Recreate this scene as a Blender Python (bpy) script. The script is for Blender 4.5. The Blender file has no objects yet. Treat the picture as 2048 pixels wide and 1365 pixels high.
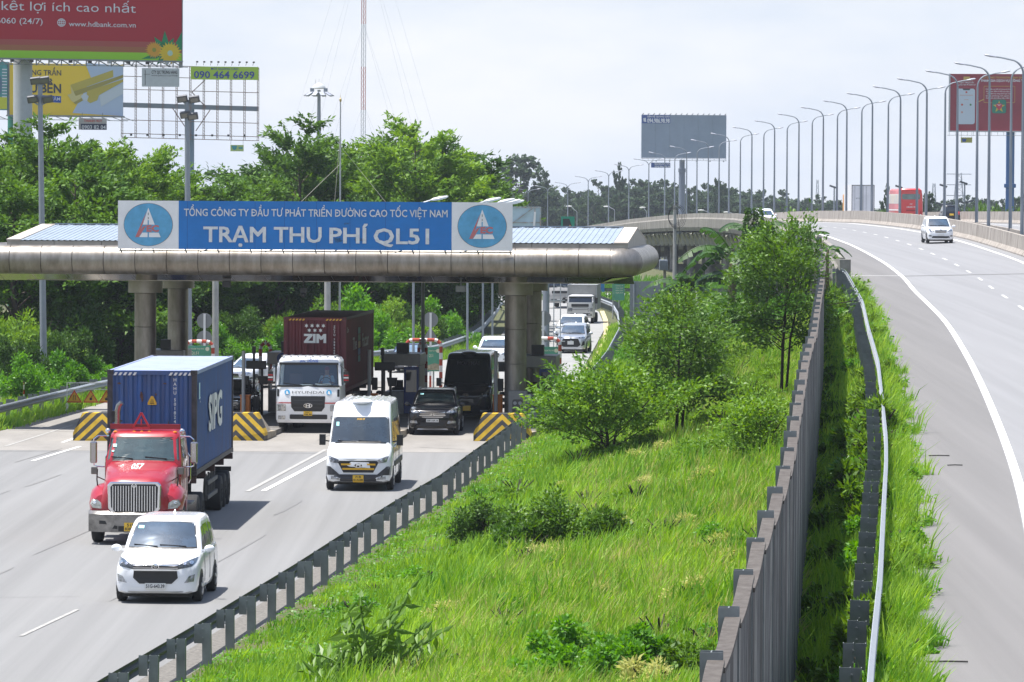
import bpy, bmesh, math, random
import numpy as np
from mathutils import Vector, Matrix
R = math.radians
SC = bpy.context.scene
COL = SC.collection
random.seed(7)

# ------------------------------------------------------------ camera
FPX = 9500.0; CAMH = 9.1; PITCH = math.atan((682.5-392)/FPX); ROLL = R(0.3)
Fw = Vector((0, math.cos(PITCH), -math.sin(PITCH)))
U0 = Vector((0, math.sin(PITCH), math.cos(PITCH))); R0 = Vector((1, 0, 0))
Rr = R0*math.cos(ROLL) + U0*math.sin(ROLL); Ur = U0*math.cos(ROLL) - R0*math.sin(ROLL)
cam_d = bpy.data.cameras.new('camera'); cam = bpy.data.objects.new('camera', cam_d); COL.objects.link(cam)
cam_d.sensor_width = 36; cam_d.lens = FPX/2048*36; cam_d.clip_start = 1; cam_d.clip_end = 9000
cam.matrix_world = Matrix(((Rr.x, Ur.x, -Fw.x, 0), (Rr.y, Ur.y, -Fw.y, 0), (Rr.z, Ur.z, -Fw.z, CAMH), (0, 0, 0, 1)))
SC.camera = cam

# ------------------------------------------------------------ sun, sky, exposure
SUNV = Vector((-.26, .01, 1)).normalized()
sl = bpy.data.lights.new('sun', 'SUN'); sl.energy = 5.0; sl.angle = R(.5); sl.color = (1, .96, .9)
so = bpy.data.objects.new('sun', sl); COL.objects.link(so); so.rotation_euler = SUNV.to_track_quat('Z', 'Y').to_euler()
so.location = (0, 60, 60)
W = bpy.data.worlds.new('World'); SC.world = W; W.use_nodes = True
nt = W.node_tree; nt.nodes.clear()
def N(nt, t, **k):
    n = nt.nodes.new(t)
    for a, b in k.items():
        if a.startswith('i_'): n.inputs[a[2:].replace('_', ' ')].default_value = b
        else: setattr(n, a, b)
    return n
out = N(nt, 'ShaderNodeOutputWorld'); bg = N(nt, 'ShaderNodeBackground'); bg.inputs[1].default_value = .116
sky = N(nt, 'ShaderNodeTexSky', sky_type='NISHITA', sun_disc=False)
sky.sun_elevation = math.asin(SUNV.z); sky.sun_rotation = math.atan2(SUNV.x, SUNV.y)
sky.dust_density = 1.5; sky.air_density = 1.0
tc = N(nt, 'ShaderNodeTexCoord'); mp = N(nt, 'ShaderNodeMapping'); mp.inputs['Scale'].default_value = (9, 9, 26)
no = N(nt, 'ShaderNodeTexNoise'); no.inputs['Scale'].default_value = 1.3; no.inputs['Detail'].default_value = 6; no.inputs['Roughness'].default_value = .55
cr = N(nt, 'ShaderNodeValToRGB'); cr.color_ramp.elements[0].position = .38; cr.color_ramp.elements[1].position = .68
cr.color_ramp.elements[0].color = (4.0, 4.35, 4.95, 1); cr.color_ramp.elements[1].color = (5.25, 5.25, 5.3, 1)
mx = N(nt, 'ShaderNodeMix', data_type='RGBA')
L = nt.links.new
L(tc.outputs['Generated'], mp.inputs[0]); L(mp.outputs[0], no.inputs['Vector']); L(no.outputs['Fac'], cr.inputs[0]); L(cr.outputs[0], mx.inputs['B'])
# cloud cover: closed near the horizon, broken higher up
sx_ = N(nt, 'ShaderNodeSeparateXYZ'); L(tc.outputs['Generated'], sx_.inputs[0]); hz_ = N(nt, 'ShaderNodeMapRange'); hz_.inputs['From Min'].default_value = .12; hz_.inputs['From Max'].default_value = .36; L(sx_.outputs[2], hz_.inputs['Value'])
n2_ = N(nt, 'ShaderNodeTexNoise'); n2_.inputs['Scale'].default_value = 2.6; n2_.inputs['Detail'].default_value = 7; L(tc.outputs['Generated'], n2_.inputs['Vector']); c2_ = N(nt, 'ShaderNodeMapRange'); c2_.inputs['From Min'].default_value = .54; c2_.inputs['From Max'].default_value = .72; L(n2_.outputs['Fac'], c2_.inputs['Value'])
mf_ = N(nt, 'ShaderNodeMix'); mf_.inputs['A'].default_value = .93; L(hz_.outputs[0], mf_.inputs['Factor']); L(c2_.outputs[0], mf_.inputs['B']); L(mf_.outputs[0], mx.inputs['Factor']); L(sky.outputs[0], mx.inputs['A']); L(mx.outputs['Result'], bg.inputs[0]); L(bg.outputs[0], out.inputs[0])
VS = SC.view_settings; VS.view_transform = 'Standard'; VS.look = 'None'; VS.exposure = .80; VS.gamma = 1; VS.use_curve_mapping = False
try:
    SC.cycles.max_bounces = 7; SC.cycles.transparent_max_bounces = 8; SC.cycles.volume_bounces = 0
    SC.cycles.use_denoising = True; SC.cycles.caustics_reflective = False; SC.cycles.caustics_refractive = False
except Exception: pass

# ------------------------------------------------------------ picture measurements -> places in the world
def ray(x, y): return Fw + Rr*((x-1024)/FPX) + Ur*((682.5-y)/FPX)
def pxz(x, y, z=0.0):
    d = ray(x, y); t = (z-CAMH)/d.z; return Vector((d.x*t, d.y*t, z))
def pxY(x, y, Y):
    d = ray(x, y); t = Y/d.y; return Vector((d.x*t, Y, CAMH + d.z*t))
def pxf(x, y, zf):
    Y = 150
    for i in range(60):
        d = ray(x, y); t = (zf(Y)-CAMH)/d.z; Yn = max(20, min(1500, d.y*t)); Y = .6*Y + .4*Yn
    return pxY(x, y, Y)

# ------------------------------------------------------------ materials
MATS = {}
def mat(name, col, rough=.6, metal=0, var=0, vscale=3, emit=None, spec=.5, bump=0, bscale=20, coat=0, stretch=None, col2=None, island=0, alpha=None):
    if name in MATS: return MATS[name]
    m = bpy.data.materials.new(name); m.use_nodes = True; nt = m.node_tree; b = nt.nodes['Principled BSDF']
    b.inputs['Base Color'].default_value = (*col, 1); b.inputs['Roughness'].default_value = rough; b.inputs['Metallic'].default_value = metal
    b.inputs['Specular IOR Level'].default_value = spec
    if coat: b.inputs['Coat Weight'].default_value = coat; b.inputs['Coat Roughness'].default_value = .05
    L = nt.links.new
    if emit: b.inputs['Emission Color'].default_value = (*col, 1); b.inputs['Emission Strength'].default_value = emit
    if var or bump:
        t = N(nt, 'ShaderNodeTexCoord'); mp = N(nt, 'ShaderNodeMapping')
        if stretch: mp.inputs['Scale'].default_value = stretch
        g = N(nt, 'ShaderNodeNewGeometry')
        L(g.outputs['Position'], mp.inputs[0])
    if var:
        n = N(nt, 'ShaderNodeTexNoise'); n.inputs['Scale'].default_value = vscale; n.inputs['Detail'].default_value = 8; n.inputs['Roughness'].default_value = .65
        L(mp.outputs[0], n.inputs['Vector'])
        mr = N(nt, 'ShaderNodeMapRange'); mr.inputs['From Min'].default_value = .3; mr.inputs['From Max'].default_value = .7
        L(n.outputs['Fac'], mr.inputs['Value'])
        mxx = N(nt, 'ShaderNodeMix', data_type='RGBA'); c2 = col2 or tuple(c*(1-var) for c in col); c1 = col if col2 else tuple(min(1, c*(1+var*.6)) for c in col)
        mxx.inputs['A'].default_value = (*c1, 1); mxx.inputs['B'].default_value = (*c2, 1)
        L(mr.outputs[0], mxx.inputs['Factor']); L(mxx.outputs['Result'], b.inputs['Base Color'])
        src = mxx.outputs['Result']
    if bump:
        n2 = N(nt, 'ShaderNodeTexNoise'); n2.inputs['Scale'].default_value = bscale; n2.inputs['Detail'].default_value = 5
        L(mp.outputs[0], n2.inputs['Vector']); bp = N(nt, 'ShaderNodeBump'); bp.inputs['Strength'].default_value = bump; bp.inputs['Distance'].default_value = .05
        L(n2.outputs['Fac'], bp.inputs['Height']); L(bp.outputs[0], b.inputs['Normal'])
    MATS[name] = m; return m

def leafmat(name, c1, c2, trans=.35, rough=.45, spec=.4):
    if name in MATS: return MATS[name]
    m = bpy.data.materials.new(name); m.use_nodes = True; nt = m.node_tree; b = nt.nodes['Principled BSDF']; L = nt.links.new
    g = N(nt, 'ShaderNodeNewGeometry'); mx = N(nt, 'ShaderNodeMix', data_type='RGBA')
    mx.inputs['A'].default_value = (*c1, 1); mx.inputs['B'].default_value = (*c2, 1)
    n = N(nt, 'ShaderNodeTexNoise'); n.inputs['Scale'].default_value = .35; n.inputs['Detail'].default_value = 3; L(g.outputs['Position'], n.inputs['Vector'])
    ma = N(nt, 'ShaderNodeMath', operation='MULTIPLY_ADD'); ma.inputs[1].default_value = .55; L(g.outputs['Random Per Island'], ma.inputs[0])
    mr = N(nt, 'ShaderNodeMapRange'); mr.inputs['From Min'].default_value = .35; mr.inputs['From Max'].default_value = .65; mr.inputs['To Max'].default_value = .5; L(n.outputs['Fac'], mr.inputs['Value'])
    L(mr.outputs[0], ma.inputs[2]); L(ma.outputs[0], mx.inputs['Factor']); L(mx.outputs['Result'], b.inputs['Base Color'])
    b.inputs['Roughness'].default_value = rough; b.inputs['Specular IOR Level'].default_value = spec
    tr = N(nt, 'ShaderNodeBsdfTranslucent'); ms = N(nt, 'ShaderNodeMixShader'); ms.inputs[0].default_value = trans
    hs = N(nt, 'ShaderNodeHueSaturation'); hs.inputs['Hue'].default_value = .485; hs.inputs['Saturation'].default_value = 1.1; hs.inputs['Value'].default_value = 1.5; L(mx.outputs['Result'], hs.inputs['Color'])
    L(hs.outputs[0], tr.inputs[0]); o = nt.nodes['Material Output']
    L(b.outputs[0], ms.inputs[1]); L(tr.outputs[0], ms.inputs[2]); L(ms.outputs[0], o.inputs[0])
    MATS[name] = m; return m

# ------------------------------------------------------------ mesh builder
_tc = bpy.data.curves.new('tmp', 'FONT'); _to = bpy.data.objects.new('tmp', _tc)
_TX = {}
HORN = {'Ơ': 'O', 'Ờ': 'Ò', 'Ợ': 'Ọ', 'ơ': 'o', 'ờ': 'ò', 'ợ': 'ọ', 'ớ': 'ó', 'ở': 'ỏ', 'Đ': 'D', 'đ': 'd'}
def text_geo(s, bold=.012):
    k = (s, bold)
    if k in _TX: return _TX[k]
    if any(c in HORN for c in s):      # the horned vowels: plain vowel plus a small hook
        base = ''.join(HORN.get(c, c) for c in s); v, f = text_geo(base, bold); v = list(v); f = list(f)
        for i, c in enumerate(s):
            if c in HORN:
                x = max(a for a, b in text_geo(base[:i+1], bold)[0]); y = .60 if c.isupper() else .42; o = len(v)
                if c in 'Đđ':      # crossed d: plain d plus a short bar
                    xa = x-.60 if c == 'Đ' else x-.26; xb = xa+.32; yb = .33 if c == 'Đ' else .60
                    v += [(xa, yb), (xb, yb), (xb, yb+.075), (xa, yb+.075)]; f += [tuple(range(o, o+4))]; continue
                v += [(x-.10, y), (x-.02, y-.03), (x+.085, y+.10), (x+.085, y+.20), (x+.01, y+.20), (x+.005, y+.11)]; f += [tuple(range(o, o+6))]
        _TX[k] = (v, f); return v, f
    COL.objects.link(_to); _tc.body = s; _tc.offset = bold; _tc.resolution_u = 2; _tc.size = 1
    bpy.context.view_layer.update(); dg = bpy.context.evaluated_depsgraph_get()
    me = bpy.data.meshes.new_from_object(_to.evaluated_get(dg)); COL.objects.unlink(_to)
    v = [(p.co.x, p.co.y) for p in me.vertices]; f = [tuple(p.vertices) for p in me.polygons]
    bpy.data.meshes.remove(me); _TX[k] = (v, f); return v, f

class MB:
    def __init__(s): s.v = []; s.f = []; s.m = []; s.T = Matrix.Identity(4)
    def add(s, vs, fs, m=0):
        o = len(s.v); s.v += [tuple(s.T @ Vector(p)) for p in vs]; s.f += [tuple(o+i for i in f) for f in fs]; s.m += [m]*len(fs); return s
    def poly(s, pts, m=0): return s.add(pts, [tuple(range(len(pts)))], m)
    def hexa(s, b, t, m=0):   # b,t: 4 bottom, 4 top points, ccw seen from above
        return s.add(list(b)+list(t), [(3, 2, 1, 0), (4, 5, 6, 7), (0, 1, 5, 4), (1, 2, 6, 5), (2, 3, 7, 6), (3, 0, 4, 7)], m)
    def box(s, c, d, m=0, rz=0, tap=1.0):
        x, y, z = c; a, b, h = d[0]/2, d[1]/2, d[2]/2; co, si = math.cos(rz), math.sin(rz)
        def p(i, j, k, t=1): return (x+(i*a*co-j*b*si)*t, y+(i*a*si+j*b*co)*t, z+k*h)
        q = [(-1, -1), (1, -1), (1, 1), (-1, 1)]
        return s.hexa([p(i, j, -1) for i, j in q], [p(i, j, 1, tap) for i, j in q], m)
    def bar(s, p0, p1, w, h, m=0, up=(0, 0, 1)):
        p0, p1 = Vector(p0), Vector(p1); d = (p1-p0).normalized(); u = Vector(up)
        if abs(d.dot(u)) > .98: u = Vector((0, 1, 0))
        a = d.cross(u).normalized()*(w/2); b = a.cross(d).normalized()*(h/2)
        q = [(-1, -1), (1, -1), (1, 1), (-1, 1)]
        return s.add([p+a*i+b*j for p in (p0, p1) for i, j in q], [(3, 2, 1, 0), (4, 5, 6, 7), (0, 1, 5, 4), (1, 2, 6, 5), (2, 3, 7, 6), (3, 0, 4, 7)], m)
    def extr(s, pts, d, m=0):
        n = len(pts); pts = [Vector(p) for p in pts]; d = Vector(d)
        return s.add(pts+[p+d for p in pts], [tuple(range(n))[::-1], tuple(range(n, 2*n))]+[(i, (i+1) % n, n+(i+1) % n, n+i) for i in range(n)], m)
    def loft(s, rings, m=0, caps=True, close=True):
        n = len(rings[0]); vs = [p for r in rings for p in r]; fs = []
        for k in range(len(rings)-1):
            for i in range(n if close else n-1):
                j = (i+1) % n; fs.append((k*n+i, k*n+j, (k+1)*n+j, (k+1)*n+i))
        if caps: fs += [tuple(range(n))[::-1], tuple((len(rings)-1)*n+i for i in range(n))]
        return s.add(vs, fs, m)
    def tube(s, pts, r, n=8, m=0, caps=True):
        pts = [Vector(p) for p in pts]; rs = r if isinstance(r, (list, tuple)) else [r]*len(pts); rings = []; pa = None
        for i, p in enumerate(pts):
            d = (pts[min(i+1, len(pts)-1)]-pts[max(i-1, 0)]).normalized()
            if pa is None: pa = d.cross(Vector((0, 0, 1)) if abs(d.z) < .95 else Vector((1, 0, 0))).normalized()
            pa = (pa - d*pa.dot(d)).normalized(); b = d.cross(pa)
            rings.append([p+(pa*math.cos(2*math.pi*k/n)+b*math.sin(2*math.pi*k/n))*rs[i] for k in range(n)])
        return s.loft(rings, m, caps)
    def cyl(s, p0, p1, r0, r1=None, n=12, m=0): return s.tube([p0, p1], [r0, r0 if r1 is None else r1], n, m)
    def ball(s, c, r, nu=10, nv=6, m=0):
        r = r if isinstance(r, (list, tuple)) else (r, r, r); rings = []
        for j in range(nv+1):
            a = math.pi*(j/nv*.98+.01)
            rings.append([(c[0]+r[0]*math.sin(a)*math.cos(2*math.pi*i/nu), c[1]+r[1]*math.sin(a)*math.sin(2*math.pi*i/nu), c[2]-r[2]*math.cos(a)) for i in range(nu)])
        return s.loft(rings, m)
    def text(s, t, M, w=None, h=1.0, m=0, bold=.012, align='c', thick=0, fat=0):
        """lettering in the local XY plane of M; h = cap height in metres, w = full width"""
        v, f = text_geo(t, bold); xs = [a for a, b in v]; x0, x1 = min(xs), max(xs); k = h/.729
        kx = (w/(x1-x0)) if w else k; ox = {'c': (x0+x1)/2, 'l': x0, 'r': x1}[align]
        if fat:   # heavier strokes: the same letters laid again a little to each side
            for q, (dx, dy) in enumerate([(-1, -1), (1, -1), (-1, 1), (1, 1), (0, 0)]): s.add([M @ Vector(((a-ox+dx*fat)*kx, (b+dy*fat)*k, thick+q*.0012)) for a, b in v], f, m)
            return s
        return s.add([M @ Vector(((a-ox)*kx, b*k, thick)) for a, b in v], f, m)
    def obj(s, name, mats, parent=None, smooth=False, bevel=0, loc=None):
        me = bpy.data.meshes.new(name); me.from_pydata(s.v, [], s.f); me.update()
        mats = mats if isinstance(mats, (list, tuple)) else [mats]
        for q in mats: me.materials.append(q)
        me.polygons.foreach_set('material_index', s.m)
        bm = bmesh.new(); bm.from_mesh(me); bmesh.ops.recalc_face_normals(bm, faces=bm.faces); bm.to_mesh(me); bm.free()
        o = bpy.data.objects.new(name, me); COL.objects.link(o)
        if parent: o.parent = parent
        if loc: o.location = loc
        if bevel:
            b = o.modifiers.new('b', 'BEVEL'); b.width = bevel; b.segments = 2; b.limit_method = 'ANGLE'; b.angle_limit = R(35)
        if smooth:
            for p in me.polygons: p.use_smooth = True
            try: me.set_sharp_from_angle(angle=R(38))
            except Exception: pass
        return o

def tag(o, label=None, cat=None, group=None, kind=None):
    if label: o['label'] = label
    if cat: o['category'] = cat
    if group: o['group'] = group
    if kind: o['kind'] = kind
    return o
def thing(name, label, cat, loc=(0, 0, 0), rz=0, group=None):
    o = bpy.data.objects.new(name, None); COL.objects.link(o); o.location = loc; o.rotation_euler = (0, 0, rz); o.empty_display_size = .3
    return tag(o, label, cat, group)
def kids(o): return [c for c in o.children]
def copy_tree(o, parent=None):
    c = o.copy(); COL.objects.link(c)
    if parent: c.parent = parent
    for ch in kids(o): copy_tree(ch, c)
    return c
def dup(o, loc, rz=0, label=None, group=None, sc=None):
    c = copy_tree(o); c.location = loc; c.rotation_euler = (0, 0, rz)
    if sc: c.scale = (sc, sc, sc) if not isinstance(sc, tuple) else sc
    if label: c['label'] = label
    if group: c['group'] = group
    return c
def npmesh(name, V, Fq, mats, parent=None, k=4, mi=None):
    me = bpy.data.meshes.new(name); nv, nf = len(V), len(Fq)
    me.vertices.add(nv); me.vertices.foreach_set('co', np.asarray(V, np.float32).ravel())
    me.loops.add(nf*k); me.loops.foreach_set('vertex_index', np.asarray(Fq, np.int32).ravel())
    me.polygons.add(nf); me.polygons.foreach_set('loop_start', np.arange(0, nf*k, k, dtype=np.int32)); me.polygons.foreach_set('loop_total', np.full(nf, k, np.int32))
    for q in (mats if isinstance(mats, (list, tuple)) else [mats]): me.materials.append(q)
    if mi is not None: me.polygons.foreach_set('material_index', np.asarray(mi, np.int32))
    me.update(calc_edges=True)
    o = bpy.data.objects.new(name, me); COL.objects.link(o)
    if parent: o.parent = parent
    return o
def interp(x, xs, ys): return float(np.interp(x, xs, ys))

# palette
asphalt = mat('asphalt', (.188, .188, .187), .85, var=.15, vscale=1.0, bump=.2, bscale=60, stretch=(1.6, .012, 1))
asphalt2 = mat('highway_asphalt', (.205, .207, .215), .85, var=.12, vscale=.9, bump=.15, bscale=60, stretch=(1.6, .01, 1))
shoulder_m = mat('shoulder_asphalt', (.152, .148, .147), .85, var=.14, vscale=.9, bump=.15, bscale=60, stretch=(1.6, .014, 1))
concrete_road = mat('concrete_pavement', (.235, .222, .205), .85, var=.22, vscale=.5, stretch=(1, .3, 1))
conc = mat('concrete', (.30, .285, .26), .85, var=.5, vscale=1.6, col2=(.16, .15, .135), bump=.3, bscale=6)
barrier_m = mat('stained_barrier_concrete', (.46, .42, .38), .85, var=.6, vscale=1.0, col2=(.13, .11, .09), stretch=(2.6, 2.6, .3), bump=.2, bscale=9)
paint = mat('road_paint', (.72, .72, .70), .7, var=.2, vscale=6)
paint_old = mat('worn_road_paint', (.33, .325, .31), .8, var=.35, vscale=4)
yellow_road = mat('faded_yellow_paint', (.50, .42, .24), .8, var=.25, vscale=3)
galv = mat('galvanised_steel', (.42, .44, .46), .45, .6, var=.15, vscale=4)
galvd = mat('weathered_galvanised_steel', (.20, .22, .225), .6, .3, var=.25, vscale=2.5)
galvl = mat('bright_galvanised_rail', (.36, .39, .42), .5, .4, var=.12, vscale=5)
postgrey = mat('pole_grey_paint', (.26, .29, .33), .5, .3, var=.12, vscale=2)
steel = mat('brushed_steel_cladding', (.35, .325, .295), .44, .75, var=.45, vscale=1.8, col2=(.17, .15, .125), stretch=(1.6, 1, .45))
steel_dk = mat('dull_steel_cladding', (.36, .34, .31), .45, .6, var=.2, vscale=2)
black = mat('black_plastic', (.012, .012, .013), .45)
rubber = mat('tyre_rubber', (.02, .02, .021), .8)
chrome = mat('chrome', (.75, .76, .78), .12, 1)
glass_d = mat('dark_window_glass', (.012, .018, .022), .06, spec=.9, coat=.6)
white_p = mat('white_paint', (.78, .79, .81), .28, coat=.5)
white_m = mat('white_matt', (.75, .75, .74), .6)
darkm = mat('dark_underbody', (.02, .02, .02), .8)
rimm = mat('wheel_rim_alloy', (.55, .56, .58), .3, .8)
A0 = R(4.1)
# ------------------------------------------------------------ reference curves of the two roads
ZL = ([20, 67, 114, 133, 154, 180, 213, 271, 298, 328, 358, 388, 418, 448, 478, 508, 538, 568, 598, 628, 658, 688, 718, 748, 778, 808, 838, 868, 898, 928],
      [1.7, 2.3, 3.0, 3.35, 3.75, 4.15, 4.6, 5.25, 5.55, 5.9, 6.15, 6.3, 6.35, 6.4, 6.3, 6.2, 6.0, 5.7, 5.35, 4.95, 4.45, 3.85, 3.25, 2.5, 1.8, .95, .1, -.9, -1.5, -2])
def zl(Y): return interp(Y, *ZL)
MEDX = [32.7, 33.6, 34.2, 34.5, 34.8, 34.6, 34.3, 33.9, 33.1, 32, 30.8, 29.3, 27.8, 25.9, 23.7, 21.4, 19, 16.3, 13.3, 10.05, 6.6, 3]
MEDY = [298+30*k for k in range(22)]
lp = [pxf(x, y, zl) for x, y in [(2047, 994), (2030, 932), (2006, 871), (1973, 789), (1932, 707), (1891, 641), (1853, 605), (1828, 583), (1811, 558), (1788, 540), (1768, 525), (1744, 512), (1717, 497)]]
nearL = sorted((p.y, p.x) for p in lp)
y0, x0 = nearL[0]
nearL = [(20, x0-(y0-20)*.088), (y0-30, x0-30*.0925)] + nearL
farL = []
for k in range(22):
    a, b = max(0, k-1), min(21, k+1); th = math.atan2(MEDX[b]-MEDX[a], MEDY[b]-MEDY[a]); farL.append((MEDY[k]+10.4*math.sin(th), MEDX[k]-10.4*math.cos(th)))
farL = [q for q in farL if q[0] > nearL[-1][0]+12]
cy = [q[0] for q in nearL+farL]; cx = [q[1] for q in nearL+farL]
YS = np.arange(24, 905, 5.0); XS = np.interp(YS, cy, cx)
for _ in range(5): XS[1:-1] = (XS[:-2]+2*XS[1:-1]+XS[2:])/4
TH = np.arctan2(np.gradient(XS), 5.0)
def line_at(Y, off=0, dz=0):
    x = float(np.interp(Y, YS, XS)); th = float(np.interp(Y, YS, TH))
    se = interp(Y, [170, 280], [0, .3]) * max(0, min(off, 9))/8.4
    return Vector((x+off*math.cos(th), Y-off*math.sin(th), zl(Y)+se+dz))
def th_at(Y): return float(np.interp(Y, YS, TH))
rail_px = [(1735, 1365), (1745, 1260), (1757, 1150), (1765, 1000), (1770, 920), (1770, 870), (1766, 830), (1755, 720), (1735, 650), (1724, 600), (1690, 540)]
rp = sorted((p.y, p.x) for p in [pxf(x, y, lambda Y: zl(Y)+.75) for x, y in rail_px])
rp = [(25, rp[0][1]-(rp[0][0]-25)*.08)] + rp
def XR(Y): return interp(Y, [q[0] for q in rp], [q[1] for q in rp])
def XW(Y): return interp(Y, [25, 41.7, 52, 59.7, 65, 69.4, 103, 114, 135, 160, 200, 235, 300], [.45, 1.81, 2.67, 3.3, 3.75, 4.07, 6.4, 7.25, 8.7, 10.45, 13.0, 15.2, 19])
def TW(Y): return 5.12+(Y-45)*.0115
g_px = [(200, 1361), (375, 1260), (470, 1202), (589, 1130), (717, 1048), (794, 1000), (878, 952), (946, 903), (989, 873), (1043, 832)]
gp = sorted((p.y, p.x) for p in [pxz(x, y, .76) for x, y in g_px])
gp = [(40, gp[0][1]-(gp[0][0]-40)*.078)] + gp
back_rail = [(pxz(x, y, .75)) for x, y in [(1182, 742), (1215, 702), (1240, 655), (1236, 625), (1225, 607), (1195, 592)]]
gp2 = gp + [(p.y, p.x) for p in back_rail]
def XG(Y): return interp(Y, [q[0] for q in gp2], [q[1] for q in gp2])
lrail = [(-26.0, 120), (-22.2, 160), (-20.1, 186), (-18.3, 211), (-16.3, 227), (-12.0, 242), (-7.3, 254), (-4.2, 264), (-2.6, 285), (-1.9, 305), (-1.1, 350), (-.8, 378), (-2.4, 405), (-6, 430)]
def XL(Y): return interp(Y, [q[1] for q in lrail], [q[0] for q in lrail])

# ------------------------------------------------------------ ground, roads
def sheet(name, rows, mats, mi=None, kind='structure', smooth=True):
    b = MB(); n = len(rows[0]); vs = [p for r in rows for p in r]; fs = []; ms = []
    for k in range(len(rows)-1):
        for i in range(n-1):
            fs.append((k*n+i, k*n+i+1, (k+1)*n+i+1, (k+1)*n+i)); ms.append(mi[i] if mi else 0)
    b.v = [tuple(p) for p in vs]; b.f = fs; b.m = ms
    o = b.obj(name, mats, smooth=smooth)
    for p in o.data.polygons:
        if p.normal.z < 0: p.flip()
    return tag(o, kind=kind)
soil = mat('grassy_soil', (.055, .085, .02), .95, var=.6, vscale=.8, col2=(.09, .075, .035))
rows = []
for Y in [-60, 0, 60, 200, 400, 650, 800, 950, 1300, 2500, 6000]:
    z = interp(Y, [650, 950], [-.06, -4.5]); rows.append([(X, Y, z) for X in (-2500, -600, -150, -40, 0, 40, 150, 600, 2500)])
sheet('ground', rows, soil)
# lower road
ys = [30, 60, 90, 120, 150, 168]
sheet('asphalt_road', [[(XL(Y)-1.0 if Y > 110 else -22, Y, 0), (XG(Y)+.1, Y, 0)] for Y in ys], asphalt)
ys = [168, 176, 184, 192, 200, 208, 216, 224, 232]
sheet('toll_plaza_pavement', [[(XL(Y)+.9, Y, .004), (XG(Y)-.1, Y, .004)] for Y in ys], concrete_road)
ys = [232]+list(range(236, 470, 6))
def XG2(Y): return interp(Y, [232, 330, 375, 401, 425, 470], [XG(232), XG(330), XG(375), 6.9, 1, -8])
sheet('curved_road', [[(XL(Y)+1.1 if Y < 400 else XL(Y)-8, Y, 0), (XG2(Y)-.9, Y, 0)] for Y in ys], mat('pale_asphalt', (.26, .26, .255), .85, var=.12, vscale=.3))
sheet('cross_road', [[(-60, 436, .008), (40, 436, .008)], [(-60, 446, .008), (40, 446, .008)]], MATS['pale_asphalt'])
# verge of pebbly dirt beside the guard rail
sheet('dirt_shoulder', [[(XG(Y)-.55, Y, .012), (XG(Y)+.5, Y, .03)] for Y in range(40, 196, 4)], mat('pebbly_dirt', (.16, .15, .135), .95, var=.5, vscale=11, bump=.6, bscale=25))

# embankment between the roads
rows = []
def slope_z(Y, t):
    zt = zl(Y)-1.15
    return .03 + (zt-.03)*(t**1.5*.75+t*.25) + .10*math.sin(Y*.31+t*6)*t*(1-t)*2
for Y in range(30, 262, 3):
    xg = XG(Y)+.28; xw = XW(Y); r = []
    fade = interp(Y, [240, 262], [1, .0])
    for i in range(9):
        t = i/8; r.append((xg+(xw-xg)*t, Y, slope_z(Y, t)*fade+.02))
    xr = XR(Y) if Y < 239 else line_at(Y, -2.95).x
    r += [(xw+.5, Y, (zl(Y)-1.0)*fade), (xr-.25, Y, (zl(Y)-.35)*fade), (xr+.1, Y, (zl(Y)-.12)*fade), (line_at(Y, 0).x, Y, (zl(Y)-.35)*fade), (line_at(Y, 24).x, Y, (zl(Y)-.35)*fade), (line_at(Y, 60).x, Y, -.05)]
    rows.append(r)
sheet('embankment', rows, soil)
def slope_ground(X, Y):
    xg, xw = XG(Y)+.28, XW(Y)
    if X < xg: return .02
    if X < xw: return slope_z(Y, (X-xg)/(xw-xg))*interp(Y, [240, 262], [1, 0])+.02
    xr = XR(Y) if Y < 239 else line_at(Y, -2.95).x
    return interp(X, [xw, xw+.5, xr-.25, xr+.1, xr+.9], [zl(Y)-1.15, zl(Y)-1.0, zl(Y)-.35, zl(Y)-.12, zl(Y)])

# highway decks
def edge_off(Y): return -2.9 if Y > 235 else (XR(Y)+.35-line_at(Y).x)
hy = list(range(25, 240, 5))+list(range(240, 900, 6))
sheet('highway', [[line_at(Y, edge_off(Y)+(.0)), line_at(Y, -.12), line_at(Y, .3), line_at(Y, 3.75), line_at(Y, 8.35)] for Y in hy], [asphalt2, shoulder_m], mi=[1, 0, 0, 0])
sheet('opposite_carriageway', [[line_at(Y, 11.6), line_at(Y, 17), line_at(Y, 23.2)] for Y in hy], asphalt2)
mk = MB()
def strip(f0, f1, ysq, m=0):
    for a, b in zip(ysq[:-1], ysq[1:]): mk.poly([line_at(a, f0, .006), line_at(a, f1, .006), line_at(b, f1, .006), line_at(b, f0, .006)], m)
strip(-.1, .1, hy); strip(7.45, 7.65, hy); strip(12.2, 12.35, hy); strip(20.2, 20.4, hy)
dash_rows = [605, 583, 556, 540, 525, 512, 502, 493, 484, 477, 471, 466, 462]
Y = 40.0
dy = [pxf(x, y, zl).y for x, y in [(2020, 605), (1899, 525), (1819, 493)]]
per = 13.3
Y = dy[1] - per*15
while Y < 880:
    if Y > 26: mk.poly([line_at(Y, 3.69, .006), line_at(Y, 3.82, .006), line_at(Y+4.5, 3.82, .006), line_at(Y+4.5, 3.69, .006)], 1); mk.poly([line_at(Y, 15.9, .006), line_at(Y, 16.05, .006), line_at(Y+4.5, 16.05, .006), line_at(Y+4.5, 15.9, .006)])
    Y += per
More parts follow.
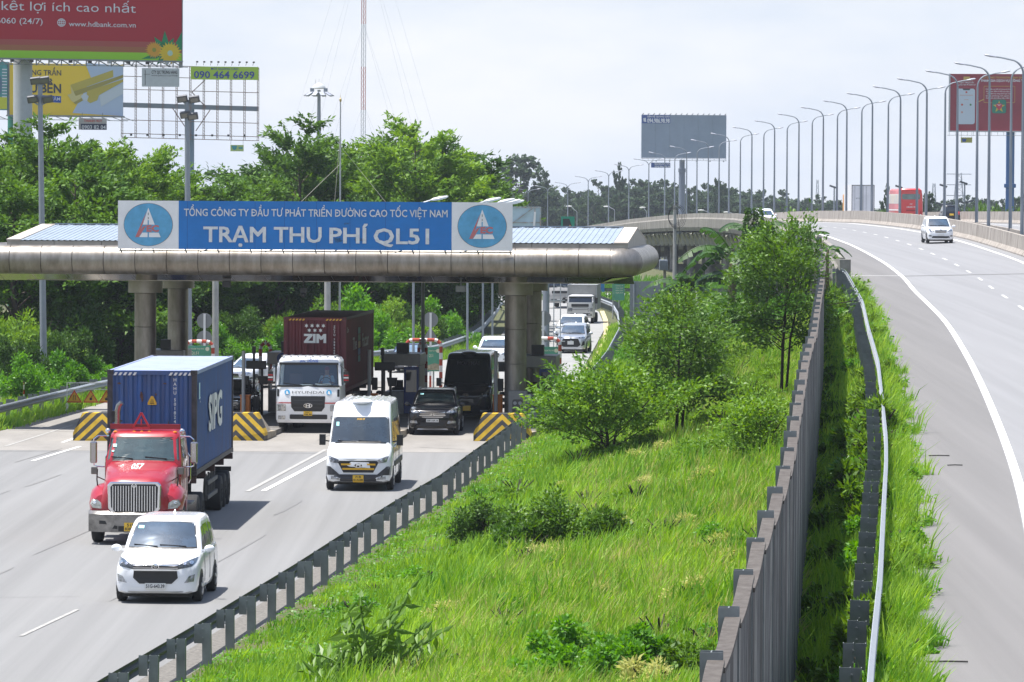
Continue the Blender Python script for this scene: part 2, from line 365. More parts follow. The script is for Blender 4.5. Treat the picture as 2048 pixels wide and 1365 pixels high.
# bridge joint across the highway at the end of the ramp
jy = pxf(1700, 552, zl).y
mk.poly([line_at(jy, -2.8, .007), line_at(jy, -.12, .007), line_at(jy+.3, -.12, .007), line_at(jy+.3, -2.8, .007)])
tag(mk.obj('road_markings', [paint, mat('dash_paint', (.50, .50, .49), .75, var=.3, vscale=5)]), kind='structure')
jm = MB(); jm.poly([line_at(jy-.9, .12, .005), line_at(jy-.9, 7.4, .005), line_at(jy+.2, 7.4, .005), line_at(jy+.2, .12, .005)])
tag(jm.obj('expansion_joint', mat('joint_tar', (.12, .12, .12), .8, var=.4, vscale=4)), kind='structure')
# lower road markings
mk = MB()
def gline(b, p, q, w, z=.012, m=0):
    a, c = pxz(p[0], p[1], z), pxz(q[0], q[1], z); d = (c-a).normalized(); n = Vector((-d.y, d.x, 0))*w/2
    b.poly([a-n, c-n, c+n, a+n], m)
gline(mk, (527, 982), (662, 911), .16); gline(mk, (495, 983), (652, 899), .15, m=1); gline(mk, (65, 922), (160, 893), .14); gline(mk, (10, 893), (146, 850), .12, m=1)
gline(mk, (125, 885), (148, 877), .14)
gline(mk, (42, 1272), (155, 1219), .10, m=1); gline(mk, (70, 843), (165, 812), .12, m=1)
yl = [(x, y) for x, y in [(1168, 752), (1190, 720), (1204, 695), (1213, 665), (1211, 640), (1204, 622)]]
for p, q in zip(yl[:-1], yl[1:]): gline(mk, p, q, .35, .01, 3)
tag(mk.obj('lane_markings', [paint, paint_old, mat('patched_asphalt', (.225, .225, .22), .85, var=.2, vscale=2), yellow_road]), kind='structure')
# skid cracks and slab seams
mk = MB()
for y0_, xx in [(905, (0, 640)), (897, (840, 930)), (850, (0, 90)), (862, (15, 150))]: gline(mk, (xx[0], y0_-2), (xx[1], y0_+2), .07, .01)
gline(mk, (30, 925), (125, 897), .03, .01); gline(mk, (0, 1195), (160, 1193), .025, .01); gline(mk, (430, 1198), (450, 1197), .03, .01)
tag(mk.obj('pavement_cracks', mat('crack_tar', (.13, .125, .12), .9)), kind='structure')

# oil drips, tyre scuffs and tar patches
mk = MB(); rs_ = random.Random(12)
def blot(c, L_, w, ang, zf, m):
    pts = []
    for k in range(14):
        a = 2*math.pi*k/14; r_ = rs_.uniform(.7, 1.15); x, y = w*r_*math.cos(a), L_*r_*math.sin(a); X, Y = c[0]+x*math.cos(ang)+y*math.sin(ang), c[1]-x*math.sin(ang)+y*math.cos(ang); pts.append((X, Y, zf(X, Y)))
    mk.poly(pts, m)
for i in range(13):
    Y = rs_.uniform(95, 185); X = rs_.choice([-12.6, -7.7, -3.2])+rs_.gauss(0, .35)-(185-Y)*.0
    X += (Y-180)*.07
    if X < XG(Y)-.8: blot((X, Y), rs_.uniform(1.5, 7), rs_.uniform(.03, .085), A0, lambda x, y: .0085, rs_.choice([0, 0, 1]))
for i in range(6):
    Y = rs_.uniform(70, 260); p = line_at(Y, rs_.choice([-1.9, -1.2, 1.2, 2.7, 5.2])+rs_.gauss(0, .3)); blot((p.x, p.y), rs_.uniform(.2, 1.3), rs_.uniform(.02, .09), th_at(Y), lambda x, y: zl(y)+.0085, 1)
tag(mk.obj('road_stains', [mat('oil_stain', (.170, .168, .166), .7, var=.25, vscale=6), mat('scuff_stain', (.175, .173, .17), .8, var=.2, vscale=6)]), kind='structure')

# ------------------------------------------------------------ concrete barriers along the highway
def barrier(name, label, off, y_a, y_b, h=1.15, flip=1, seg=3.0, depth=.0, cat='barrier', foot=.42):
    b = MB(); Y = y_a; k = 0
    prof = [(0, -.05), (0, .08), (.19*foot/.42, .33), (foot*.62, h), (foot*.62+.2, h), (foot*.62+.24, -.05)]
    if depth: prof = [(0, -.02), (.0, .08), (.15, .3), (.2, h), (.46, h), (.5, h-.45), (.60, h-.6), (.58, -.35), (.42, -depth), (0.02, -depth)]
    while Y < y_b:
        rings = []
        for a in (Y, Y+seg-.09):
            rings.append([line_at(a, off+flip*px_, pz) for px_, pz in prof])
        b.loft(rings); Y += seg; k += 1
    o = b.obj(name, mat('stained_parapet_concrete', (.33, .31, .28), .85, var=.6, vscale=.7, col2=(.12, .11, .10), stretch=(1.6, 1.6, .45), bump=.2, bscale=9) if depth else barrier_m); return tag(o, label, cat)
barrier('median_barrier', 'long stained concrete median barrier behind the white minivan on the highway', 8.35, 60, 880)
barrier('median_barrier', 'lower concrete barrier just beyond the lamp posts, in front of the red bus', 11.55, 60, 880, h=.8, flip=-1)
barrier('parapet', 'far concrete parapet of the highway behind the black car', 23.2, 120, 880)
barrier('parapet', 'weathered concrete bridge parapet curving away above the underpass', -2.95, 240, 880, depth=.75, flip=-1, cat='bridge parapet')
# bridge: girder, brackets, piers
b = MB()
gm = mat('pale_bridge_concrete', (.42, .42, .39), .85, var=.3, vscale=.6)
bridge = thing('bridge', 'highway overpass with pale girder, diagonal brackets and dark underpass', 'bridge', (0, 0, 0))
ys = list(range(262, 820, 8))
b.loft([[line_at(Y, -2.9, -.55), line_at(Y, 8.8, -.9), line_at(Y, 8.8, -.35), line_at(Y, -2.3, -.15)] for Y in ys])
b.obj('deck', conc, bridge)
b = MB(); b.loft([[line_at(Y, -2.0, -2.25), line_at(Y, 7.6, -2.25), line_at(Y, 8.2, -.92), line_at(Y, -2.3, -.92)] for Y in ys]); b.obj('girder', gm, bridge)
b = MB(); b.loft([[line_at(Y, 12.0, -2.4), line_at(Y, 22.6, -2.4), line_at(Y, 23.4, -.2), line_at(Y, 11.3, -.2)] for Y in ys]); b.obj('far_girder', gm, bridge)
for i, Y in enumerate(range(300, 720, 7)):
    b = MB(); 
    b.bar(line_at(Y, -2.95, -1.0), line_at(Y+1.5, -2.2, -2.2), .22, .3); b.bar(line_at(Y, -2.5, -.9), line_at(Y, -2.3, -2.45), .35, .3); b.obj('bracket', gm, bridge)
for Y in range(290, 720, 28):
    for off in (0, 6.5, 13.5, 21):
        b = MB(); p = line_at(Y, off); b.cyl((p.x, p.y, -.1 if Y < 640 else -4), (p.x, p.y, p.z-2.3), .55, n=10); b.obj('pier', conc, bridge, smooth=True)
b = MB(); b.loft([[line_at(Y, 24.2, -9.5), line_at(Y, 24.6, -9.5), line_at(Y, 24.6, -.06), line_at(Y, 24.2, -.06)] for Y in range(262, 700, 20)]); b.obj('retaining_wall', mat('dark_mottled_concrete', (.16, .15, .14), .9, var=.4, vscale=.4), bridge)  # darker, mottled grey wall closing the back of the underpass
b = MB(); a0 = line_at(258, -2.6); a1 = line_at(258, 23.5); b.extr([a0-Vector((0, 0, .3)), a1-Vector((0, 0, .3)), Vector((a1.x, a1.y, -.3)), Vector((a0.x, a0.y, -.3))], (0, 2, 0)); b.obj('abutment', conc, bridge)
# end block of the ramp parapet
b = MB(); p = line_at(239, -3.15); b.box((p.x, p.y, zl(239)-.6), (.55, 1.4, 3.4)); tag(b.obj('concrete_block', conc), 'square concrete end block where the highway guard rail meets the parapet', 'barrier end')
# left-hand low parapet run between block and bridge is part of the parapet above

# ------------------------------------------------------------ guard rails
def wrings(pts, h, face=1, w=.31):
    pts = [Vector(p) for p in pts]; rings = []
    for i, p in enumerate(pts):
        d = (pts[min(i+1, len(pts)-1)]-pts[max(i-1, 0)]); d.z = 0; d.normalize(); n = Vector((d.y, -d.x, 0))*face
        prof = [(0, -w/2), (.065, -w*.32), (.065, -w*.18), (0, -.02), (0, .02), (.065, w*.18), (.065, w*.32), (0, w/2), (-.012, w/2), (.06, w*.32), (.06, w*.18), (-.015, 0), (.06, -w*.18), (.06, -w*.32), (-.012, -w/2)]
        rings.append([p+n*a+Vector((0, 0, h+c)) for a, c in prof])
    return rings
def resample(pts, step):
    pts = [Vector(p) for p in pts]; o = [pts[0].copy()]; acc = 0
    for a, b_ in zip(pts[:-1], pts[1:]):
        Lg = (b_-a).length; t = step-acc
        while t <= Lg: o.append(a+(b_-a)*(t/Lg)); t += step
        acc = (acc+Lg) % step
    return o
def guardrail(label, pts, face, m_rail, m_post, step=3.15, h=.62, post_h=.86, plate=.17, block=True, group='steel guard rails', gapo=.09):
    """pts: ground polyline under the rail; face: +1 rail faces right of travel, -1 left"""
    g = thing('guardrail', label, 'guard rail', pts[0], group=group)
    o0 = Vector(pts[0]); P = resample(pts, step); P = [p-o0 for p in P]
    b = MB(); b.loft(wrings(P, h, face)); b.obj('rail', m_rail, g, smooth=True)
    post0 = blk0 = bolt0 = None
    for i, p in enumerate(P):
        d = (P[min(i+1, len(P)-1)]-P[max(i-1, 0)]); a = math.atan2(d.y, d.x)-math.pi/2
        if post0 is None:
            b = MB(); sx = -face
            b.box((sx*(gapo+plate*1.5), 0, post_h/2-.08), (plate, .012, post_h+.16)); b.box((sx*(gapo+plate+.006), .06, post_h/2-.08), (.01, .12, post_h+.16)); b.box((sx*(gapo+plate*2-.006), .06, post_h/2-.08), (.01, .12, post_h+.16))
            post0 = b.obj('post', m_post, g); po = post0
            if block:
                b = MB(); b.box((sx*(gapo+plate*.5-.004), .004, post_h-.19), (plate-.012, .012, .37)); b.box((sx*(gapo+.004), .07, post_h-.19), (.01, .12, .37))
                blk0 = b.obj('spacer', m_post, g); bo = blk0
                b = MB()
                for zz in (.1, .27):
                    b.cyl((sx*(gapo+plate), -.03, post_h-zz), (sx*(gapo+plate), .03, post_h-zz), .016, n=6)
                bolt0 = b.obj('bolts', galvd, g); lo = bolt0
        else:
            po = post0.copy(); COL.objects.link(po); po.parent = g
            if block:
                bo = blk0.copy(); COL.objects.link(bo); bo.parent = g; lo = bolt0.copy(); COL.objects.link(lo); lo.parent = g
        for q in [po]+([bo, lo] if block else []): q.location = p; q.rotation_euler = (random.uniform(-.012, .012), random.uniform(-.02, .02), a)
    return g
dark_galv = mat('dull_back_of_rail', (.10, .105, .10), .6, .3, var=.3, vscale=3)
gpts = [Vector((XG(Y), Y, .0)) for Y in np.arange(78.4, 199, 3.14)]
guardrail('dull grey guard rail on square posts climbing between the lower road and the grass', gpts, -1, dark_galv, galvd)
br = [Vector((p.x, p.y, 0)) for p in back_rail]
br = [Vector((XG(Y), Y, 0)) for Y in (204, 215)] + br[:5] + [Vector((6.6, 403, 0)), Vector((4.2, 414, 0)), Vector((0, 424, 0))]
guardrail('guard rail wrapping the outside of the far curve beyond the toll canopy', br, -1, galvl, galvd, step=2.0)
hp = [Vector((XR(Y), Y, zl(Y)-.08)) for Y in np.arange(47, 238, 3.0)]
guardrail('bright topped guard rail running through weeds along the highway shoulder', hp, 1, galvl, galvd, step=3.0, h=.68, plate=.15, post_h=.8)
lp_ = [Vector((x, y, 0)) for x, y in lrail if y > 119]
guardrail('silver guard rail along the left edge of the toll plaza, beside the trees', lp_, 1, galvl, galvd, step=2.6, group='steel guard rails')
guardrail('straight guard rail on the far bank behind the small box truck', [Vector((-8, 431, 0)), Vector((22, 431, 0))], -1, galvd, galvd, step=3, block=False)

# ------------------------------------------------------------ noise wall
plank = mat('weathered_wall_panel', (.20, .198, .195), .9, var=.65, vscale=2.0, col2=(.028, .026, .025), stretch=(2.2, 2.2, .7), bump=.2, bscale=10)
plank_l = mat('pale_wall_panel', (.30, .29, .275), .9, var=.65, vscale=3, col2=(.06, .055, .05), stretch=(2.2, 2.2, .6)); plank_d = mat('sooty_wall_panel', (.11, .10, .095), .9, var=.65, vscale=2.5, col2=(.02, .018, .018), stretch=(2.2, 2.2, .6))
capm = mat('mossy_wall_cap', (.105, .095, .085), .9, var=.6, vscale=7, col2=(.05, .04, .035))
wall = thing('noise_wall', 'dark weathered concrete panel wall with grey steel posts splitting the grass from the highway', 'wall', (XW(60), 60, 0)); w0 = Vector(wall.location)
wy = list(np.arange(29.7, 236, 4.0))
pm_ = None
for i, (a, c) in enumerate(zip(wy[:-1], wy[1:])):
    A = Vector((XW(a), a, 0)); B = Vector((XW(c), c, 0)); ta = TW(a)-.11+.03*math.sin(i*2.3); tb = TW(c)-.0+.03*math.sin(i*1.7)
    d = (B-A); L_ = d.length; d.normalize(); n = Vector((d.y, -d.x, 0)); b = MB(); cb = MB(); rings = []; crs = []
    for k in range(9):
        t = k/8; p = A+d*(.08+(L_-.16)*t); top = ta+(tb-ta)*t - .055*math.sin(math.pi*min(1, t*1.1)) - .04
        zb = zl(p.y)-1.7
        j = .012 if k % 2 else 0
        rings.append([p-n*.05-w0+Vector((0, 0, zb)), p+n*(.05+j)-w0+Vector((0, 0, zb)), p+n*(.05+j)-w0+Vector((0, 0, top-.05)), p-n*.05-w0+Vector((0, 0, top-.05))])
        crs.append([p-n*.075-w0+Vector((0, 0, top-.048)), p+n*.08-w0+Vector((0, 0, top-.048)), p+n*.08-w0+Vector((0, 0, top)), p-n*.075-w0+Vector((0, 0, top))])
    for k in range(8): b.loft([[q-d*.0 for q in rings[k]], [q-d*(.012 if j_ else .012) for j_, q in enumerate(rings[k+1])]], m=random.choice([0, 0, 1, 2]))
    pan = b.obj('panel', [plank, plank_l, plank_d], wall); cb.loft(crs); cb.obj('cap', capm, pan)
    hgt = TW(a)+.02-(zl(a)-1.7)
    if pm_ is None:
        b = MB()
        for yy in (-.09, .09): b.box((0, yy, .5), (.2, .012, 1.0))
        b.box((0, 0, .5), (.012, .17, 1)); pm_ = po = b.obj('post', galvd, wall)
    else: po = pm_.copy(); COL.objects.link(po); po.parent = wall
    po.location = (A.x-w0.x-.04, A.y-w0.y, zl(a)-1.7); po.scale = (1, 1, hgt); po.rotation_euler = (0, 0, -math.atan2(d.x, d.y))

# ------------------------------------------------------------ street lamps on the highway
lamp_grey = mat('lamp_post_grey', (.23, .26, .30), .5, .4); lamp_head = mat('lamp_head_shell', (.32, .34, .40), .5)
def lamp_mesh(sides):
    P = []
    b = MB(); H = 11.0
    b.tube([(0, 0, -1.2), (0, 0, 3), (0, 0, H)], [.13, .115, .075], 8)
    P.append(('pole', b, lamp_grey))
    for s in sides:
        b = MB(); pts = []
        for k in range(7):
            a = k/6*R(68); pts.append((s*(.95*(1-math.cos(a))), 0, H+.95*math.sin(a)*.95))
        x_, z_ = pts[-1][0], pts[-1][2]; pts.append((s*(abs(x_)+.75), 0, z_+.17)); pts.append((s*(abs(x_)+1.2), 0, z_+.24))
        b.tube(pts, [.07]*5+[.055]*4, 6); P.append(('arm', b, lamp_grey))
        b = MB(); hx = abs(x_)+1.15; c = Vector((s*(hx+.33), 0, z_+.29))
        rr = []
        for k, (t, w, h) in enumerate([(-.4, .05, .03), (-.3, .1, .06), (0, .16, .085), (.28, .14, .07), (.4, .05, .02)]):
            cc = c+Vector((s*t, 0, t*.18)); rr.append([cc+Vector((0, w*math.cos(q*math.pi/4), h*math.sin(q*math.pi/4))) for q in range(8)])
        b.loft(rr); P.append(('lamp_head', b, lamp_head))
    return P
def make_lamp(sides):
    t = thing('street_lamp', '', 'street lamp')
    for nme, b, m in lamp_mesh(sides): b.obj(nme, m, t, smooth=True)
    return t
protos = {}
def put_lamp(sides, p, rz, label):
    if sides not in protos: protos[sides] = t = make_lamp(sides); t.location = p; t.rotation_euler = (0, 0, rz); tag(t, label, group='street lamps along the highway median')
    else: t = dup(protos[sides], p, rz, label, 'street lamps along the highway median')
    return t
ordn = ['nearest', 'second nearest', 'third', 'fourth', 'fifth', 'sixth', 'seventh', 'eighth', 'ninth', 'tenth', 'eleventh', 'twelfth', 'thirteenth', 'fourteenth', 'fifteenth', 'sixteenth']
for k in range(-1, 22):
    if k < 0: continue
    X, Y = MEDX[k], MEDY[k]; a, c = max(0, k-1), min(21, k+1); th = math.atan2(MEDX[c]-MEDX[a], MEDY[c]-MEDY[a]); z = interp(Y, *ZL)+.35
    if k < 15:
        e = Vector((math.cos(th), -math.sin(th), 0))*.75
        put_lamp((-1,), Vector((X, Y, z))-e, -th, 'grey street lamp arching left over the near carriageway, %s of its row' % ordn[k])
        put_lamp((1,), Vector((X, Y, z))+e, -th, 'grey street lamp arching right over the far carriageway, %s of its row' % ordn[k])
    else:
        put_lamp((-1, 1), Vector((X, Y, z)), -th, 'two armed street lamp where the highway drops away, %s from the crest' % ['first', 'second', 'third', 'fourth', 'fifth', 'sixth', 'seventh'][k-15])
# ------------------------------------------------------------ toll canopy
A_ = R(4.1)
E1 = Vector((math.cos(A_), -math.sin(A_), 0)); E2 = Vector((math.sin(A_), math.cos(A_), 0))
CO = pxY(1256, 526, 182.0); CO.z = 0       # front right roof corner on the ground
def cl(u, v, z): return CO + E1*u + E2*v + Vector((0, 0, z))
ROT_C = Matrix((( E1.x, E2.x, 0, CO.x), (E1.y, E2.y, 0, CO.y), (0, 0, 1, 0), (0, 0, 0, 1)))
canopy = thing('toll_canopy', 'wide toll station canopy with fat steel pipe rim and ribbed metal roof on round columns', 'toll canopy', CO, -A_)
WID = 24.05; DEP = 16.0; ZE = 7.27; ZR = 7.82
b = MB()   # fascia
for (u0, u1, v0, v1) in [(-WID, 0, 0, .12), (-WID, 0, DEP-.12, DEP)]:
    n = 13
    for k in range(n):
        a0 = u0+(u1-u0)*k/n; a1 = u0+(u1-u0)*(k+1)/n; b.box(((a0+a1)/2, (v0+v1)/2, 7.08), (a1-a0-.02, v1-v0, .36))
for u in (-WID, 0):
    sx = .06 if u else -.06
    n = 10
    for k in range(n):
        v0 = .13+(DEP-.26)*k/n; v1 = .13+(DEP-.26)*(k+1)/n-.02
        def zt(v): return ZE+(ZR-ZE)*(1-abs(v-DEP/2)/(DEP/2))
        b.hexa([(u+sx-.05, v0, 6.85), (u+sx+.05, v0, 6.85), (u+sx+.05, v1, 6.85), (u+sx-.05, v1, 6.85)], [(u+sx-.05, v0, zt(v0)), (u+sx+.05, v0, zt(v0)), (u+sx+.05, v1, zt(v1)), (u+sx-.05, v1, zt(v1))])
b.obj('fascia', steel_dk, canopy)
b = MB()   # ribbed roof
rm = mat('ribbed_roof_sheet', (.23, .28, .34), .75, .0, var=.15, vscale=1.5)
nrib = 104; hw = (WID-1.1)/nrib
for sgn in (0, 1):
    for k in range(nrib):
        u = -WID+.55+hw*k
        vs = [(u, 0), (u+hw*.55, 0), (u+hw*.62, .022), (u+hw*.85, .022), (u+hw*.92, 0), (u+hw, 0)]
        for (a, ha), (c, hc) in zip(vs[:-1], vs[1:]):
            v0, v1 = (-.05, DEP/2-.12) if sgn == 0 else (DEP+.05, DEP/2+.12)
            b.poly([(a, v0, ZE+ha+.02), (c, v0, ZE+hc+.02), (c, v1, ZR+hc+.01), (a, v1, ZR+ha+.01)], 0)
b.box((-WID/2, DEP/2, ZR+.05), (WID-1.1, .26, .05), 0)
b.obj('roof', rm, canopy)
for u in (-WID+.27, -.27):
    b = MB()
    b.hexa([(u-.27, -.06, ZE+.0), (u+.27, -.06, ZE+.0), (u+.27, DEP/2, ZR-.02), (u-.27, DEP/2, ZR-.02)], [(u-.27, -.06, ZE+.06), (u+.27, -.06, ZE+.06), (u+.27, DEP/2, ZR+.05), (u-.27, DEP/2, ZR+.05)])
    b.hexa([(u-.27, DEP/2+.001, ZR-.02), (u+.27, DEP/2+.001, ZR-.02), (u+.27, DEP+.06, ZE), (u-.27, DEP+.06, ZE)], [(u-.27, DEP/2+.001, ZR+.05), (u+.27, DEP/2+.001, ZR+.05), (u+.27, DEP+.06, ZE+.06), (u-.27, DEP+.06, ZE+.06)])
    b.obj('barge_trim', mat('buff_trim', (.50, .44, .38), .6, var=.2, vscale=4), canopy)
# ridge vents
b = MB()
for k in range(44): b.box((-.9-k*.57, DEP/2-.30, ZR+.025), (.34, .12, .03))
b.obj('ridge_vent', black, canopy)
# pipe rim: one ring of segments
rp_ = .56; zc = 6.55; o_ = .28
path = []
cr_ = .62
def corner(cx_, cy_, a0, a1, n=8):
    return [(cx_+cr_*math.cos(a0+(a1-a0)*k/n), cy_+cr_*math.sin(a0+(a1-a0)*k/n)) for k in range(n+1)]
x1, x0_, y0_, y1 = -.02, -WID-1.6, -o_, DEP+o_
segs = []
fr = [(x0_+cr_+(x1-x0_-2*cr_)*k/20, y0_) for k in range(21)]
c1 = corner(x1-cr_+.0, y0_+cr_, -math.pi/2, 0, 10)
rt = [(x1, y0_+cr_+(y1-y0_-2*cr_)*k/14) for k in range(15)]
c2 = corner(x1-cr_, y1-cr_, 0, math.pi/2); bk = [(x1-cr_-(x1-x0_-2*cr_)*k/20, y1) for k in range(21)]
c3 = corner(x0_+cr_, y1-cr_, math.pi/2, math.pi); lf = [(x0_, y1-cr_-(y1-y0_-2*cr_)*k/14) for k in range(15)]; c4 = corner(x0_+cr_, y0_+cr_, math.pi, 1.5*math.pi)
b = MB(); sm = MB()
def pipe_run(pp, gap=.012):
    for p, q in zip(pp[:-1], pp[1:]):
        p = Vector((p[0], p[1], zc)); q = Vector((q[0], q[1], zc)); d = (q-p).normalized()
        n = 24; rings = []
        for r_, at in ((rp_-.03, p+d*.001), (rp_, p+d*gap), (rp_, q-d*gap), (rp_-.03, q-d*.001)):
            s_ = d.cross(Vector((0, 0, 1))); rings.append([at+(s_*math.cos(2*math.pi*k/n)+Vector((0, 0, 1))*math.sin(2*math.pi*k/n))*r_ for k in range(n)])
        b.loft(rings, caps=False)
pipe_run(fr, .014); pipe_run(rt, .012); pipe_run(bk); pipe_run(lf)
for c in (c1, c2, c3, c4):
    # swept elbow with fine ribs
    rings = []; n = 24
    for i in range(len(c)*2-1):
        j = i/2; a = c[int(j)]; d_ = c[min(len(c)-1, int(j)+1)]; f = j-int(j); p = Vector((a[0]*(1-f)+d_[0]*f, a[1]*(1-f)+d_[1]*f, zc))
        ctr = {id(c1): (x1-cr_, y0_+cr_), id(c2): (x1-cr_, y1-cr_), id(c3): (x0_+cr_, y1-cr_), id(c4): (x0_+cr_, y0_+cr_)}[id(c)]
        s_ = (p-Vector((ctr[0], ctr[1], zc))).normalized(); rr_ = rp_-(.0 if i % 2 else .022)
        rings.append([p+(s_*math.cos(2*math.pi*k/n)+Vector((0, 0, 1))*math.sin(2*math.pi*k/n))*rr_ for k in range(n)])
    b.loft(rings, caps=False)
b.obj('pipe_rim', steel, canopy, smooth=True)
# skirt and soffit
mir = mat('polished_soffit_steel', (.50, .47, .42), .14, .95, var=.12, vscale=.8)
b = MB(); n = 20
for k in range(n):
    a0 = -WID-1.6+(WID+1.8)*k/n+.01; a1 = -WID-1.6+(WID+1.8)*(k+1)/n-.01
    b.poly([(a0, -.15, 6.02), (a1, -.15, 6.02), (a1-.0, 1.3, 5.72), (a0, 1.3, 5.72)])
for k in range(12):
    v0 = 1.3+(DEP-2.6)*k/12+.01; v1 = 1.3+(DEP-2.6)*(k+1)/12-.01
    for sx, u in ((1, .15), (-1, -WID-.15)): b.poly([(u, v0, 6.02), (u, v1, 6.02), (u-sx*1.3, v1, 5.72), (u-sx*1.3, v0, 5.72)])
b.poly([(.15, -.15, 6.02), (.15, 1.3, 6.02), (-1.15, 1.3, 5.72), (-.6, -.15, 5.95)])
b.obj('skirt', mir, canopy)
b = MB(); b.box((-WID/2, DEP/2, 5.76), (WID-1.2, DEP-2.4, .07)); b.obj('soffit', steel_dk, canopy)
# columns
for (px_, v) in ((1031, 4.3), (1031, 13.4), (282, 4.3), (282, 13.4)):
    d = ray(px_, 600); # place by the front row
    t = 186.5/d.y; X = d.x*t if v < 10 else None
    if v < 10: uF = (Vector((d.x*t, 186.5, 0))-CO).dot(E1)
    u = uF
    colo = MB()
    for z0, z1 in ((0, .0), ): pass
    zz = [0, 1.2, 2.5, 3.85, 5.19]
    rings = []
    n = 24
    for a, c in zip(zz[:-1], zz[1:]):
        for z_, r_ in ((a+.001, .41), (a+.012, .43), (c-.012, .43), (c-.001, .41)): rings.append([(u+r_*math.cos(2*math.pi*k/n), v+r_*math.sin(2*math.pi*k/n), z_) for k in range(n)])
    colo.loft(rings); o = colo.obj('column', steel, canopy, smooth=True)
    cp = MB(); n = 24; cp.loft([[(u+.68*math.cos(2*math.pi*k/n), v+.68*math.sin(2*math.pi*k/n), z_) for k in range(n)] for z_ in (5.20, 5.72)]); cp.obj('capital', steel_dk, o, smooth=True)
# small things hung under the canopy
b = MB(); u = -12.6; b.cyl((u, .9, 5.4), (u, .9, 5.9), .03); b.box((u, .9, 5.36), (.22, .3, .24)); b.ball((u, .75, 5.22), .1)
o = b.obj('ceiling_camera', black); o.matrix_world = ROT_C; tag(o, 'small dark camera hanging beneath the canopy edge over the container truck', 'camera')
b = MB(); u = -6.5; b.box((u, 1.0, 5.5), (.38, .3, .24)); b.box((u, .83, 5.5), (.32, .03, .18)); b.cyl((u, 1, 5.6), (u, 1, 5.9), .03)
o = b.obj('floodlight', [galvd]); o.matrix_world = ROT_C; tag(o, 'square floodlight fixed beneath the canopy edge left of the right column', 'floodlight')
b = MB(); b.box((-15.6, .9, 5.62), (.3, .3, .24)); o = b.obj('speaker_box', black, bevel=.02); o.matrix_world = ROT_C; tag(o, 'black box fixed beneath the canopy right of the two left columns', 'box')
# lamps sticking up behind the sign
for i, (x, y, Y) in enumerate([(878, 397, 186), (984, 400, 187), (1012, 402, 190), (1024, 403.5, 193), (1031, 405, 196)]):
    p = pxY(x, y, Y); b = MB(); rr = []
    for t, w, h in [(-.33, .04, .02), (-.22, .1, .06), (.05, .13, .07), (.3, .08, .05), (.36, .02, .02)]: rr.append([p+Vector((t, w*math.cos(q*math.pi/4), h*math.sin(q*math.pi/4)+t*.2)) for q in range(8)])
    b.loft(rr); hd = MB(); lt = thing('canopy_lamp', 'white lamp head on a thin arm above the sign, %s from the left' % ['first', 'second', 'third', 'fourth', 'fifth'][i], 'lamp', (0, 0, 0), group='lamp heads above the canopy sign')
    b.obj('lamp_head', mat('pale_lamp_shell', (.55, .56, .55), .4), lt, smooth=True); hd.tube([p+Vector((-.3, 0, -.07)), p+Vector((-.9, 0, -.25)), p+Vector((-1.2, .0, -1.6))], .03, 6); hd.obj('arm', galv, lt)

# ------------------------------------------------------------ big sign on the canopy
sign_blue = mat('sign_blue', (.0, .165, .52), .45, var=.12, vscale=1.2); sign_white = mat('sign_white_panel', (.80, .80, .82), .5, var=.08, vscale=2)
sign_lblue = mat('emblem_blue', (.10, .37, .62), .5, var=.2, vscale=3); sign_red = mat('emblem_red', (.52, .16, .16), .5); letter = mat('letter_white', (.68, .70, .72), .5, var=.2, vscale=6)
def signM(x, y, Y, rz=0, tilt=0):
    p = pxY(x, y, Y); return Matrix.Translation(p) @ Matrix.Rotation(rz, 4, 'Z') @ Matrix.Rotation(R(90)+tilt, 4, 'X')
YS_ = 181.0
sw, se_, sh = 16.3, 2.44, 1.96
SM = signM(630, 451.5, YS_+.3, -A_*.2)
sg = thing('toll_sign', 'long blue and white toll station sign with white lettering and two round road emblems', 'sign', (0, 0, 0))
SC_ = 9500/(YS_+.3)
def sp(x, y, d=0): return SM @ Vector(((x-630)/SC_, -(y-451.5)/SC_-0*(x-630), d))
def panel(b, x0, y0, x1, y1, d0=-.12, d1=0, m=0):
    q = [(x0, y1), (x1, y1), (x1, y0), (x0, y0)]
    b.hexa([sp(*p, d0) for p in q], [sp(*p, d1) for p in q], m)
for a, c in ((235.5, 357), (903.5, 1025)):
    b = MB(); panel(b, a, 403.5, c, 501-.6, m=0); pn = b.obj('white_panel', sign_white, sg)
    b = MB(); cxp = (a+c)/2; n = 40
    b.poly([sp(cxp+48.5*math.cos(2*math.pi*k/n), 451.5-42.5*math.sin(2*math.pi*k/n), .012) for k in range(n)], 0)
    b.poly([sp(cxp+49.3*math.cos(2*math.pi*k/n), 451.5-43.2*math.sin(2*math.pi*k/n), .008) for k in range(n)], 4)
    def E(pts, m, d): b.poly([sp(cxp+x, 451.5+y, d) for x, y in pts], m)
    E([(0, -34), (-11, 0), (-1.2, 0), (-1.2, -9), (1.2, -9), (1.2, 0), (13, 0)], 1, .02)
    E([(-12, 16), (-1.3, 16), (-1.3, 25), (-18, 25)], 1, .02); E([(1.5, 16), (21, 16), (25, 25), (1.5, 25)], 1, .02)
    E([(0, -37), (-3, -28), (-19, 25), (-26, 25), (-4, -25)], 2, .018); E([(-19, 25), (-22, 20), (-10, 4), (-4, 2)], 2, .022)
    E([(-.6, -24), (.6, -24), (.6, -19), (-.6, -19)], 3, .024); E([(-.6, -15), (.6, -15), (.6, -11), (-.6, -11)], 3, .024)
    TM = Matrix.Translation(sp(cxp+9, 451.5+13.5, .024)) @ SM.to_3x3().to_4x4()
    b.text('EC', TM, w=25/SC_, h=12.5/SC_, m=2, bold=.05)
    b.obj('emblem', [sign_lblue, sign_white, sign_red, black, mat('rust_ring', (.2, .12, .08), .8)], pn)
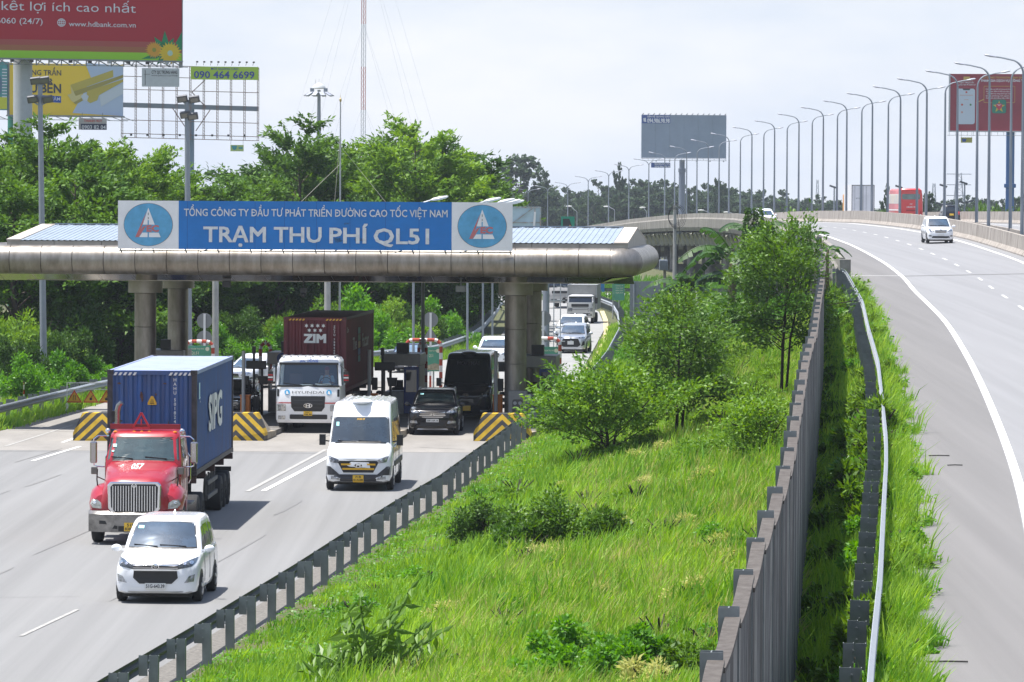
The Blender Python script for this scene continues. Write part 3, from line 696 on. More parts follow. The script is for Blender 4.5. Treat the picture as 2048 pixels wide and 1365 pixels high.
b = MB(); panel(b, 357.3, 403.5, 903.2, 501-.6); pn = b.obj('blue_panel', sign_blue, sg)
b = MB()
for x in (374.5, 510, 569, 633, 700, 771, 838): b.bar(sp(x, 404, .002), sp(x, 500, .002), .012, .004)
b.obj('panel_seam', mat('seam_dark', (.01, .07, .25), .7), pn)
b = MB(); TM = Matrix.Translation(sp(631.5, 433.5, .03)) @ SM.to_3x3().to_4x4()
b.text('TỔNG CÔNG TY ĐẦU TƯ PHÁT TRIỂN ĐƯỜNG CAO TỐC VIỆT NAM', TM, w=(895-368)/SC_, h=15.0/SC_, m=0, bold=0, fat=.012)
b.obj('lettering', letter, pn)
b = MB()
TM = Matrix.Translation(sp(525, 485, .03)) @ SM.to_3x3().to_4x4(); b.text('TRẠM THU', TM, w=(642-407)/SC_, h=31.5/SC_, bold=0, fat=.020); b.obj('lettering', letter, pn); b = MB()
TM = Matrix.Translation(sp(697.5, 486, .03)) @ SM.to_3x3().to_4x4(); b.text('PHÍ', TM, w=(733-658)/SC_, h=31.5/SC_, bold=0, fat=.020); b.obj('lettering', letter, pn); b = MB()
TM = Matrix.Translation(sp(803, 487, .03)) @ SM.to_3x3().to_4x4(); b.text('QL51', TM, w=(857-748)/SC_, h=31.5/SC_, bold=0, fat=.020)
b.obj('lettering', letter, pn)
for k, (x, y, w, h) in enumerate([(676, 481, 16, 11), (664, 465, 10, 8), (716, 480, 16, 10), (729, 455, 8, 12), (694, 447, 12, 6)]):
    b = MB(); pts = []; rnd = random.Random(k)
    for j in range(16):
        r_ = rnd.uniform(.35, 1.1); a = 2*math.pi*j/16; pts.append(sp(x+w*.6*r_*math.cos(a), y+h*.6*r_*math.sin(a), .005))
    b.poly(pts); b.obj('scorch_mark', mat('scorched_blue', (.02, .06, .12), .8, var=.7, vscale=9, col2=(.03, .16, .42)), pn)
b = MB()
for x in range(240, 1025, 65): b.bar(sp(x, 500.3, -.1), sp(x+2, 507, -.25), .04, .04); 
for x in range(270, 1000, 130): b.bar(sp(x, 505, -.1), sp(x+14, 500.5, -.3), .03, .03)
b.bar(sp(236, 503.5, -.3), sp(1024, 503.5, -.3), .05, .05)
b.obj('support_frame', galvd, sg)
# ------------------------------------------------------------ vehicles
from mathutils.bvhtree import BVHTree
def glassmat(name, col, metal=.25, rough=.07):
    return mat(name, col, rough, metal, spec=1.0, coat=1.0, var=.5, vscale=1.3)  # noise in the base colour paints uneven reflections into the glass
screen_sky = glassmat('windscreen_sky_reflect', (.06, .105, .16), .38); screen_dark = glassmat('windscreen_glass_dark', (.006, .011, .013), .06); side_glass = glassmat('side_window_glass', (.02, .035, .03), .3)  # screen_sky: blue base colour carries part of the reflected sky
lampglass = mat('headlamp_lens', (.36, .38, .41), .12, .5, coat=1, var=.8, vscale=14); amber = mat('amber_lens', (.75, .22, .03), .25); redlens = mat('red_lens', (.45, .015, .02), .25)
plate_w = mat('white_number_plate', (.70, .70, .68), .5); plate_y = mat('yellow_number_plate', (.80, .50, .04), .5); inkm = mat('plate_ink', (.02, .02, .02), .6)
def decal_pts(outline, n=28):
    """resample closed outline"""
    P = [Vector(p) for p in outline]; Ls = [(P[(i+1) % len(P)]-P[i]).length for i in range(len(P))]; o = []
    tot = sum(Ls)
    for p, q, l in zip(P, P[1:]+P[:1], Ls):
        k = max(1, int(round(n*l/tot))); o += [p+(q-p)*(j/k) for j in range(k)]
    return o
class Body:
    def __init__(s, mb): s.bvh = BVHTree.FromPolygons([Vector(v) for v in mb.v], mb.f)
    def hit(s, a, c, side):
        if side == 'F': o, d = Vector((a, -20, c)), Vector((0, 1, 0))
        elif side == 'B': o, d = Vector((a, 20, c)), Vector((0, -1, 0))
        elif side == 'R': o, d = Vector((20, a, c)), Vector((-1, 0, 0))
        elif side == 'L': o, d = Vector((-20, a, c)), Vector((1, 0, 0))
        else: o, d = Vector((a, c, 20)), Vector((0, 0, -1))
        h = s.bvh.ray_cast(o, d)
        return (h[0], h[1]) if h[0] else (None, None)
    def decal(s, mb, outline, side='F', off=.008, m=0, rings=4, n=28):
        P = decal_pts([(p[0], p[1], 0) for p in outline], n); c = sum(P, Vector())/len(P); vs = []
        last = None
        for k in range(rings, 0, -1):
            for p in P:
                q = c+(p-c)*(k/rings); h, nn = s.hit(q.x, q.y, side)
                if h is None: vs.append(None)
                else:
                    if nn.dot({'F': Vector((0, -1, 0)), 'B': Vector((0, 1, 0)), 'R': Vector((1, 0, 0)), 'L': Vector((-1, 0, 0)), 'T': Vector((0, 0, 1))}[side]) < 0: nn = -nn
                    vs.append(h+nn*off)
        h, nn = s.hit(c.x, c.y, side); vs.append(h+Vector({'F': (0, -off, 0), 'B': (0, off, 0), 'R': (off, 0, 0), 'L': (-off, 0, 0), 'T': (0, 0, off)}[side]) if h else None)
        good = [v for v in vs if v is not None]
        if not good: return
        fill = {'F': 1, 'B': 1, 'R': 0, 'L': 0, 'T': 2}[side]; av = good[0]
        N_ = len(P); allp = []
        for k in range(rings, 0, -1):
            for p in P: allp.append(c+(p-c)*(k/rings))
        allp.append(c); w = []
        for v, q in zip(vs, allp):
            if v is None:
                v = av.copy()
                if side in 'FB': v.x, v.z = q.x, q.y
                elif side in 'RL': v.y, v.z = q.x, q.y
                else: v.x, v.y = q.x, q.y
            else: av = v
            w.append(v)
        fs = []
        for k in range(rings-1):
            for i in range(N_): fs.append((k*N_+i, k*N_+(i+1) % N_, (k+1)*N_+(i+1) % N_, (k+1)*N_+i))
        for i in range(N_): fs.append(((rings-1)*N_+i, (rings-1)*N_+(i+1) % N_, len(w)-1))
        mb.add(w, fs, m)
    def text(s, mb, t, x, z, w, h, side='F', off=.014, m=0, bold=.02, rot=0):
        v, f = text_geo(t, bold); xs = [a for a, b in v]; x0, x1 = min(xs), max(xs); kx = w/(x1-x0) if w else h/.729; k = h/.729
        vs = []
        for a, b in v:
            p, q = (a-(x0+x1)/2)*kx, b*k - h/2
            if rot: p, q = q*math.cos(rot)*0+(p*math.cos(rot)-q*math.sin(rot)), p*math.sin(rot)+q*math.cos(rot)
            hh, nn = s.hit(x+(p if side not in 'LB' else -p), z+q, side)
            dv = Vector({'F': (0, -off, 0), 'B': (0, off, 0), 'R': (off, 0, 0), 'L': (-off, 0, 0), 'T': (0, 0, off)}[side])
            vs.append((hh+dv) if hh else Vector((0, 0, 0)))
        mb.add(vs, f, m)
def sym(o): return [(-x, z) for x, z in o][::-1]
def rrect(x0, z0, x1, z1, r=.03):
    o = []
    for cx_, cz, a in ((x1-r, z1-r, 0), (x0+r, z1-r, 90), (x0+r, z0+r, 180), (x1-r, z0+r, 270)):
        for k in range(4): o.append((cx_+r*math.cos(R(a+30*k)), cz+r*math.sin(R(a+30*k))))
    return o
def ell(cx_, cz, rx, rz, n=16): return [(cx_+rx*math.cos(2*math.pi*k/n), cz+rz*math.sin(2*math.pi*k/n)) for k in range(n)]
def wheel(par, x, y, r, w, rim_m=rimm, rimf=.64, dual=False, name='wheel'):
    sx = 1 if x > 0 else -1
    b = MB(); n = 24; prof = [(0, rimf*r), (0, .9*r), (.02, .97*r), (.06, r), (w-.06, r), (w-.02, .97*r), (w, .9*r), (w, rimf*r)]
    b.loft([[(x-sx*a, y+rr*math.cos(2*math.pi*k/n), r+rr*math.sin(2*math.pi*k/n)) for k in range(n)] for a, rr in prof], caps=True)
    t = b.obj(name, rubber, par, smooth=True)
    b = MB(); 
    b.loft([[(x-sx*a, y+rr*math.cos(2*math.pi*k/n), r+rr*math.sin(2*math.pi*k/n)) for k in range(n)] for a, rr in ((-.004, rimf*r), (-.006, rimf*r-.02), (.05, rimf*r-.035), (.06, .02))], caps=True, m=1)
    for k in range(5):
        a = 2*math.pi*k/5+.3; p0 = (x+sx*.012, y+.05*math.cos(a), r+.05*math.sin(a)); p1 = (x+sx*.004, y+(rimf*r-.01)*math.cos(a), r+(rimf*r-.01)*math.sin(a)); b.bar(p0, p1, .07, .03, 0, up=(1, 0, 0))
    b.cyl((x-sx*.02, y, r), (x+sx*.02, y, r), .06, n=10)
    b.obj('rim', [rim_m, darkm], t)
    return t
def carbody(S):
    L, W, H = S['L'], S['W']/2, S['H']; zb = S.get('clear', .22); zf = S['hoodf']; belt = S['belt']; aw = S['aw']; b = MB()
    st = [(0, .72, zb+.14, zf*.90), (.05, .86, zb+.03, zf*.955), (.14, .94, zb, zf*.99), (.32, .98, zb, zf+.02), (.7*aw, 1, zb, zf+(belt-zf)*.62), (aw, 1, zb, belt-.02), (aw+.5, 1, zb, belt), (L*.6, 1, zb, belt+.0), (L-.5, .985, zb, belt+.02), (L-.15, .95, zb+.03, belt+.0), (L-.04, .9, zb+.08, belt-.12), (L, .80, zb+.16, belt-.28)]
    if 'st' in S: st = S['st']
    rings = []
    for a, wf, z0, z1 in st:
        w = W*wf; y = a-L/2
        half = [(.80, z0, 0), (.95, z0+.04, 0), (.995, z0+.18, 0), (1.0, (z0+z1)/2, 0), (.99, z1-.20, 0), (.955, z1-.08, 0), (.88, z1-.015, 0), (.6, z1+.012, 0), (.25, z1+.022, 0)]
        if z1-z0 < .45: half = [(.8, z0, 0), (.9, z0+.03, 0), (.97, z0+.1, 0), (1, (z0+z1)/2, 0), (.98, z1-.12, 0), (.93, z1-.06, 0), (.85, z1-.01, 0), (.6, z1+.01, 0), (.25, z1+.015, 0)]
        r_ = [(x*w, y+S.get('nose', .05)*(x*x)*(1 if a < .5 else 0), z) for x, z, _ in half]; r_ += [(-x, yy, z) for x, yy, z in r_[::-1]]
        rings.append(r_)
    b.loft(rings)
    # greenhouse
    awt = S['awt']; ar = S['ar']; art = S['art']; wt = S.get('wt', .80); wb = S.get('wb', .93)
    def ring(af, ab, hw, z, kf=.12, rc=.13):
        p = []
        for k in range(9): x = -1+.25*k; xx = x*(hw-rc*.8); p.append((xx, af-L/2+kf*(x*x), z))
        p.append((hw-rc*.25, af-L/2+kf+rc*.35, z)); p.append((hw, af-L/2+kf+rc, z))
        for k in range(1, 6): p.append((hw*(1-.03*(k/6)**2), af-L/2+kf+rc+(ab-af-2*rc-kf-.05)*k/6, z))
        p.append((hw*.965, ab-L/2-rc-.05, z)); p.append((hw*.965-rc*.25, ab-L/2-rc*.35-.05, z))
        for k in range(5): x = 1-.5*k; p.append((x*(hw*.965-rc*.8), ab-L/2-.05*x*x, z))
        q = [(-x, y, z) for x, y, z in p[9:9+9][::-1]]
        return p+q[:]
    rs = []
    for t, z in ((0, belt-.06), (.5, belt+(H-.1-belt)*.5), (.86, H-.14), (1, H-.07)):
        tt = t; bul = .02*math.sin(math.pi*t)
        rs.append(ring(aw+(awt-aw)*tt-bul*2, ar+(art-ar)*tt+bul, W*(wb+(wt-wb)*tt)+bul, z))
    rs.append(ring(awt+.10, art-.05, W*(wt-.04), H-.03)); rs.append(ring(awt+.28, art-.2, W*(wt-.16), H-.008)); rs.append(ring(awt+.7, art-.6, W*(wt-.45), H))
    b.loft(rs)
    return b
def mirrors(t, S, m, y, z, x, sz=(.24, .12, .17)):
    for s in (-1, 1):
        b = MB(); (b.box((s*(x+.14), y, z), sz) if sz[2] > .3 else b.ball((s*(x+.12), y, z), (sz[0]/2, sz[1]/2, sz[2]/2), 10, 6)); b.bar((s*(x-.08), y+.05, z-.05), (s*(x+.06), y+.02, z-.03), .06, .04)
        b.obj('mirror', m, t, smooth=True)
def common(t, S, B, paintm):
    L, W = S['L'], S['W']; r = S['wr']; 
    for y in S['wy']:
        for s in (-1, 1):
            b = MB(); o = [(y-L/2+(r+.06)*math.cos(a), max(S.get('clear', .22)+.0, r+(r+.06)*math.sin(a))) for a in [2*math.pi*k/20 for k in range(20)]]
            B.decal(b, o, 'R' if s > 0 else 'L', .006, rings=3); b.obj('wheel_arch', black, t)
            wheel(t, s*(W/2+.012), y-L/2, r, .21, S.get('rim', rimm))
    b = MB(); b.box((0, .0, S.get('clear', .22)+.02), (W*.82, L*.88, .2)); b.box((0, S['wy'][0]-L/2, r), (W*.8, .12, .12)); b.box((0, S['wy'][1]-L/2, r), (W*.8, .12, .12)); b.obj('underbody', darkm, t)
def plate(t, B, txt, x, z, w, h, m, side='F', lines=1):
    b = MB(); B.decal(b, rrect(x-w/2, z-h/2, x+w/2, z+h/2, .01), side, .03, rings=2, n=12); B.decal(b, rrect(x-w/2, z-h/2, x+w/2, z+h/2, .01), side, .012, rings=2, n=12); o = b.obj('number_plate', m, t)
    if txt:
        b = MB(); tt = txt.split('|')
        for i, s in enumerate(tt): B.text(b, s, x, z+(0 if len(tt) == 1 else (h*.23 if i == 0 else -h*.22)), w*(.88 if len(tt) == 1 or i else .55), h*(.62 if len(tt) == 1 else .34), side, .036, bold=.02)
        b.obj('lettering', inkm, o)
def make_car(name, label, cat, S, loc, rz, group=None):
    t = thing(name, label, cat, loc, rz, group); L, W, H = S['L'], S['W'], S['H']; mb = carbody(S); B = Body(mb); bm_ = S['paint']
    mb.obj('body', bm_, t, smooth=True)
    common(t, S, B, bm_)
    b = MB(); B.decal(b, S['screen'], 'F', .01, rings=5, n=36); ws = b.obj('windscreen', S.get('glass', screen_sky), t, smooth=True)
    b = MB(); B.decal(b, [(x*1.035, z+(.02 if z > 1.4*0+S['belt']+.2 else -.03)) for x, z in S['screen']], 'F', .005, rings=5, n=36); b.obj('screen_surround', black, t)
    if S.get('sticker'):
        b = MB(); x, z, w, h = S['sticker']; B.decal(b, rrect(x, z, x+w, z+h, .005), 'F', .016, rings=2, n=10); b.obj('sticker', mat('cyan_sticker', (.35, .72, .70), .6), ws)
    for sd in 'RL':
        for o in S['side']:
            b = MB(); B.decal(b, [(y-L/2, z) for y, z in o], sd, .008, rings=3); b.obj('side_window', side_glass, t)
    for s in (-1, 1):
        b = MB(); o = S['head'] if s > 0 else sym(S['head']); B.decal(b, o, 'F', .010, rings=4); hl = b.obj('headlight', S.get('headm', lampglass), t)
        b = MB(); c = (sum(p[0] for p in o)/len(o), sum(p[1] for p in o)/len(o)); 
        for k in (-.06, .07): B.decal(b, ell(c[0]+k*s, c[1]+(.0 if k < 0 else .015), .035, .03, 10), 'F', .02, rings=2, n=10)
        b.obj('bulb', [chrome], hl)
        if 'fog' in S:
            b = MB(); B.decal(b, S['fog'] if s > 0 else sym(S['fog']), 'F', .010, rings=2, m=0); b.obj('fog_lamp', lampglass, t)
    for nm, o, m, off in S.get('front', []):
        b = MB(); B.decal(b, o, 'F', off, rings=4, n=32); b.obj(nm, m, t)
    if 'bars' in S:
        b = MB()
        for x0, z0, x1, z1, th in S['bars']: B.decal(b, [(x0, z0-th), (x1, z1-th), (x1, z1+th), (x0, z0+th)], 'F', .018, rings=2, n=24)
        b.obj('grille_bars', S.get('barm', chrome), t)
    if 'badge' in S:
        x, z, rx, rz_, kind = S['badge']; b = MB(); B.decal(b, ell(x, z, rx, rz_), 'F', .022, rings=2, n=16); B.decal(b, ell(x, z, rx*.8, rz_*.78), 'F', .025, m=1, rings=2, n=16)
        if kind == 'H': B.text(b, 'H', x, z, rx*1.0, rz_*1.15, 'F', .03, m=0, bold=.03)
        if kind == 'T': B.decal(b, ell(x, z+rz_*.1, rx*.34, rz_*.7), 'F', .028, rings=2, n=14); B.decal(b, ell(x, z+rz_*.35, rx*.75, rz_*.3), 'F', .029, rings=2, n=14); B.decal(b, ell(x, z+rz_*.35, rx*.5, rz_*.14), 'F', .031, m=1, rings=2, n=14); B.decal(b, ell(x, z-rz_*.1, rx*.16, rz_*.4), 'F', .031, m=1, rings=2, n=14)
        b.obj('badge', [chrome, black], t)
    if 'plate' in S: plate(t, B, *S['plate'])
    mirrors(t, S, S.get('mirm', bm_), S['mir'][0]-L/2, S['mir'][1], S['mir'][2], S.get('mirs', (.24, .12, .17)))
    # door seams and handles on both sides
    b = MB()
    for sx in (-1, 1):
        for y in S.get('seams', (1.55, 2.55, 3.5)):
            for z0 in np.linspace(S.get('clear', .22)+.18, S['belt']-.05, 7)[:-1]:
                z1 = z0+(S['belt']-.23-S.get('clear', .22))/6; h0, _ = B.hit(y-L/2, z0, 'R'); h1, _ = B.hit(y-L/2, z1, 'R')
                if h0 and h1: b.bar((sx*(h0.x+.001), h0.y, h0.z), (sx*(h1.x+.001), h1.y, h1.z), .012, .006)
    b.obj('door_seam', mat('seam_grey', (.1, .1, .1), .8), t)  # dark grey line along each door gap
    for sx in (-1, 1):
        for y in S.get('handles', (2.35, 3.3)):
            h0, _ = B.hit(y-L/2, S['belt']-.13, 'R')
            if h0: b = MB(); b.box((sx*(h0.x+.015), h0.y, h0.z), (.03, .2, .03)); b.obj('door_handle', bm_, t, bevel=.008)
    # wipers
    b = MB(); zb = S['screen'][0][1]
    for x0, x1 in ((-.62, -.1), (-.05, .52)):
        h0, _ = B.hit(x0*W/1.8, zb+.05, 'F'); h1, _ = B.hit(x1*W/1.8, zb+.015, 'F')
        if h0 and h1: b.bar(h0+Vector((0, -.025, .01)), h1+Vector((0, -.025, .01)), .02, .02)
    b.obj('wiper', black, t)
    if S.get('antenna'):
        b = MB(); b.hexa([(-.03, L*.25, H-.01), (.03, L*.25, H-.01), (.03, L*.25+.16, H-.01), (-.03, L*.25+.16, H-.01)], [(-.008, L*.25+.1, H+.07), (.008, L*.25+.1, H+.07), (.008, L*.25+.14, H+.07), (-.008, L*.25+.14, H+.07)]); b.obj('antenna', bm_, t)
    if S.get('rails'):
        for sx in (-1, 1):
            b = MB(); x = sx*W/2*S.get('wt', .8)*.93; b.tube([(x, S['awt']-L/2+.35, H-.05), (x, S['awt']-L/2+.55, H+.02), (x, S['art']-L/2-.5, H+.02), (x, S['art']-L/2-.3, H-.05)], .022, 6); b.obj('roof_rail', S.get('railm', black), t)
    # tail
    for s in (-1, 1):
        b = MB(); B.decal(b, [(s*W*.33, S['belt']-.3), (s*W*.43, S['belt']-.3), (s*W*.42, S['belt']+.02), (s*W*.36, S['belt']-.02)], 'B', .01); b.obj('tail_light', redlens, t)
    if S.get('rear'):
        for nm, o, m, off in S['rear']: b = MB(); B.decal(b, o, 'B', off, rings=4, n=30); b.obj(nm, m, t)
    return t, B
def place(px_, py_, Yf, L, rz):
    """centre of a vehicle whose front face centre stands over pixel column px_ at depth Yf"""
    p = pxY(px_, 600, Yf); c = Vector((p.x, Yf, 0)) + Vector((-math.sin(rz)*L/2, math.cos(rz)*L/2, 0)); return c

body_white = mat('car_paint_white', (.80, .82, .85), .22, coat=.8); body_black = mat('car_paint_black', (.004, .005, .009), .2, coat=.45, spec=.3); body_silver = mat('car_paint_silver', (.48, .51, .56), .28, .5, coat=.8)
body_navy = mat('car_paint_dark_blue', (.01, .016, .04), .16, coat=1); body_pearl = mat('car_paint_pearl', (.66, .68, .72), .25, coat=.7)
silver_trim = mat('silver_trim', (.5, .5, .5), .35, .5)
mpv_side = [[(1.5, 1.12), (2.25, 1.10), (2.25, 1.60), (2.0, 1.58)], [(2.35, 1.10), (3.25, 1.10), (3.22, 1.62), (2.35, 1.61)], [(3.38, 1.12), (4.2, 1.17), (4.05, 1.56), (3.38, 1.61)]]
INNOVA = dict(L=4.735, W=1.87, H=1.80, hoodf=.93, belt=1.13, aw=1.12, awt=1.98, ar=4.62, art=4.25, wt=.765, wb=.94, wr=.335, wy=(.88, 3.63), paint=body_white, clear=.22,
    screen=[(-.76, 1.17), (.76, 1.17), (.64, 1.66), (.3, 1.685), (-.3, 1.685), (-.64, 1.66)], sticker=(-.6, 1.55, .13, .06), side=mpv_side,
    head=[(.50, .77), (.80, .83), (.86, .90), (.87, 1.0), (.74, .96), (.5, .86)], headm=mat('dark_headlamp', (.07, .08, .09), .12, .3, coat=1, var=.8, vscale=20),
    fog=[(.64, .47), (.84, .50), (.86, .66), (.74, .62)], front=[
        ('upper_grille', [(-.5, .77), (.5, .77), (.52, .88), (-.52, .88)], black, .012), ('grille', [(-.36, .45), (.36, .45), (.50, .58), (.48, .735), (-.48, .735), (-.50, .58)], black, .014),
        ('bumper_trim', [(-.6, .24), (.6, .24), (.62, .285), (-.62, .285)], silver_trim, .012)],
    bars=[(-.5, .80, .5, .80, .008), (-.5, .855, .5, .855, .010), (-.49, .748, .49, .748, .008)], badge=(0, .825, .085, .058, 'T'), plate=('51G-643.39', 0, .40, .47, .13, plate_w), mir=(1.42, 1.14, .93), antenna=True)
t, B = make_car('minivan', 'white minivan leading the traffic, nearest vehicle on the lower road', 'minivan', INNOVA, place(312, 0, 105.2, 4.735, R(-2.8)), R(-2.8))
SANTAFE = dict(L=4.70, W=1.88, H=1.68, hoodf=.98, belt=1.10, aw=1.25, awt=2.1, ar=4.6, art=4.15, wt=.76, wb=.93, wr=.37, wy=(.92, 3.62), paint=body_black, clear=.24, glass=screen_dark, rails=True, railm=galv,
    screen=[(-.76, 1.15), (.76, 1.15), (.63, 1.55), (.3, 1.575), (-.3, 1.575), (-.63, 1.55)], sticker=(-.58, 1.47, .13, .05), side=[[(1.6, 1.12), (2.35, 1.10), (2.35, 1.50), (2.15, 1.49)], [(2.45, 1.10), (3.3, 1.12), (3.2, 1.51), (2.45, 1.52)], [(3.42, 1.15), (4.1, 1.2), (3.85, 1.46), (3.42, 1.50)]],
    head=[(.50, .86), (.72, .84), (.88, .93), (.86, 1.04), (.70, 1.0)], fog=[(.56, .46), (.86, .47), (.86, .56), (.6, .56)], front=[
        ('grille', [(-.34, .66), (.34, .66), (.54, .78), (.48, .88), (0, .905), (-.48, .88), (-.54, .78)], mat('dark_grille', (.05, .05, .055), .4, .5), .012), ('lower_grille', [(-.5, .36), (.5, .36), (.45, .50), (-.45, .50)], black, .012), ('bumper_trim', [(-.6, .22), (.6, .22), (.55, .275), (-.55, .275)], silver_trim, .012)],
    bars=[(-.40, .70, .40, .70, .011), (-.50, .76, .50, .76, .011), (-.47, .82, .47, .82, .011), (-.48, .885, .48, .885, .009)], badge=(0, .80, .10, .058, 'H'), plate=('30F-169.14', 0, .57, .47, .12, plate_w), mir=(1.5, 1.13, .93))
t, B = make_car('suv', 'glossy black sport utility car with chrome grille leaving the toll lane beside the white van', 'car', SANTAFE, place(866, 0, 179.8, 4.7, R(-2.5)), R(-2.5))
AVANZA = dict(INNOVA, L=4.4, W=1.75, H=1.70, paint=body_silver, sticker=None, screen=[(-.70, 1.13), (.70, 1.13), (.58, 1.56), (-.58, 1.56)], head=[(.46, .88), (.80, .90), (.84, .98), (.5, .95)], side=[[(y*.93, z-.08) for y, z in o] for o in mpv_side], wy=(.8, 3.5), ar=4.3, art=4.0, hoodf=.96, belt=1.10, plate=('', 0, .62, .36, .2, plate_w), bars=[(-.5, .93, .5, .93, .010), (-.75, .33, -.45, .3, .02), (.45, .3, .75, .33, .02)], badge=(0, .93, .08, .03, 'T'), seams=(1.45, 2.4, 3.2),
    front=[('grille', [(-.42, .38), (.42, .38), (.58, .5), (.44, .86), (-.44, .86), (-.58, .5)], black, .012), ('bumper_vent', [(.6, .42), (.8, .5), (.8, .72), (.7, .7)], black, .012), ('bumper_vent', sym([(.6, .42), (.8, .5), (.8, .72), (.7, .7)]), black, .012)])
AVANZA.pop('fog')
rzv = R(-3)
make_car('minivan', 'silver minivan with big black grille coming down the far curve', 'minivan', AVANZA, place(1145.5, 0, 274.5, 4.4, rzv), R(-6))
SUVW = dict(AVANZA, H=1.72, W=1.82, paint=body_white, screen=[(-.72, 1.14), (.72, 1.14), (.6, 1.58), (-.6, 1.58)])
make_car('suv', 'white car right behind the silver minivan on the far curve', 'car', SUVW, place(1139, 0, 294, 4.4, R(-6)), R(-8))
SEDAN = dict(SANTAFE, L=4.6, W=1.8, H=1.46, hoodf=.80, belt=.93, aw=1.35, awt=2.2, ar=4.3, art=3.75, paint=body_white, rails=False, glass=screen_sky, sticker=(-.5, 1.3, .1, .05), screen=[(-.70, .98), (.70, .98), (.56, 1.36), (-.56, 1.36)], side=[[(1.7, .96), (2.4, .95), (2.4, 1.33), (2.2, 1.32)], [(2.5, .95), (3.6, 1.0), (3.3, 1.3), (2.5, 1.34)]], head=[(.5, .62), (.8, .66), (.85, .76), (.6, .74)], fog=[(.6, .34), (.8, .36), (.8, .44), (.6, .42)], front=[('grille', [(-.3, .42), (.3, .42), (.42, .6), (.38, .72), (-.38, .72), (-.42, .6)], black, .012)], bars=[(-.4, .6, .4, .6, .01)], badge=(0, .66, .07, .045, 'T'), plate=('', 0, .42, .45, .11, plate_w), wr=.32, wy=(.85, 3.55), mir=(1.6, .98, .9), seams=(1.6, 2.45, 3.4))
make_car('car', 'white car with bluish windscreen behind the black minibus, beside the round steel column', 'car', dict(SEDAN, H=1.55, belt=1.0), place(984, 0, 253, 4.6, R(-4)), R(-4))
make_car('car', 'dark blue car waiting behind the middle toll booth', 'car', dict(SEDAN, paint=body_navy, glass=glassmat('windscreen_pale_blue', (.25, .38, .5), .5)), place(806, 0, 243, 4.6, R(-8)), R(-8))
make_car('car', 'white sedan half hidden by the top of the blue container', 'car', dict(SEDAN, H=1.6, belt=1.05, paint=body_pearl), place(462, 0, 222, 4.6, R(-26)), R(-26))
make_car('suv', 'black car waiting in the toll lane just behind the blue container', 'car', dict(SANTAFE, plate=('', 0, .57, .47, .12, plate_w)), place(452, 0, 189, 4.7, R(-4)), R(-4))
# highway cars
p = line_at(323, 5.75)
HIN = dict(INNOVA, W=1.77, screen=[(-.72, 1.14), (.72, 1.14), (.60, 1.63), (-.60, 1.63)], head=[(.44, .78), (.76, .80), (.80, .97), (.66, .95)], headm=lampglass, fog=[(.6, .42), (.8, .44), (.8, .56), (.62, .54)], sticker=None,
    front=[('grille', [(-.36, .68), (.36, .68), (.42, .88), (-.42, .88)], black, .012), ('lower_grille', [(-.62, .34), (.62, .34), (.55, .47), (-.55, .47)], black, .012)], bars=[(-.38, .73, .38, .73, .012), (-.39, .79, .39, .79, .012), (-.40, .85, .40, .85, .012)], plate=('', 0, .55, .44, .12, plate_w), badge=(0, .88, .09, .04, 'T'))
make_car('minivan', 'white minivan alone on the open highway lanes in front of the median barrier', 'minivan', HIN, (p.x, p.y, p.z+.012), R(1.5))
p = line_at(474, 1.2); make_car('car', 'white car on the highway crest, half hidden behind tall bushes', 'car', dict(SEDAN, H=1.6, belt=1.05), (p.x, p.y, p.z+.01), -th_at(470)+R(6))
p = line_at(492, 2.2); make_car('car', 'red car tucked behind the white car on the highway crest', 'car', dict(SEDAN, paint=mat('car_paint_red', (.5, .02, .03), .25, coat=.7)), (p.x, p.y, p.z+.01), -th_at(484)+R(3))
XP = dict(AVANZA, paint=body_black, H=1.73, W=1.78, rear=[('rear_window', [(-.62, 1.12), (.62, 1.12), (.55, 1.5), (-.55, 1.5)], screen_dark, .012), ('number_plate', rrect(-.2, .72, .2, .9, .01), plate_y, .014)])
p = pxY(1900, 430, 455); p = line_at(455, 10.4+7.7)
p = Vector((pxY(1899, 430, 455).x, 455, line_at(455, 9).z))
make_car('suv', 'black car seen from behind on the far carriageway, right of the red bus', 'car', XP, (p.x, p.y, p.z+.01), R(180)-th_at(455)*0)

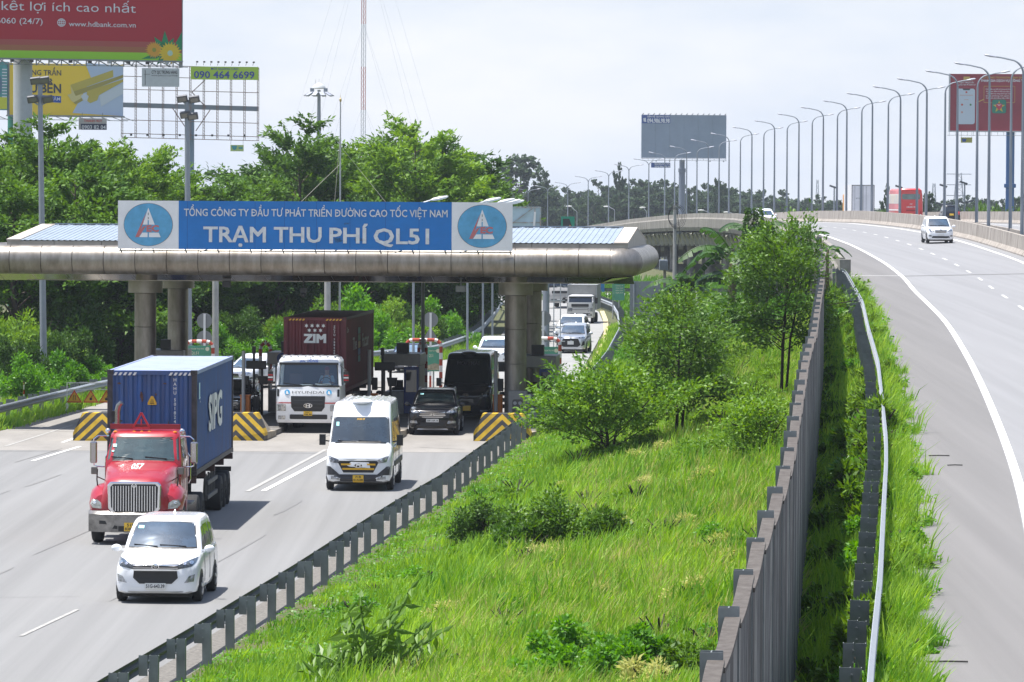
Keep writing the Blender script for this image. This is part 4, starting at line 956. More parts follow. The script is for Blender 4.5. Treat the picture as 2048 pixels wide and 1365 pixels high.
# ------------------------------------------------------------ vans
yel = mat('yellow_grille_bar', (.75, .42, .02), .4)
VAN = dict(L=6.2, W=2.04, H=2.70, hoodf=1.22, belt=1.42, aw=.80, awt=1.62, ar=6.15, art=6.0, wt=.82, wb=.955, wr=.35, wy=(1.0, 4.67), paint=body_white, clear=.28, nose=.1,
    st=[(0, .78, .40, .98), (.05, .90, .32, 1.09), (.14, .96, .28, 1.16), (.32, .985, .28, 1.22), (.6, 1, .28, 1.34), (.8, 1, .28, 1.42), (1.3, 1, .28, 1.44), (3, 1, .28, 1.44), (5.6, 1, .28, 1.44), (6.1, .98, .30, 1.42), (6.2, .94, .4, 1.3)],
    screen=[(-.89, 1.46), (.89, 1.46), (.83, 2.16), (.79, 2.21), (-.79, 2.21), (-.83, 2.16)], sticker=(-.76, 1.95, .09, .12), glass=glassmat('van_windscreen', (.045, .065, .085), .28),
    side=[[(1.35, 1.47), (2.2, 1.47), (2.2, 2.08), (1.72, 2.08)], [(2.4, 1.47), (5.85, 1.47), (5.8, 2.10), (2.4, 2.10)]],
    head=[(.60, .86), (.86, .90), (.93, 1.08), (.84, 1.07), (.60, .97)], fog=[(.58, .36), (.84, .37), (.84, .46), (.60, .44)],
    front=[('bumper', [(-.97, .27), (.97, .27), (.985, .52), (-.985, .52)], mat('charcoal_plastic', (.035, .036, .042), .5), .008), ('bumper_corner', [(.56, .50), (.985, .50), (.985, .78), (.86, .76)], MATS['charcoal_plastic'], .009), ('bumper_corner', [(-.56, .50), (-.86, .76), (-.985, .78), (-.985, .50)], MATS['charcoal_plastic'], .009), ('grille', [(-.46, .58), (.46, .58), (.62, .88), (.58, .94), (-.58, .94), (-.62, .88)], black, .015)],
    bars=[(-.53, .83, .53, .83, .028), (-.49, .69, .49, .69, .028)], barm=yel, badge=(0, .80, .145, .078, 'H'), plate=('71B|014.00', 0, .40, .33, .2, plate_y), mir=(1.35, 1.52, 1.06), mirs=(.19, .14, .33), mirm=black, seams=(1.3, 2.3, 3.6, 4.2), handles=(2.1, 3.4))
def van_extra(t, B, roofm, cap):
    b = MB(); b.ball((.0, -1.35, 2.70), (.33, .45, .09), 14, 6); b.obj('roof_vent', roofm, t, smooth=True)
    b = MB()
    for x in np.linspace(-.6, .6, 7):
        b.box((float(x), 1.0, 2.703), (.05, 3.4, .025))
    b.obj('roof_ribs', roofm, t)
    b = MB()
    for sx in (-1, 1): b.box((sx*1.03, .4, .78), (.02, 3.6, .16))
    b.obj('side_strip', MATS['charcoal_plastic'], t)
t, B = make_car('van', 'tall white passenger van with yellow grille bars driving away from the toll lanes', 'van', VAN, place(717.5, 0, 145.6, 6.2, R(-2.2)), R(-2.2)); van_extra(t, B, body_white, None)
b = MB(); B.text(b, 'DCAR VIP', 0, 2.17, .24, .05, 'F', .02); b.obj('lettering', yel, t)
t, B = make_car('minibus', 'black minibus in the shade of the right toll lane, behind the black car', 'minibus', dict(VAN, paint=body_black, glass=screen_dark, sticker=None, H=2.72, screen=[(-.88, 1.45), (.88, 1.45), (.76, 2.42), (-.76, 2.42)], head=[(.50, .98), (.84, 1.0), (.90, 1.22), (.82, 1.2), (.78, 1.07), (.54, 1.05)], front=[('grille', [(-.46, .66), (.46, .66), (.6, .96), (-.6, .96)], mat('dark_grille', (.05, .05, .055), .4, .5), .016)], bars=[(-.5, .8, .5, .8, .01)], barm=black, badge=(0, 1.05, .12, .065, 'H'), plate=('', .0, .52, .4, .2, plate_y)), place(932, 0, 191.5, 6.2, R(-4)), R(-4)); van_extra(t, B, mat('dark_roof', (.05, .05, .055), .35, coat=.4), None)
b = MB(); B.text(b, 'HOA MAI', 0, 2.3, .9, .16, 'F', .02); b.obj('lettering', mat('faint_letters', (.05, .045, .045), .5), t)

# ------------------------------------------------------------ containers
def corr(b, M, w, h, n, depth=.055, m=0):
    """corrugated wall in local XZ of M, facing -Y"""
    p = w/n
    prof = []
    for k in range(n): prof += [(k*p, 0), (k*p+p*.30, 0), (k*p+p*.5, depth), (k*p+p*.80, depth)]
    prof.append((w, 0))
    vs = []; 
    for x, y in prof: vs += [M @ Vector((x, y, 0)), M @ Vector((x, y, h))]
    b.add(vs, [(2*i, 2*i+2, 2*i+3, 2*i+1) for i in range(len(prof)-1)], m)
def make_container(label, loc, rz, L, H, colm, roofm, postm, n_side=40, n_front=9):
    W = 2.438; t = thing('shipping_container', label, 'container', loc, rz)
    y0, y1 = 0, L
    b = MB(); corr(b, Matrix.Translation((-W/2+.1, .03, .12)), W-.2, H-.24, n_front); b.box((0, .06, .07), (W-.3, .1, .12)); b.box((0, .06, H-.07), (W-.3, .1, .12)); b.obj('front_wall', colm, t)
    for s in (-1, 1):
        b = MB(); M = Matrix.Translation((s*(W/2-.03), .12 if s > 0 else L-.12, .14)) @ Matrix.Rotation(R(90*s), 4, 'Z'); corr(b, M, L-.24, H-.26, n_side); b.obj('side_wall', colm, t)
        b = MB(); b.box((s*(W/2-.04), L/2, .08), (.07, L-.3, .13)); b.obj('bottom_rail', postm, t); b = MB(); b.box((s*(W/2-.04), L/2, H-.06), (.07, L-.3, .10)); b.obj('top_rail', roofm, t)
    b = MB(); n = 36; M = Matrix.Translation((-W/2+.07, .12, H-.03)) @ Matrix(((0, 0, 1, 0), (1, 0, 0, 0), (0, 1, 0, 0), (0, 0, 0, 1))) ; p = (L-.24)/n
    vs = []; fs = []
    for k in range(n+1):
        for j, (d, z) in enumerate([(0, 0), (.3, 0), (.45, -.02), (.85, -.02)]):
            if k == n and j > 0: break
            vs += [(-W/2+.06, .12+(k+d)*p, H-.02+z), (W/2-.06, .12+(k+d)*p, H-.02+z)]
    b.add(vs, [(2*i, 2*i+1, 2*i+3, 2*i+2) for i in range(len(vs)//2-1)]); b.obj('roof', roofm, t)
    for s in (-1, 1):
        for y in (.08, L-.08):
            b = MB(); b.box((s*(W/2-.075), y, H/2), (.14, .15, H-.26)); po = b.obj('corner_post', postm, t); b = MB()
            for z in (.06, H-.06): b.box((s*(W/2-.085), y, z), (.175, .172, .125)); b.box((s*(W/2-.085), y-.088 if y < 1 else y+.088, z), (.06, .004, .05), 1)
            b.obj('corner_casting', [postm, black], po)
    b = MB()
    for s in (-1, 1): b.box((s*.55, L-.02, H/2), (1.05, .04, H-.26))
    b.obj('door', colm, t)
    b = MB()
    for x in (-.85, -.3, .3, .85): b.cyl((x, L+.03, .15), (x, L+.03, H-.15), .02, n=6)
    b.obj('lock_rod', galv, t)
    return t
def FM(x, y, z): return Matrix.Translation((x, y, z)) @ Matrix.Rotation(R(90), 4, 'X')
def RM(x, y, z): return Matrix.Translation((x, y, z)) @ Matrix.Rotation(R(90), 4, 'Z') @ Matrix.Rotation(R(90), 4, 'X')
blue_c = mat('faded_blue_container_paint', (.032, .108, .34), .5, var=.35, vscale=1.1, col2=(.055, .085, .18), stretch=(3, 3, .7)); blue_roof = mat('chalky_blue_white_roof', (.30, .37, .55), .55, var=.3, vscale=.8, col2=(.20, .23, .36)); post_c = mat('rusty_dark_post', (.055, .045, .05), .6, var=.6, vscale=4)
cont_white = mat('container_letter_white', (.75, .75, .73), .5)
RZT = R(-1.3)
cloc = Vector((pxY(304, 800, 128.7).x, 128.7, 1.46))
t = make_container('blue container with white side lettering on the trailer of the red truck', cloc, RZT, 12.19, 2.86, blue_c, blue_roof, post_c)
b = MB(); y = 2.56
for ch in 'HAHU 501824 2':
    if ch != ' ': b.text(ch, FM(.62, .022, y), h=.09, bold=.015)
    y -= .118 if ch != ' ' else .07
b.obj('lettering', cont_white, t)
b = MB()
for s in (-1, 1):
    for k in range(5): b.poly([(s*.75-.3+k*.13, -.004, 2.72), (s*.75-.23+k*.13, -.004, 2.72), (s*.75-.18+k*.13, -.004, 2.80), (s*.75-.25+k*.13, -.004, 2.80)])
b.obj('hazard_stripe', cont_white, t)
b = MB(); b.poly([(x_, .020, z_+.58) for x_, z_ in ((-.12, 1.34), (.12, 1.34), (.12, 1.40), (.03, 1.58), (-.03, 1.58), (-.12, 1.40))]); o = b.obj('warning_label', yel, t)
b = MB()
for z in (1.96, 2.0, 2.05): b.box((0, .014, z), (.12-(z-1.96)*.5, .004, .015))
b.obj('lettering', inkm, o)
b = MB(); b.text('SIPG', RM(1.225, 5.9, 1.05), w=4.3, h=1.0, bold=0, fat=.03); b.obj('lettering', cont_white, t)
b = MB(); b.text('C', RM(1.225, 1.0, 1.95), h=.16); b.poly([(1.224, .6, 2.05), (1.224, .95, 2.05), (1.224, .95, 2.5), (1.224, .6, 2.5)], 1); b.obj('side_mark', [cont_white, mat('pale_cyan_mark', (.5, .75, .8), .5)], t)
rust = mat('rust_patch', (.11, .05, .035), .8, var=.4, vscale=12)
b = MB(); rnd = random.Random(4)
for (x, z, w, h) in ((-.28, 2.15, .10, .30), (-.9, 2.5, .12, .06), (-.45, 1.05, .14, .25), (.1, 2.2, .05, .1), (.45, 1.2, .05, .5), (-.95, .9, .07, .6), (.35, 2.5, .1, .05)):
    pts = [(x+w*rnd.uniform(.25, .6)*math.cos(2*math.pi*k/9), .018, z+h*rnd.uniform(.25, .6)*math.sin(2*math.pi*k/9)) for k in range(9)]; b.poly(pts)
b.obj('rust_patch', rust, t)
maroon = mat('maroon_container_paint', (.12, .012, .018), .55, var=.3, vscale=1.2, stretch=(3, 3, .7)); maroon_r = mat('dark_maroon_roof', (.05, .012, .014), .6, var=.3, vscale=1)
RZ2 = R(-3.4)
cloc2 = Vector((pxY(629.5, 700, 184.2).x, 184.2, 1.45))
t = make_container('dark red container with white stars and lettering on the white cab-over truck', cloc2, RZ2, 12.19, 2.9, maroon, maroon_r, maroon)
b = MB(); b.text('ZIM', FM(.0, .02, 1.92), w=.83, h=.33, bold=0, fat=.05); o = b.obj('lettering', cont_white, t)
b = MB()
for (x, z) in [(-.33, 2.57), (-.11, 2.57), (.11, 2.57), (.33, 2.57), (-.22, 2.39), (0, 2.39), (.22, 2.39)]:
    b.poly([(x+(.085 if k % 2 == 0 else .04)*math.sin(k*math.pi/6), .022, z+(.085 if k % 2 == 0 else .04)*math.cos(k*math.pi/6)) for k in range(12)])
b.obj('star_mark', cont_white, t)
b = MB(); y = 2.5
for ch in 'ZCSU 788660 8':
    if ch != ' ': b.text(ch, FM(.76, .022, y), h=.08, bold=.015)
    y -= .107 if ch != ' ' else .07
b.obj('lettering', cont_white, t)
b = MB()
for s in (-1, 1):
    for k in range(5): b.poly([(s*.72-.3+k*.13, -.004, 2.77), (s*.72-.23+k*.13, -.004, 2.77), (s*.72-.18+k*.13, -.004, 2.84), (s*.72-.25+k*.13, -.004, 2.84)])
b.obj('hazard_stripe', yel, t)
b = MB(); b.text('The', RM(1.225, 3.6, 1.55), w=1.7, h=.5, bold=.02); b.text('Factor', RM(1.225, 8.3, 1.55), w=2.9, h=.55, bold=.02); b.text('Zim', RM(1.225, .7, 2.3), w=.7, h=.2); b.obj('lettering', mat('dim_letter', (.35, .34, .33), .6), t)
b = MB()
for k, c in enumerate([0, 1, 2, 3, 0]): b.poly([(1.225, 5.0, 1.0+k*.28), (1.225, 6.0, 1.0+k*.28), (1.225, 6.0, 1.25+k*.28), (1.225, 5.0, 1.25+k*.28)], c)
b.obj('poster', [mat('poster_teal', (.03, .16, .14), .6), mat('poster_blue', (.03, .08, .2), .6), mat('poster_ochre', (.3, .2, .04), .6), mat('poster_green', (.05, .14, .04), .6)], t)

def trailer(label, loc, rz, L=12.3, zdeck=1.44):
    t = thing('semi_trailer', label, 'trailer', loc, rz)
    for s in (-1, 1):
        b = MB(); b.box((s*.5, L/2, zdeck-.22), (.16, L-.2, .42)); b.obj('chassis_beam', darkm, t)
    for y in (.1, 3, 6, 9, L-.1): b = MB(); b.box((0, y, zdeck-.1), (2.4, .16, .18)); b.obj('cross_member', mat('trailer_brown', (.07, .035, .03), .7), t)
    for y in (8.1, 9.4, 10.7):
        for s in (-1, 1): wheel(t, s*1.22, y, .5, .5, darkm, .55)
    for s in (-1, 1):
        b = MB()
        for z in (.62, 1.02): b.box((s*1.16, 5.6, z), (.05, 3.1, .11))
        for y in (4.2, 5.1, 6.0, 6.9): b.box((s*1.10, y, .9), (.06, .07, .75))
        b.obj('side_guard', mat('side_guard_grey', (.10, .10, .10), .6), t)
    for s in (-1, 1):
        b = MB(); b.box((s*.7, 3.3, .7), (.14, .16, 1.1)); b.box((s*.7, 3.3, .14), (.3, .3, .06)); b.obj('landing_leg', darkm, t)
    b = MB(); b.box((0, L-.05, .95), (2.3, .08, .14)); b.box((0, L-.05, .7), (2.2, .06, .1)); b.obj('rear_bumper', darkm, t)
    return t
trailer('dark skeletal trailer with three axles carrying the blue container', Vector((cloc.x, cloc.y, 0)), RZT)
trailer('dark skeletal trailer in the shade carrying the dark red container', Vector((cloc2.x, cloc2.y, 0)), RZ2)
# ------------------------------------------------------------ red bonneted tractor
red_p = mat('faded_red_paint', (.29, .006, .014), .34, coat=.45, var=.3, vscale=2.5, col2=(.34, .016, .03)); red_d = mat('dark_red_paint', (.28, .01, .02), .4)
def tractor():
    p = pxY(269, 900, 122.9); t = thing('tractor_truck', 'red bonneted tractor truck with chrome grille hauling the blue container', 'truck', (p.x, 122.9, 0), RZT)
    b = MB(); rings = []
    # bonnet: stations (y, half width low, half width top, z low, z mid, z top)
    for y, wl, wt_, z0, z1 in [(0.02, .72, .60, .85, 1.58), (.10, .86, .70, .80, 1.66), (.35, .98, .78, .80, 1.74), (.9, 1.04, .86, .80, 1.86), (1.6, 1.0, .93, .8, 1.97), (2.3, 1.0, .97, .8, 2.05)]:
        h = [(wl*.9, z0), (wl, z0+.1), (wl, z0+.35), (wt_+(wl-wt_)*.35, z0+.62), (wt_*.96, z1-.1), (wt_*.86, z1-.02), (wt_*.45, z1+.03), (wt_*.15, z1+.04)]
        r_ = [(x, y, z) for x, z in h]; r_ += [(-x, y, z) for x, y, z in r_[::-1]]; rings.append(r_)
    b.loft(rings); bon = b
    B = Body(b)
    for s in (-1, 1):   # fenders
        f = MB(); rr = []
        for y, xo, zt, z0 in [(.12, .92, 1.10, .82), (.2, 1.14, 1.26, .80), (.45, 1.22, 1.40, .80), (.8, 1.24, 1.50, .95), (1.3, 1.24, 1.50, 1.10), (1.75, 1.22, 1.38, .95), (2.1, 1.18, 1.15, .7)]:
            rr.append([(s*.70, y, z0), (s*xo*.97, y, z0), (s*xo, y, z0+(zt-z0)*.4), (s*(xo-.05), y, zt-.12), (s*(xo-.18), y, zt), (s*.75, y, zt+.08)])
        f.loft(rr); fo = f.obj('fender', red_p, t, smooth=True)
        FB = Body(f); h = MB(); o = [(s*.80, .93), (s*1.1, .95), (s*1.17, 1.05), (s*1.12, 1.17), (s*.98, 1.16), (s*.80, 1.03)]
        FB.decal(h, o, 'F', .012, rings=4); hh = h.obj('headlight', mat('cloudy_headlamp', (.36, .36, .33), .2, .3, coat=.8, var=.4, vscale=12), t)
        h = MB(); FB.decal(h, ell(s*1.05, 1.09, .05, .04, 10), 'F', .02, rings=2, n=10); h.obj('bulb', chrome, hh)
    bon.obj('bonnet', red_p, t, smooth=True)
    # grille
    g = MB(); fr = [(-.56, .80), (.56, .80), (.68, .95), (.70, 1.56), (.62, 1.64), (-.62, 1.64), (-.70, 1.56), (-.68, .95)]
    q = [(x*1.0, -.05-.03*(1-abs(x)), z) for x, z in fr]; g.extr([(x, -.06, z) for x, z in fr], (0, .16, 0)); gf = g.obj('grille_surround', chrome, t, bevel=.03)
    g = MB(); g.extr([(x*.88, -.075, 1.22+(z-1.22)*.86) for x, z in fr], (0, .02, 0)); gi = g.obj('grille', black, t)
    g = MB()
    for k in range(17):
        x = -.55+k*.06875
        g.box((x, -.088, 1.21), (.022, .02, .66-.1*max(0, abs(x)-.4)))
    g.box((0, -.092, 1.2), (.03, .03, .72)); g.obj('grille_bars', chrome, gi)
    g = MB(); g.extr([(0, -.10, 1.47), (.075, -.10, 1.55), (0, -.10, 1.63), (-.075, -.10, 1.55)], (0, .03, 0)); g.extr([(0, -.105, 1.50), (.045, -.105, 1.55), (0, -.105, 1.60), (-.045, -.105, 1.55)], (0, .01, 0), 1); g.obj('badge', [chrome, black], t)
    # bumper
    g = MB(); rr = []
    for x, y in [(-1.24, .42), (-1.2, .12), (-.95, -.08), (-.5, -.14), (0, -.16), (.5, -.14), (.95, -.08), (1.2, .12), (1.24, .42)]: rr.append([(x, y, .34), (x, y, .80), (x, y+.10, .88), (x, y+.22, .88), (x, y+.15, .34)])
    g.loft(rr); gb = Body(g); g.obj('bumper', mat('scuffed_chrome', (.26, .25, .24), .32, .85, var=.6, vscale=2.5), t, smooth=True)
    g = MB()
    for s in (-1, 1): gb.decal(g, [(s*.70, .54), (s*.9, .55), (s*.9, .64), (s*.74, .63)], 'F', .006); gb.decal(g, [(s*.42, .42), (s*.56, .43), (s*.5, .52), (s*.42, .5)], 'F', .006)
    gb.decal(g, [(-.4, .36), (.4, .36), (.4, .5), (-.4, .5)], 'F', .006); g.obj('bumper_opening', black, t)
    plate(t, gb, '51F|838.46', -.08, .48, .33, .22, plate_y)
    # cab
    c = MB(); rr = []
    for z, yf, hw in [(1.55, 2.22, 1.02), (2.02, 2.22, 1.02), (2.3, 2.42, .98), (2.62, 2.66, .94), (2.72, 2.72, .93), (2.80, 2.86, .88), (2.84, 3.1, .75)]:
        r_ = [(-hw+.14, yf, z), (-hw*.5, yf-.05, z), (0, yf-.07, z), (hw*.5, yf-.05, z), (hw-.14, yf, z), (hw-.02, yf+.1, z), (hw, yf+.3, z), (hw, 4.3, z), (-hw, 4.3, z), (-hw, yf+.3, z), (-hw+.02, yf+.1, z)]; rr.append(r_)
    c.loft(rr); CB = Body(c); cab = c.obj('cab', red_p, t, smooth=True)
    lo = MB(); lo.box((0, 3.2, 1.2), (2.0, 2.0, .9)); lo.obj('cab_lower', red_p, t, bevel=.05)
    g = MB(); CB.decal(g, [(-.92, 2.09), (.92, 2.09), (.86, 2.62), (-.86, 2.62)], 'F', .012, rings=5, n=36); sc_ = g.obj('windscreen', glassmat('truck_windscreen', (.035, .07, .075), .2), t)
    g = MB(); CB.decal(g, [(-.95, 2.06), (.95, 2.06), (.885, 2.67), (-.885, 2.67)], 'F', .006, rings=5, n=36); g.obj('screen_surround', black, t)
    g = MB(); CB.decal(g, rrect(-.82, 2.4, -.72, 2.48, .01), 'F', .02, rings=2, n=8); CB.decal(g, rrect(-.84, 2.28, -.78, 2.32, .01), 'F', .02, rings=2, n=8); g.obj('sticker', MATS['cyan_sticker'], sc_)
    g = MB()
    for s in (-.55, .35):
        h0, _ = CB.hit(s-.3, 2.17, 'F'); h1, _ = CB.hit(s+.28, 2.12, 'F'); g.bar(h0+Vector((0, -.03, 0)), h1+Vector((0, -.03, 0)), .02, .02)
    g.obj('wiper', black, t)
    for sd in 'RL':
        g = MB(); CB.decal(g, [(2.62, 2.12), (3.5, 2.05), (3.5, 2.6), (2.86, 2.6)], sd, .01); g.obj('side_window', side_glass, t)
        g = MB(); s = 1 if sd == 'R' else -1
        for y in (2.5, 3.6): g.bar((s*1.03, y, 1.2), (s*1.03, y, 2.0), .012, .012)
        g.obj('door_seam', black, t)
    # visor bar and warning triangle
    g = MB(); g.box((-.02, 3.0, 2.93), (1.86, .07, .13)); g.obj('roof_bar', red_d, t)
    g = MB()
    T3 = [(-.22, 2.90), (.22, 2.90), (0, 3.30)]
    for (a, c_) in zip(T3, T3[1:]+T3[:1]): g.bar((a[0]-.12, 2.92, a[1]), (c_[0]-.12, 2.92, c_[1]), .05, .075, up=(0, 1, 0))
    g.box((-.12, 2.93, 3.05), (.04, .03, .17)); g.obj('warning_triangle', mat('triangle_red', (.5, .015, .03), .4), t)
    g = MB()
    for x in (-.8, -.3, -.1, .1, .78): g.ball((x, 2.86, 2.79), (.06, .05, .035), 8, 4)
    g.obj('marker_lamp', amber, t)
    # chrome mirrors
    for s in (-1, 1):
        g = MB(); g.box((s*1.33, 2.42, 2.27), (.19, .09, .58)); mo = g.obj('mirror', mat('mirror_shell', (.45, .42, .42), .18, .9), t, bevel=.04)
        g = MB(); g.tube([(s*.95, 2.6, 2.70), (s*1.22, 2.45, 2.70), (s*1.32, 2.42, 2.62), (s*1.33, 2.42, 2.5)], .02, 6); g.tube([(s*1.33, 2.42, 2.02), (s*1.32, 2.42, 1.93), (s*1.25, 2.42, 1.90), (s*.98, 2.5, 1.88)], .02, 6); g.obj('mirror_arm', chrome, mo)
        g = MB(); g.ball((s*.98, 2.7, 2.83), (.07, .07, .07), 10, 6); g.cyl((s*.98, 2.7, 2.7), (s*.98, 2.7, 2.8), .015, n=6); g.obj('horn_ball', chrome, t)
        g = MB(); g.tube([(s*1.02, .75, 1.35), (s*1.06, .78, 1.65), (s*1.05, .8, 1.92)], .02, 6); g.tube([(s*1.05, .8, 1.72), (s*.85, 1.1, 1.6)], .015, 6); g.ball((s*1.02, .72, 1.34), (.05, .05, .04), 8, 5); fm = g.obj('fender_mirror_arm', black, t)
        g = MB(); g.box((s*1.13 if s > 0 else -1.13, .8, 1.88), (.17, .05, .19)); g.obj('fender_mirror', mat('dull_mirror_back', (.16, .15, .14), .3, .6), fm, bevel=.02)
        g = MB(); g.tube([(s*1.08, 3.55, 1.4), (s*1.13, 3.55, 1.5), (s*1.13, 3.55, 2.1), (s*1.05, 3.55, 2.2)], .02, 6); g.obj('grab_rail', chrome, t)
        g = MB(); g.box((s*1.12, 3.1, .62), (.28, 1.1, .05)); g.box((s*1.12, 3.1, .92), (.24, 1.0, .05)); g.box((s*1.0, 3.1, .75), (.1, 1.1, .4)); g.obj('step', galvd, t)
        wheel(t, s*1.2, 1.12, .5, .28, galv, .55)
        for y in (5.05, 6.35): wheel(t, s*1.22, y, .5, .5, darkm, .55)
    g = MB(); g.tube([(-.92, 4.5, 1.0), (-.92, 4.5, 3.25), (-.88, 4.45, 3.42), (-.8, 4.42, 3.5)], [.085, .085, .08, .07], 10); g.obj('exhaust_stack', mat('heat_stained_chrome', (.28, .27, .26), .25, .9), t, smooth=True)
    g = MB(); g.box((-1.0, 4.55, 3.12), (.16, .16, .3)); g.bar((-1.0, 4.55, 3.0), (-.8, 4.6, 3.0), .04, .04); g.obj('horn', black, t)
    g = MB()
    for s in (-1, 1): g.box((s*.42, 4.3, .95), (.14, 6.6, .3))
    g.box((0, 5.7, 1.2), (.9, 1.0, .12)); g.obj('chassis', darkm, t)
    g = MB(); B.text(g, '057', 0, 0, .34, .12, 'T', .01, bold=.05) if False else None
    hh = MB(); v, f = text_geo('057', .02); vs = []
    for a, b_ in v:
        x = (a-.95)*.20; h = B.bvh.ray_cast(Vector((x, 1.0+b_*.95, 10)), Vector((0, 0, -1)))[0]; y = 1.3
        vs.append((h.x-.02, h.y, h.z+.006) if h else (x, y, 2))
    hh.add(vs, f); hh.obj('lettering', cont_white, t)
    return t
tractor()

# ------------------------------------------------------------ people
skin = mat('skin', (.45, .25, .17), .6); hairm = mat('dark_hair', (.015, .012, .01), .7)
def seated_person(label, loc, rz, shirt, cap=None, reach=True):
    t = thing('person', label, 'person', loc, rz)
    sk = MB()
    # one continuous figure grown along a skeleton
    V = [(0, .05, 0), (0, .08, .25), (0, .06, .46), (0, .05, .56), (0, .03, .66), (0, .02, .76), (0, .02, .84),
         (-.19, .04, .48), (-.27, -.12, .26), (-.17, -.38, .30), (-.16, -.46, .32), (.19, .04, .48), (.27, -.12, .26), (.17, -.38, .30), (.16, -.46, .32),
         (-.1, -.02, -.02), (-.13, -.45, .04), (-.13, -.52, -.38), (-.13, -.66, -.44), (.1, -.02, -.02), (.13, -.45, .04), (.13, -.52, -.38), (.13, -.66, -.44)]
    E_ = [(0, 1), (1, 2), (2, 3), (3, 4), (4, 5), (5, 6), (2, 7), (7, 8), (8, 9), (9, 10), (2, 11), (11, 12), (12, 13), (13, 14), (0, 15), (15, 16), (16, 17), (17, 18), (0, 19), (19, 20), (20, 21), (21, 22)]
    rad = [.15, .15, .14, .06, .085, .105, .06, .08, .05, .038, .04, .08, .05, .038, .04, .1, .075, .05, .04, .1, .075, .05, .04]
    me = bpy.data.meshes.new('body'); me.from_pydata(V, E_, []); o = bpy.data.objects.new('body', me); COL.objects.link(o); o.parent = t
    md = o.modifiers.new('s', 'SKIN'); sv = me.skin_vertices[0].data if me.skin_vertices else None
    if not me.skin_vertices:
        bm = bmesh.new(); bm.from_mesh(me); bm.verts.layers.skin.verify(); bm.to_mesh(me); bm.free()
    for i, r_ in enumerate(rad): me.skin_vertices[0].data[i].radius = (r_, r_); me.skin_vertices[0].data[i].use_root = (i == 0)
    sd = o.modifiers.new('u', 'SUBSURF'); sd.levels = 1; sd.render_levels = 2; me.materials.append(skin)
    b = MB(); rr = []
    for z, hx, hy in [(-.02, .17, .13), (.15, .17, .14), (.35, .20, .14), (.48, .21, .12), (.55, .12, .09), (.58, .075, .07)]: rr.append([(hx*math.cos(2*math.pi*k/14), .06+hy*math.sin(2*math.pi*k/14), z) for k in range(14)])
    b.loft(rr)
    for s in (-1, 1): b.tube([(s*.17, .05, .50), (s*.26, -.08, .30), (s*.24, -.18, .27)], [.085, .068, .06], 8)
    b.obj('shirt', shirt, t, smooth=True)
    b = MB(); b.ball((0, .04, .80), (.098, .115, .10), 12, 7)
    if cap: b.box((0, -.10, .80), (.14, .12, .015))
    b.obj('cap' if cap else 'hair', cap or hairm, t, smooth=True)
    b = MB()
    for s in (-1, 1): b.ball((s*.035, -.085, .745), (.014, .01, .008), 6, 4)
    b.obj('eyes', inkm, t)
    for s in (-1, 1):
        b = MB()
        b.ball((s*.16, -.47, .33), (.035, .04, .03), 8, 5)
        for k in range(4): b.tube([(s*(.135+.016*k), -.49, .345), (s*(.135+.016*k), -.53, .35-.004*k), (s*(.135+.016*k), -.535, .32)], .008, 5)
        b.tube([(s*.125, -.46, .33), (s*.11, -.49, .345)], .009, 5)
        b.obj('hand', skin, t, smooth=True)
    return t

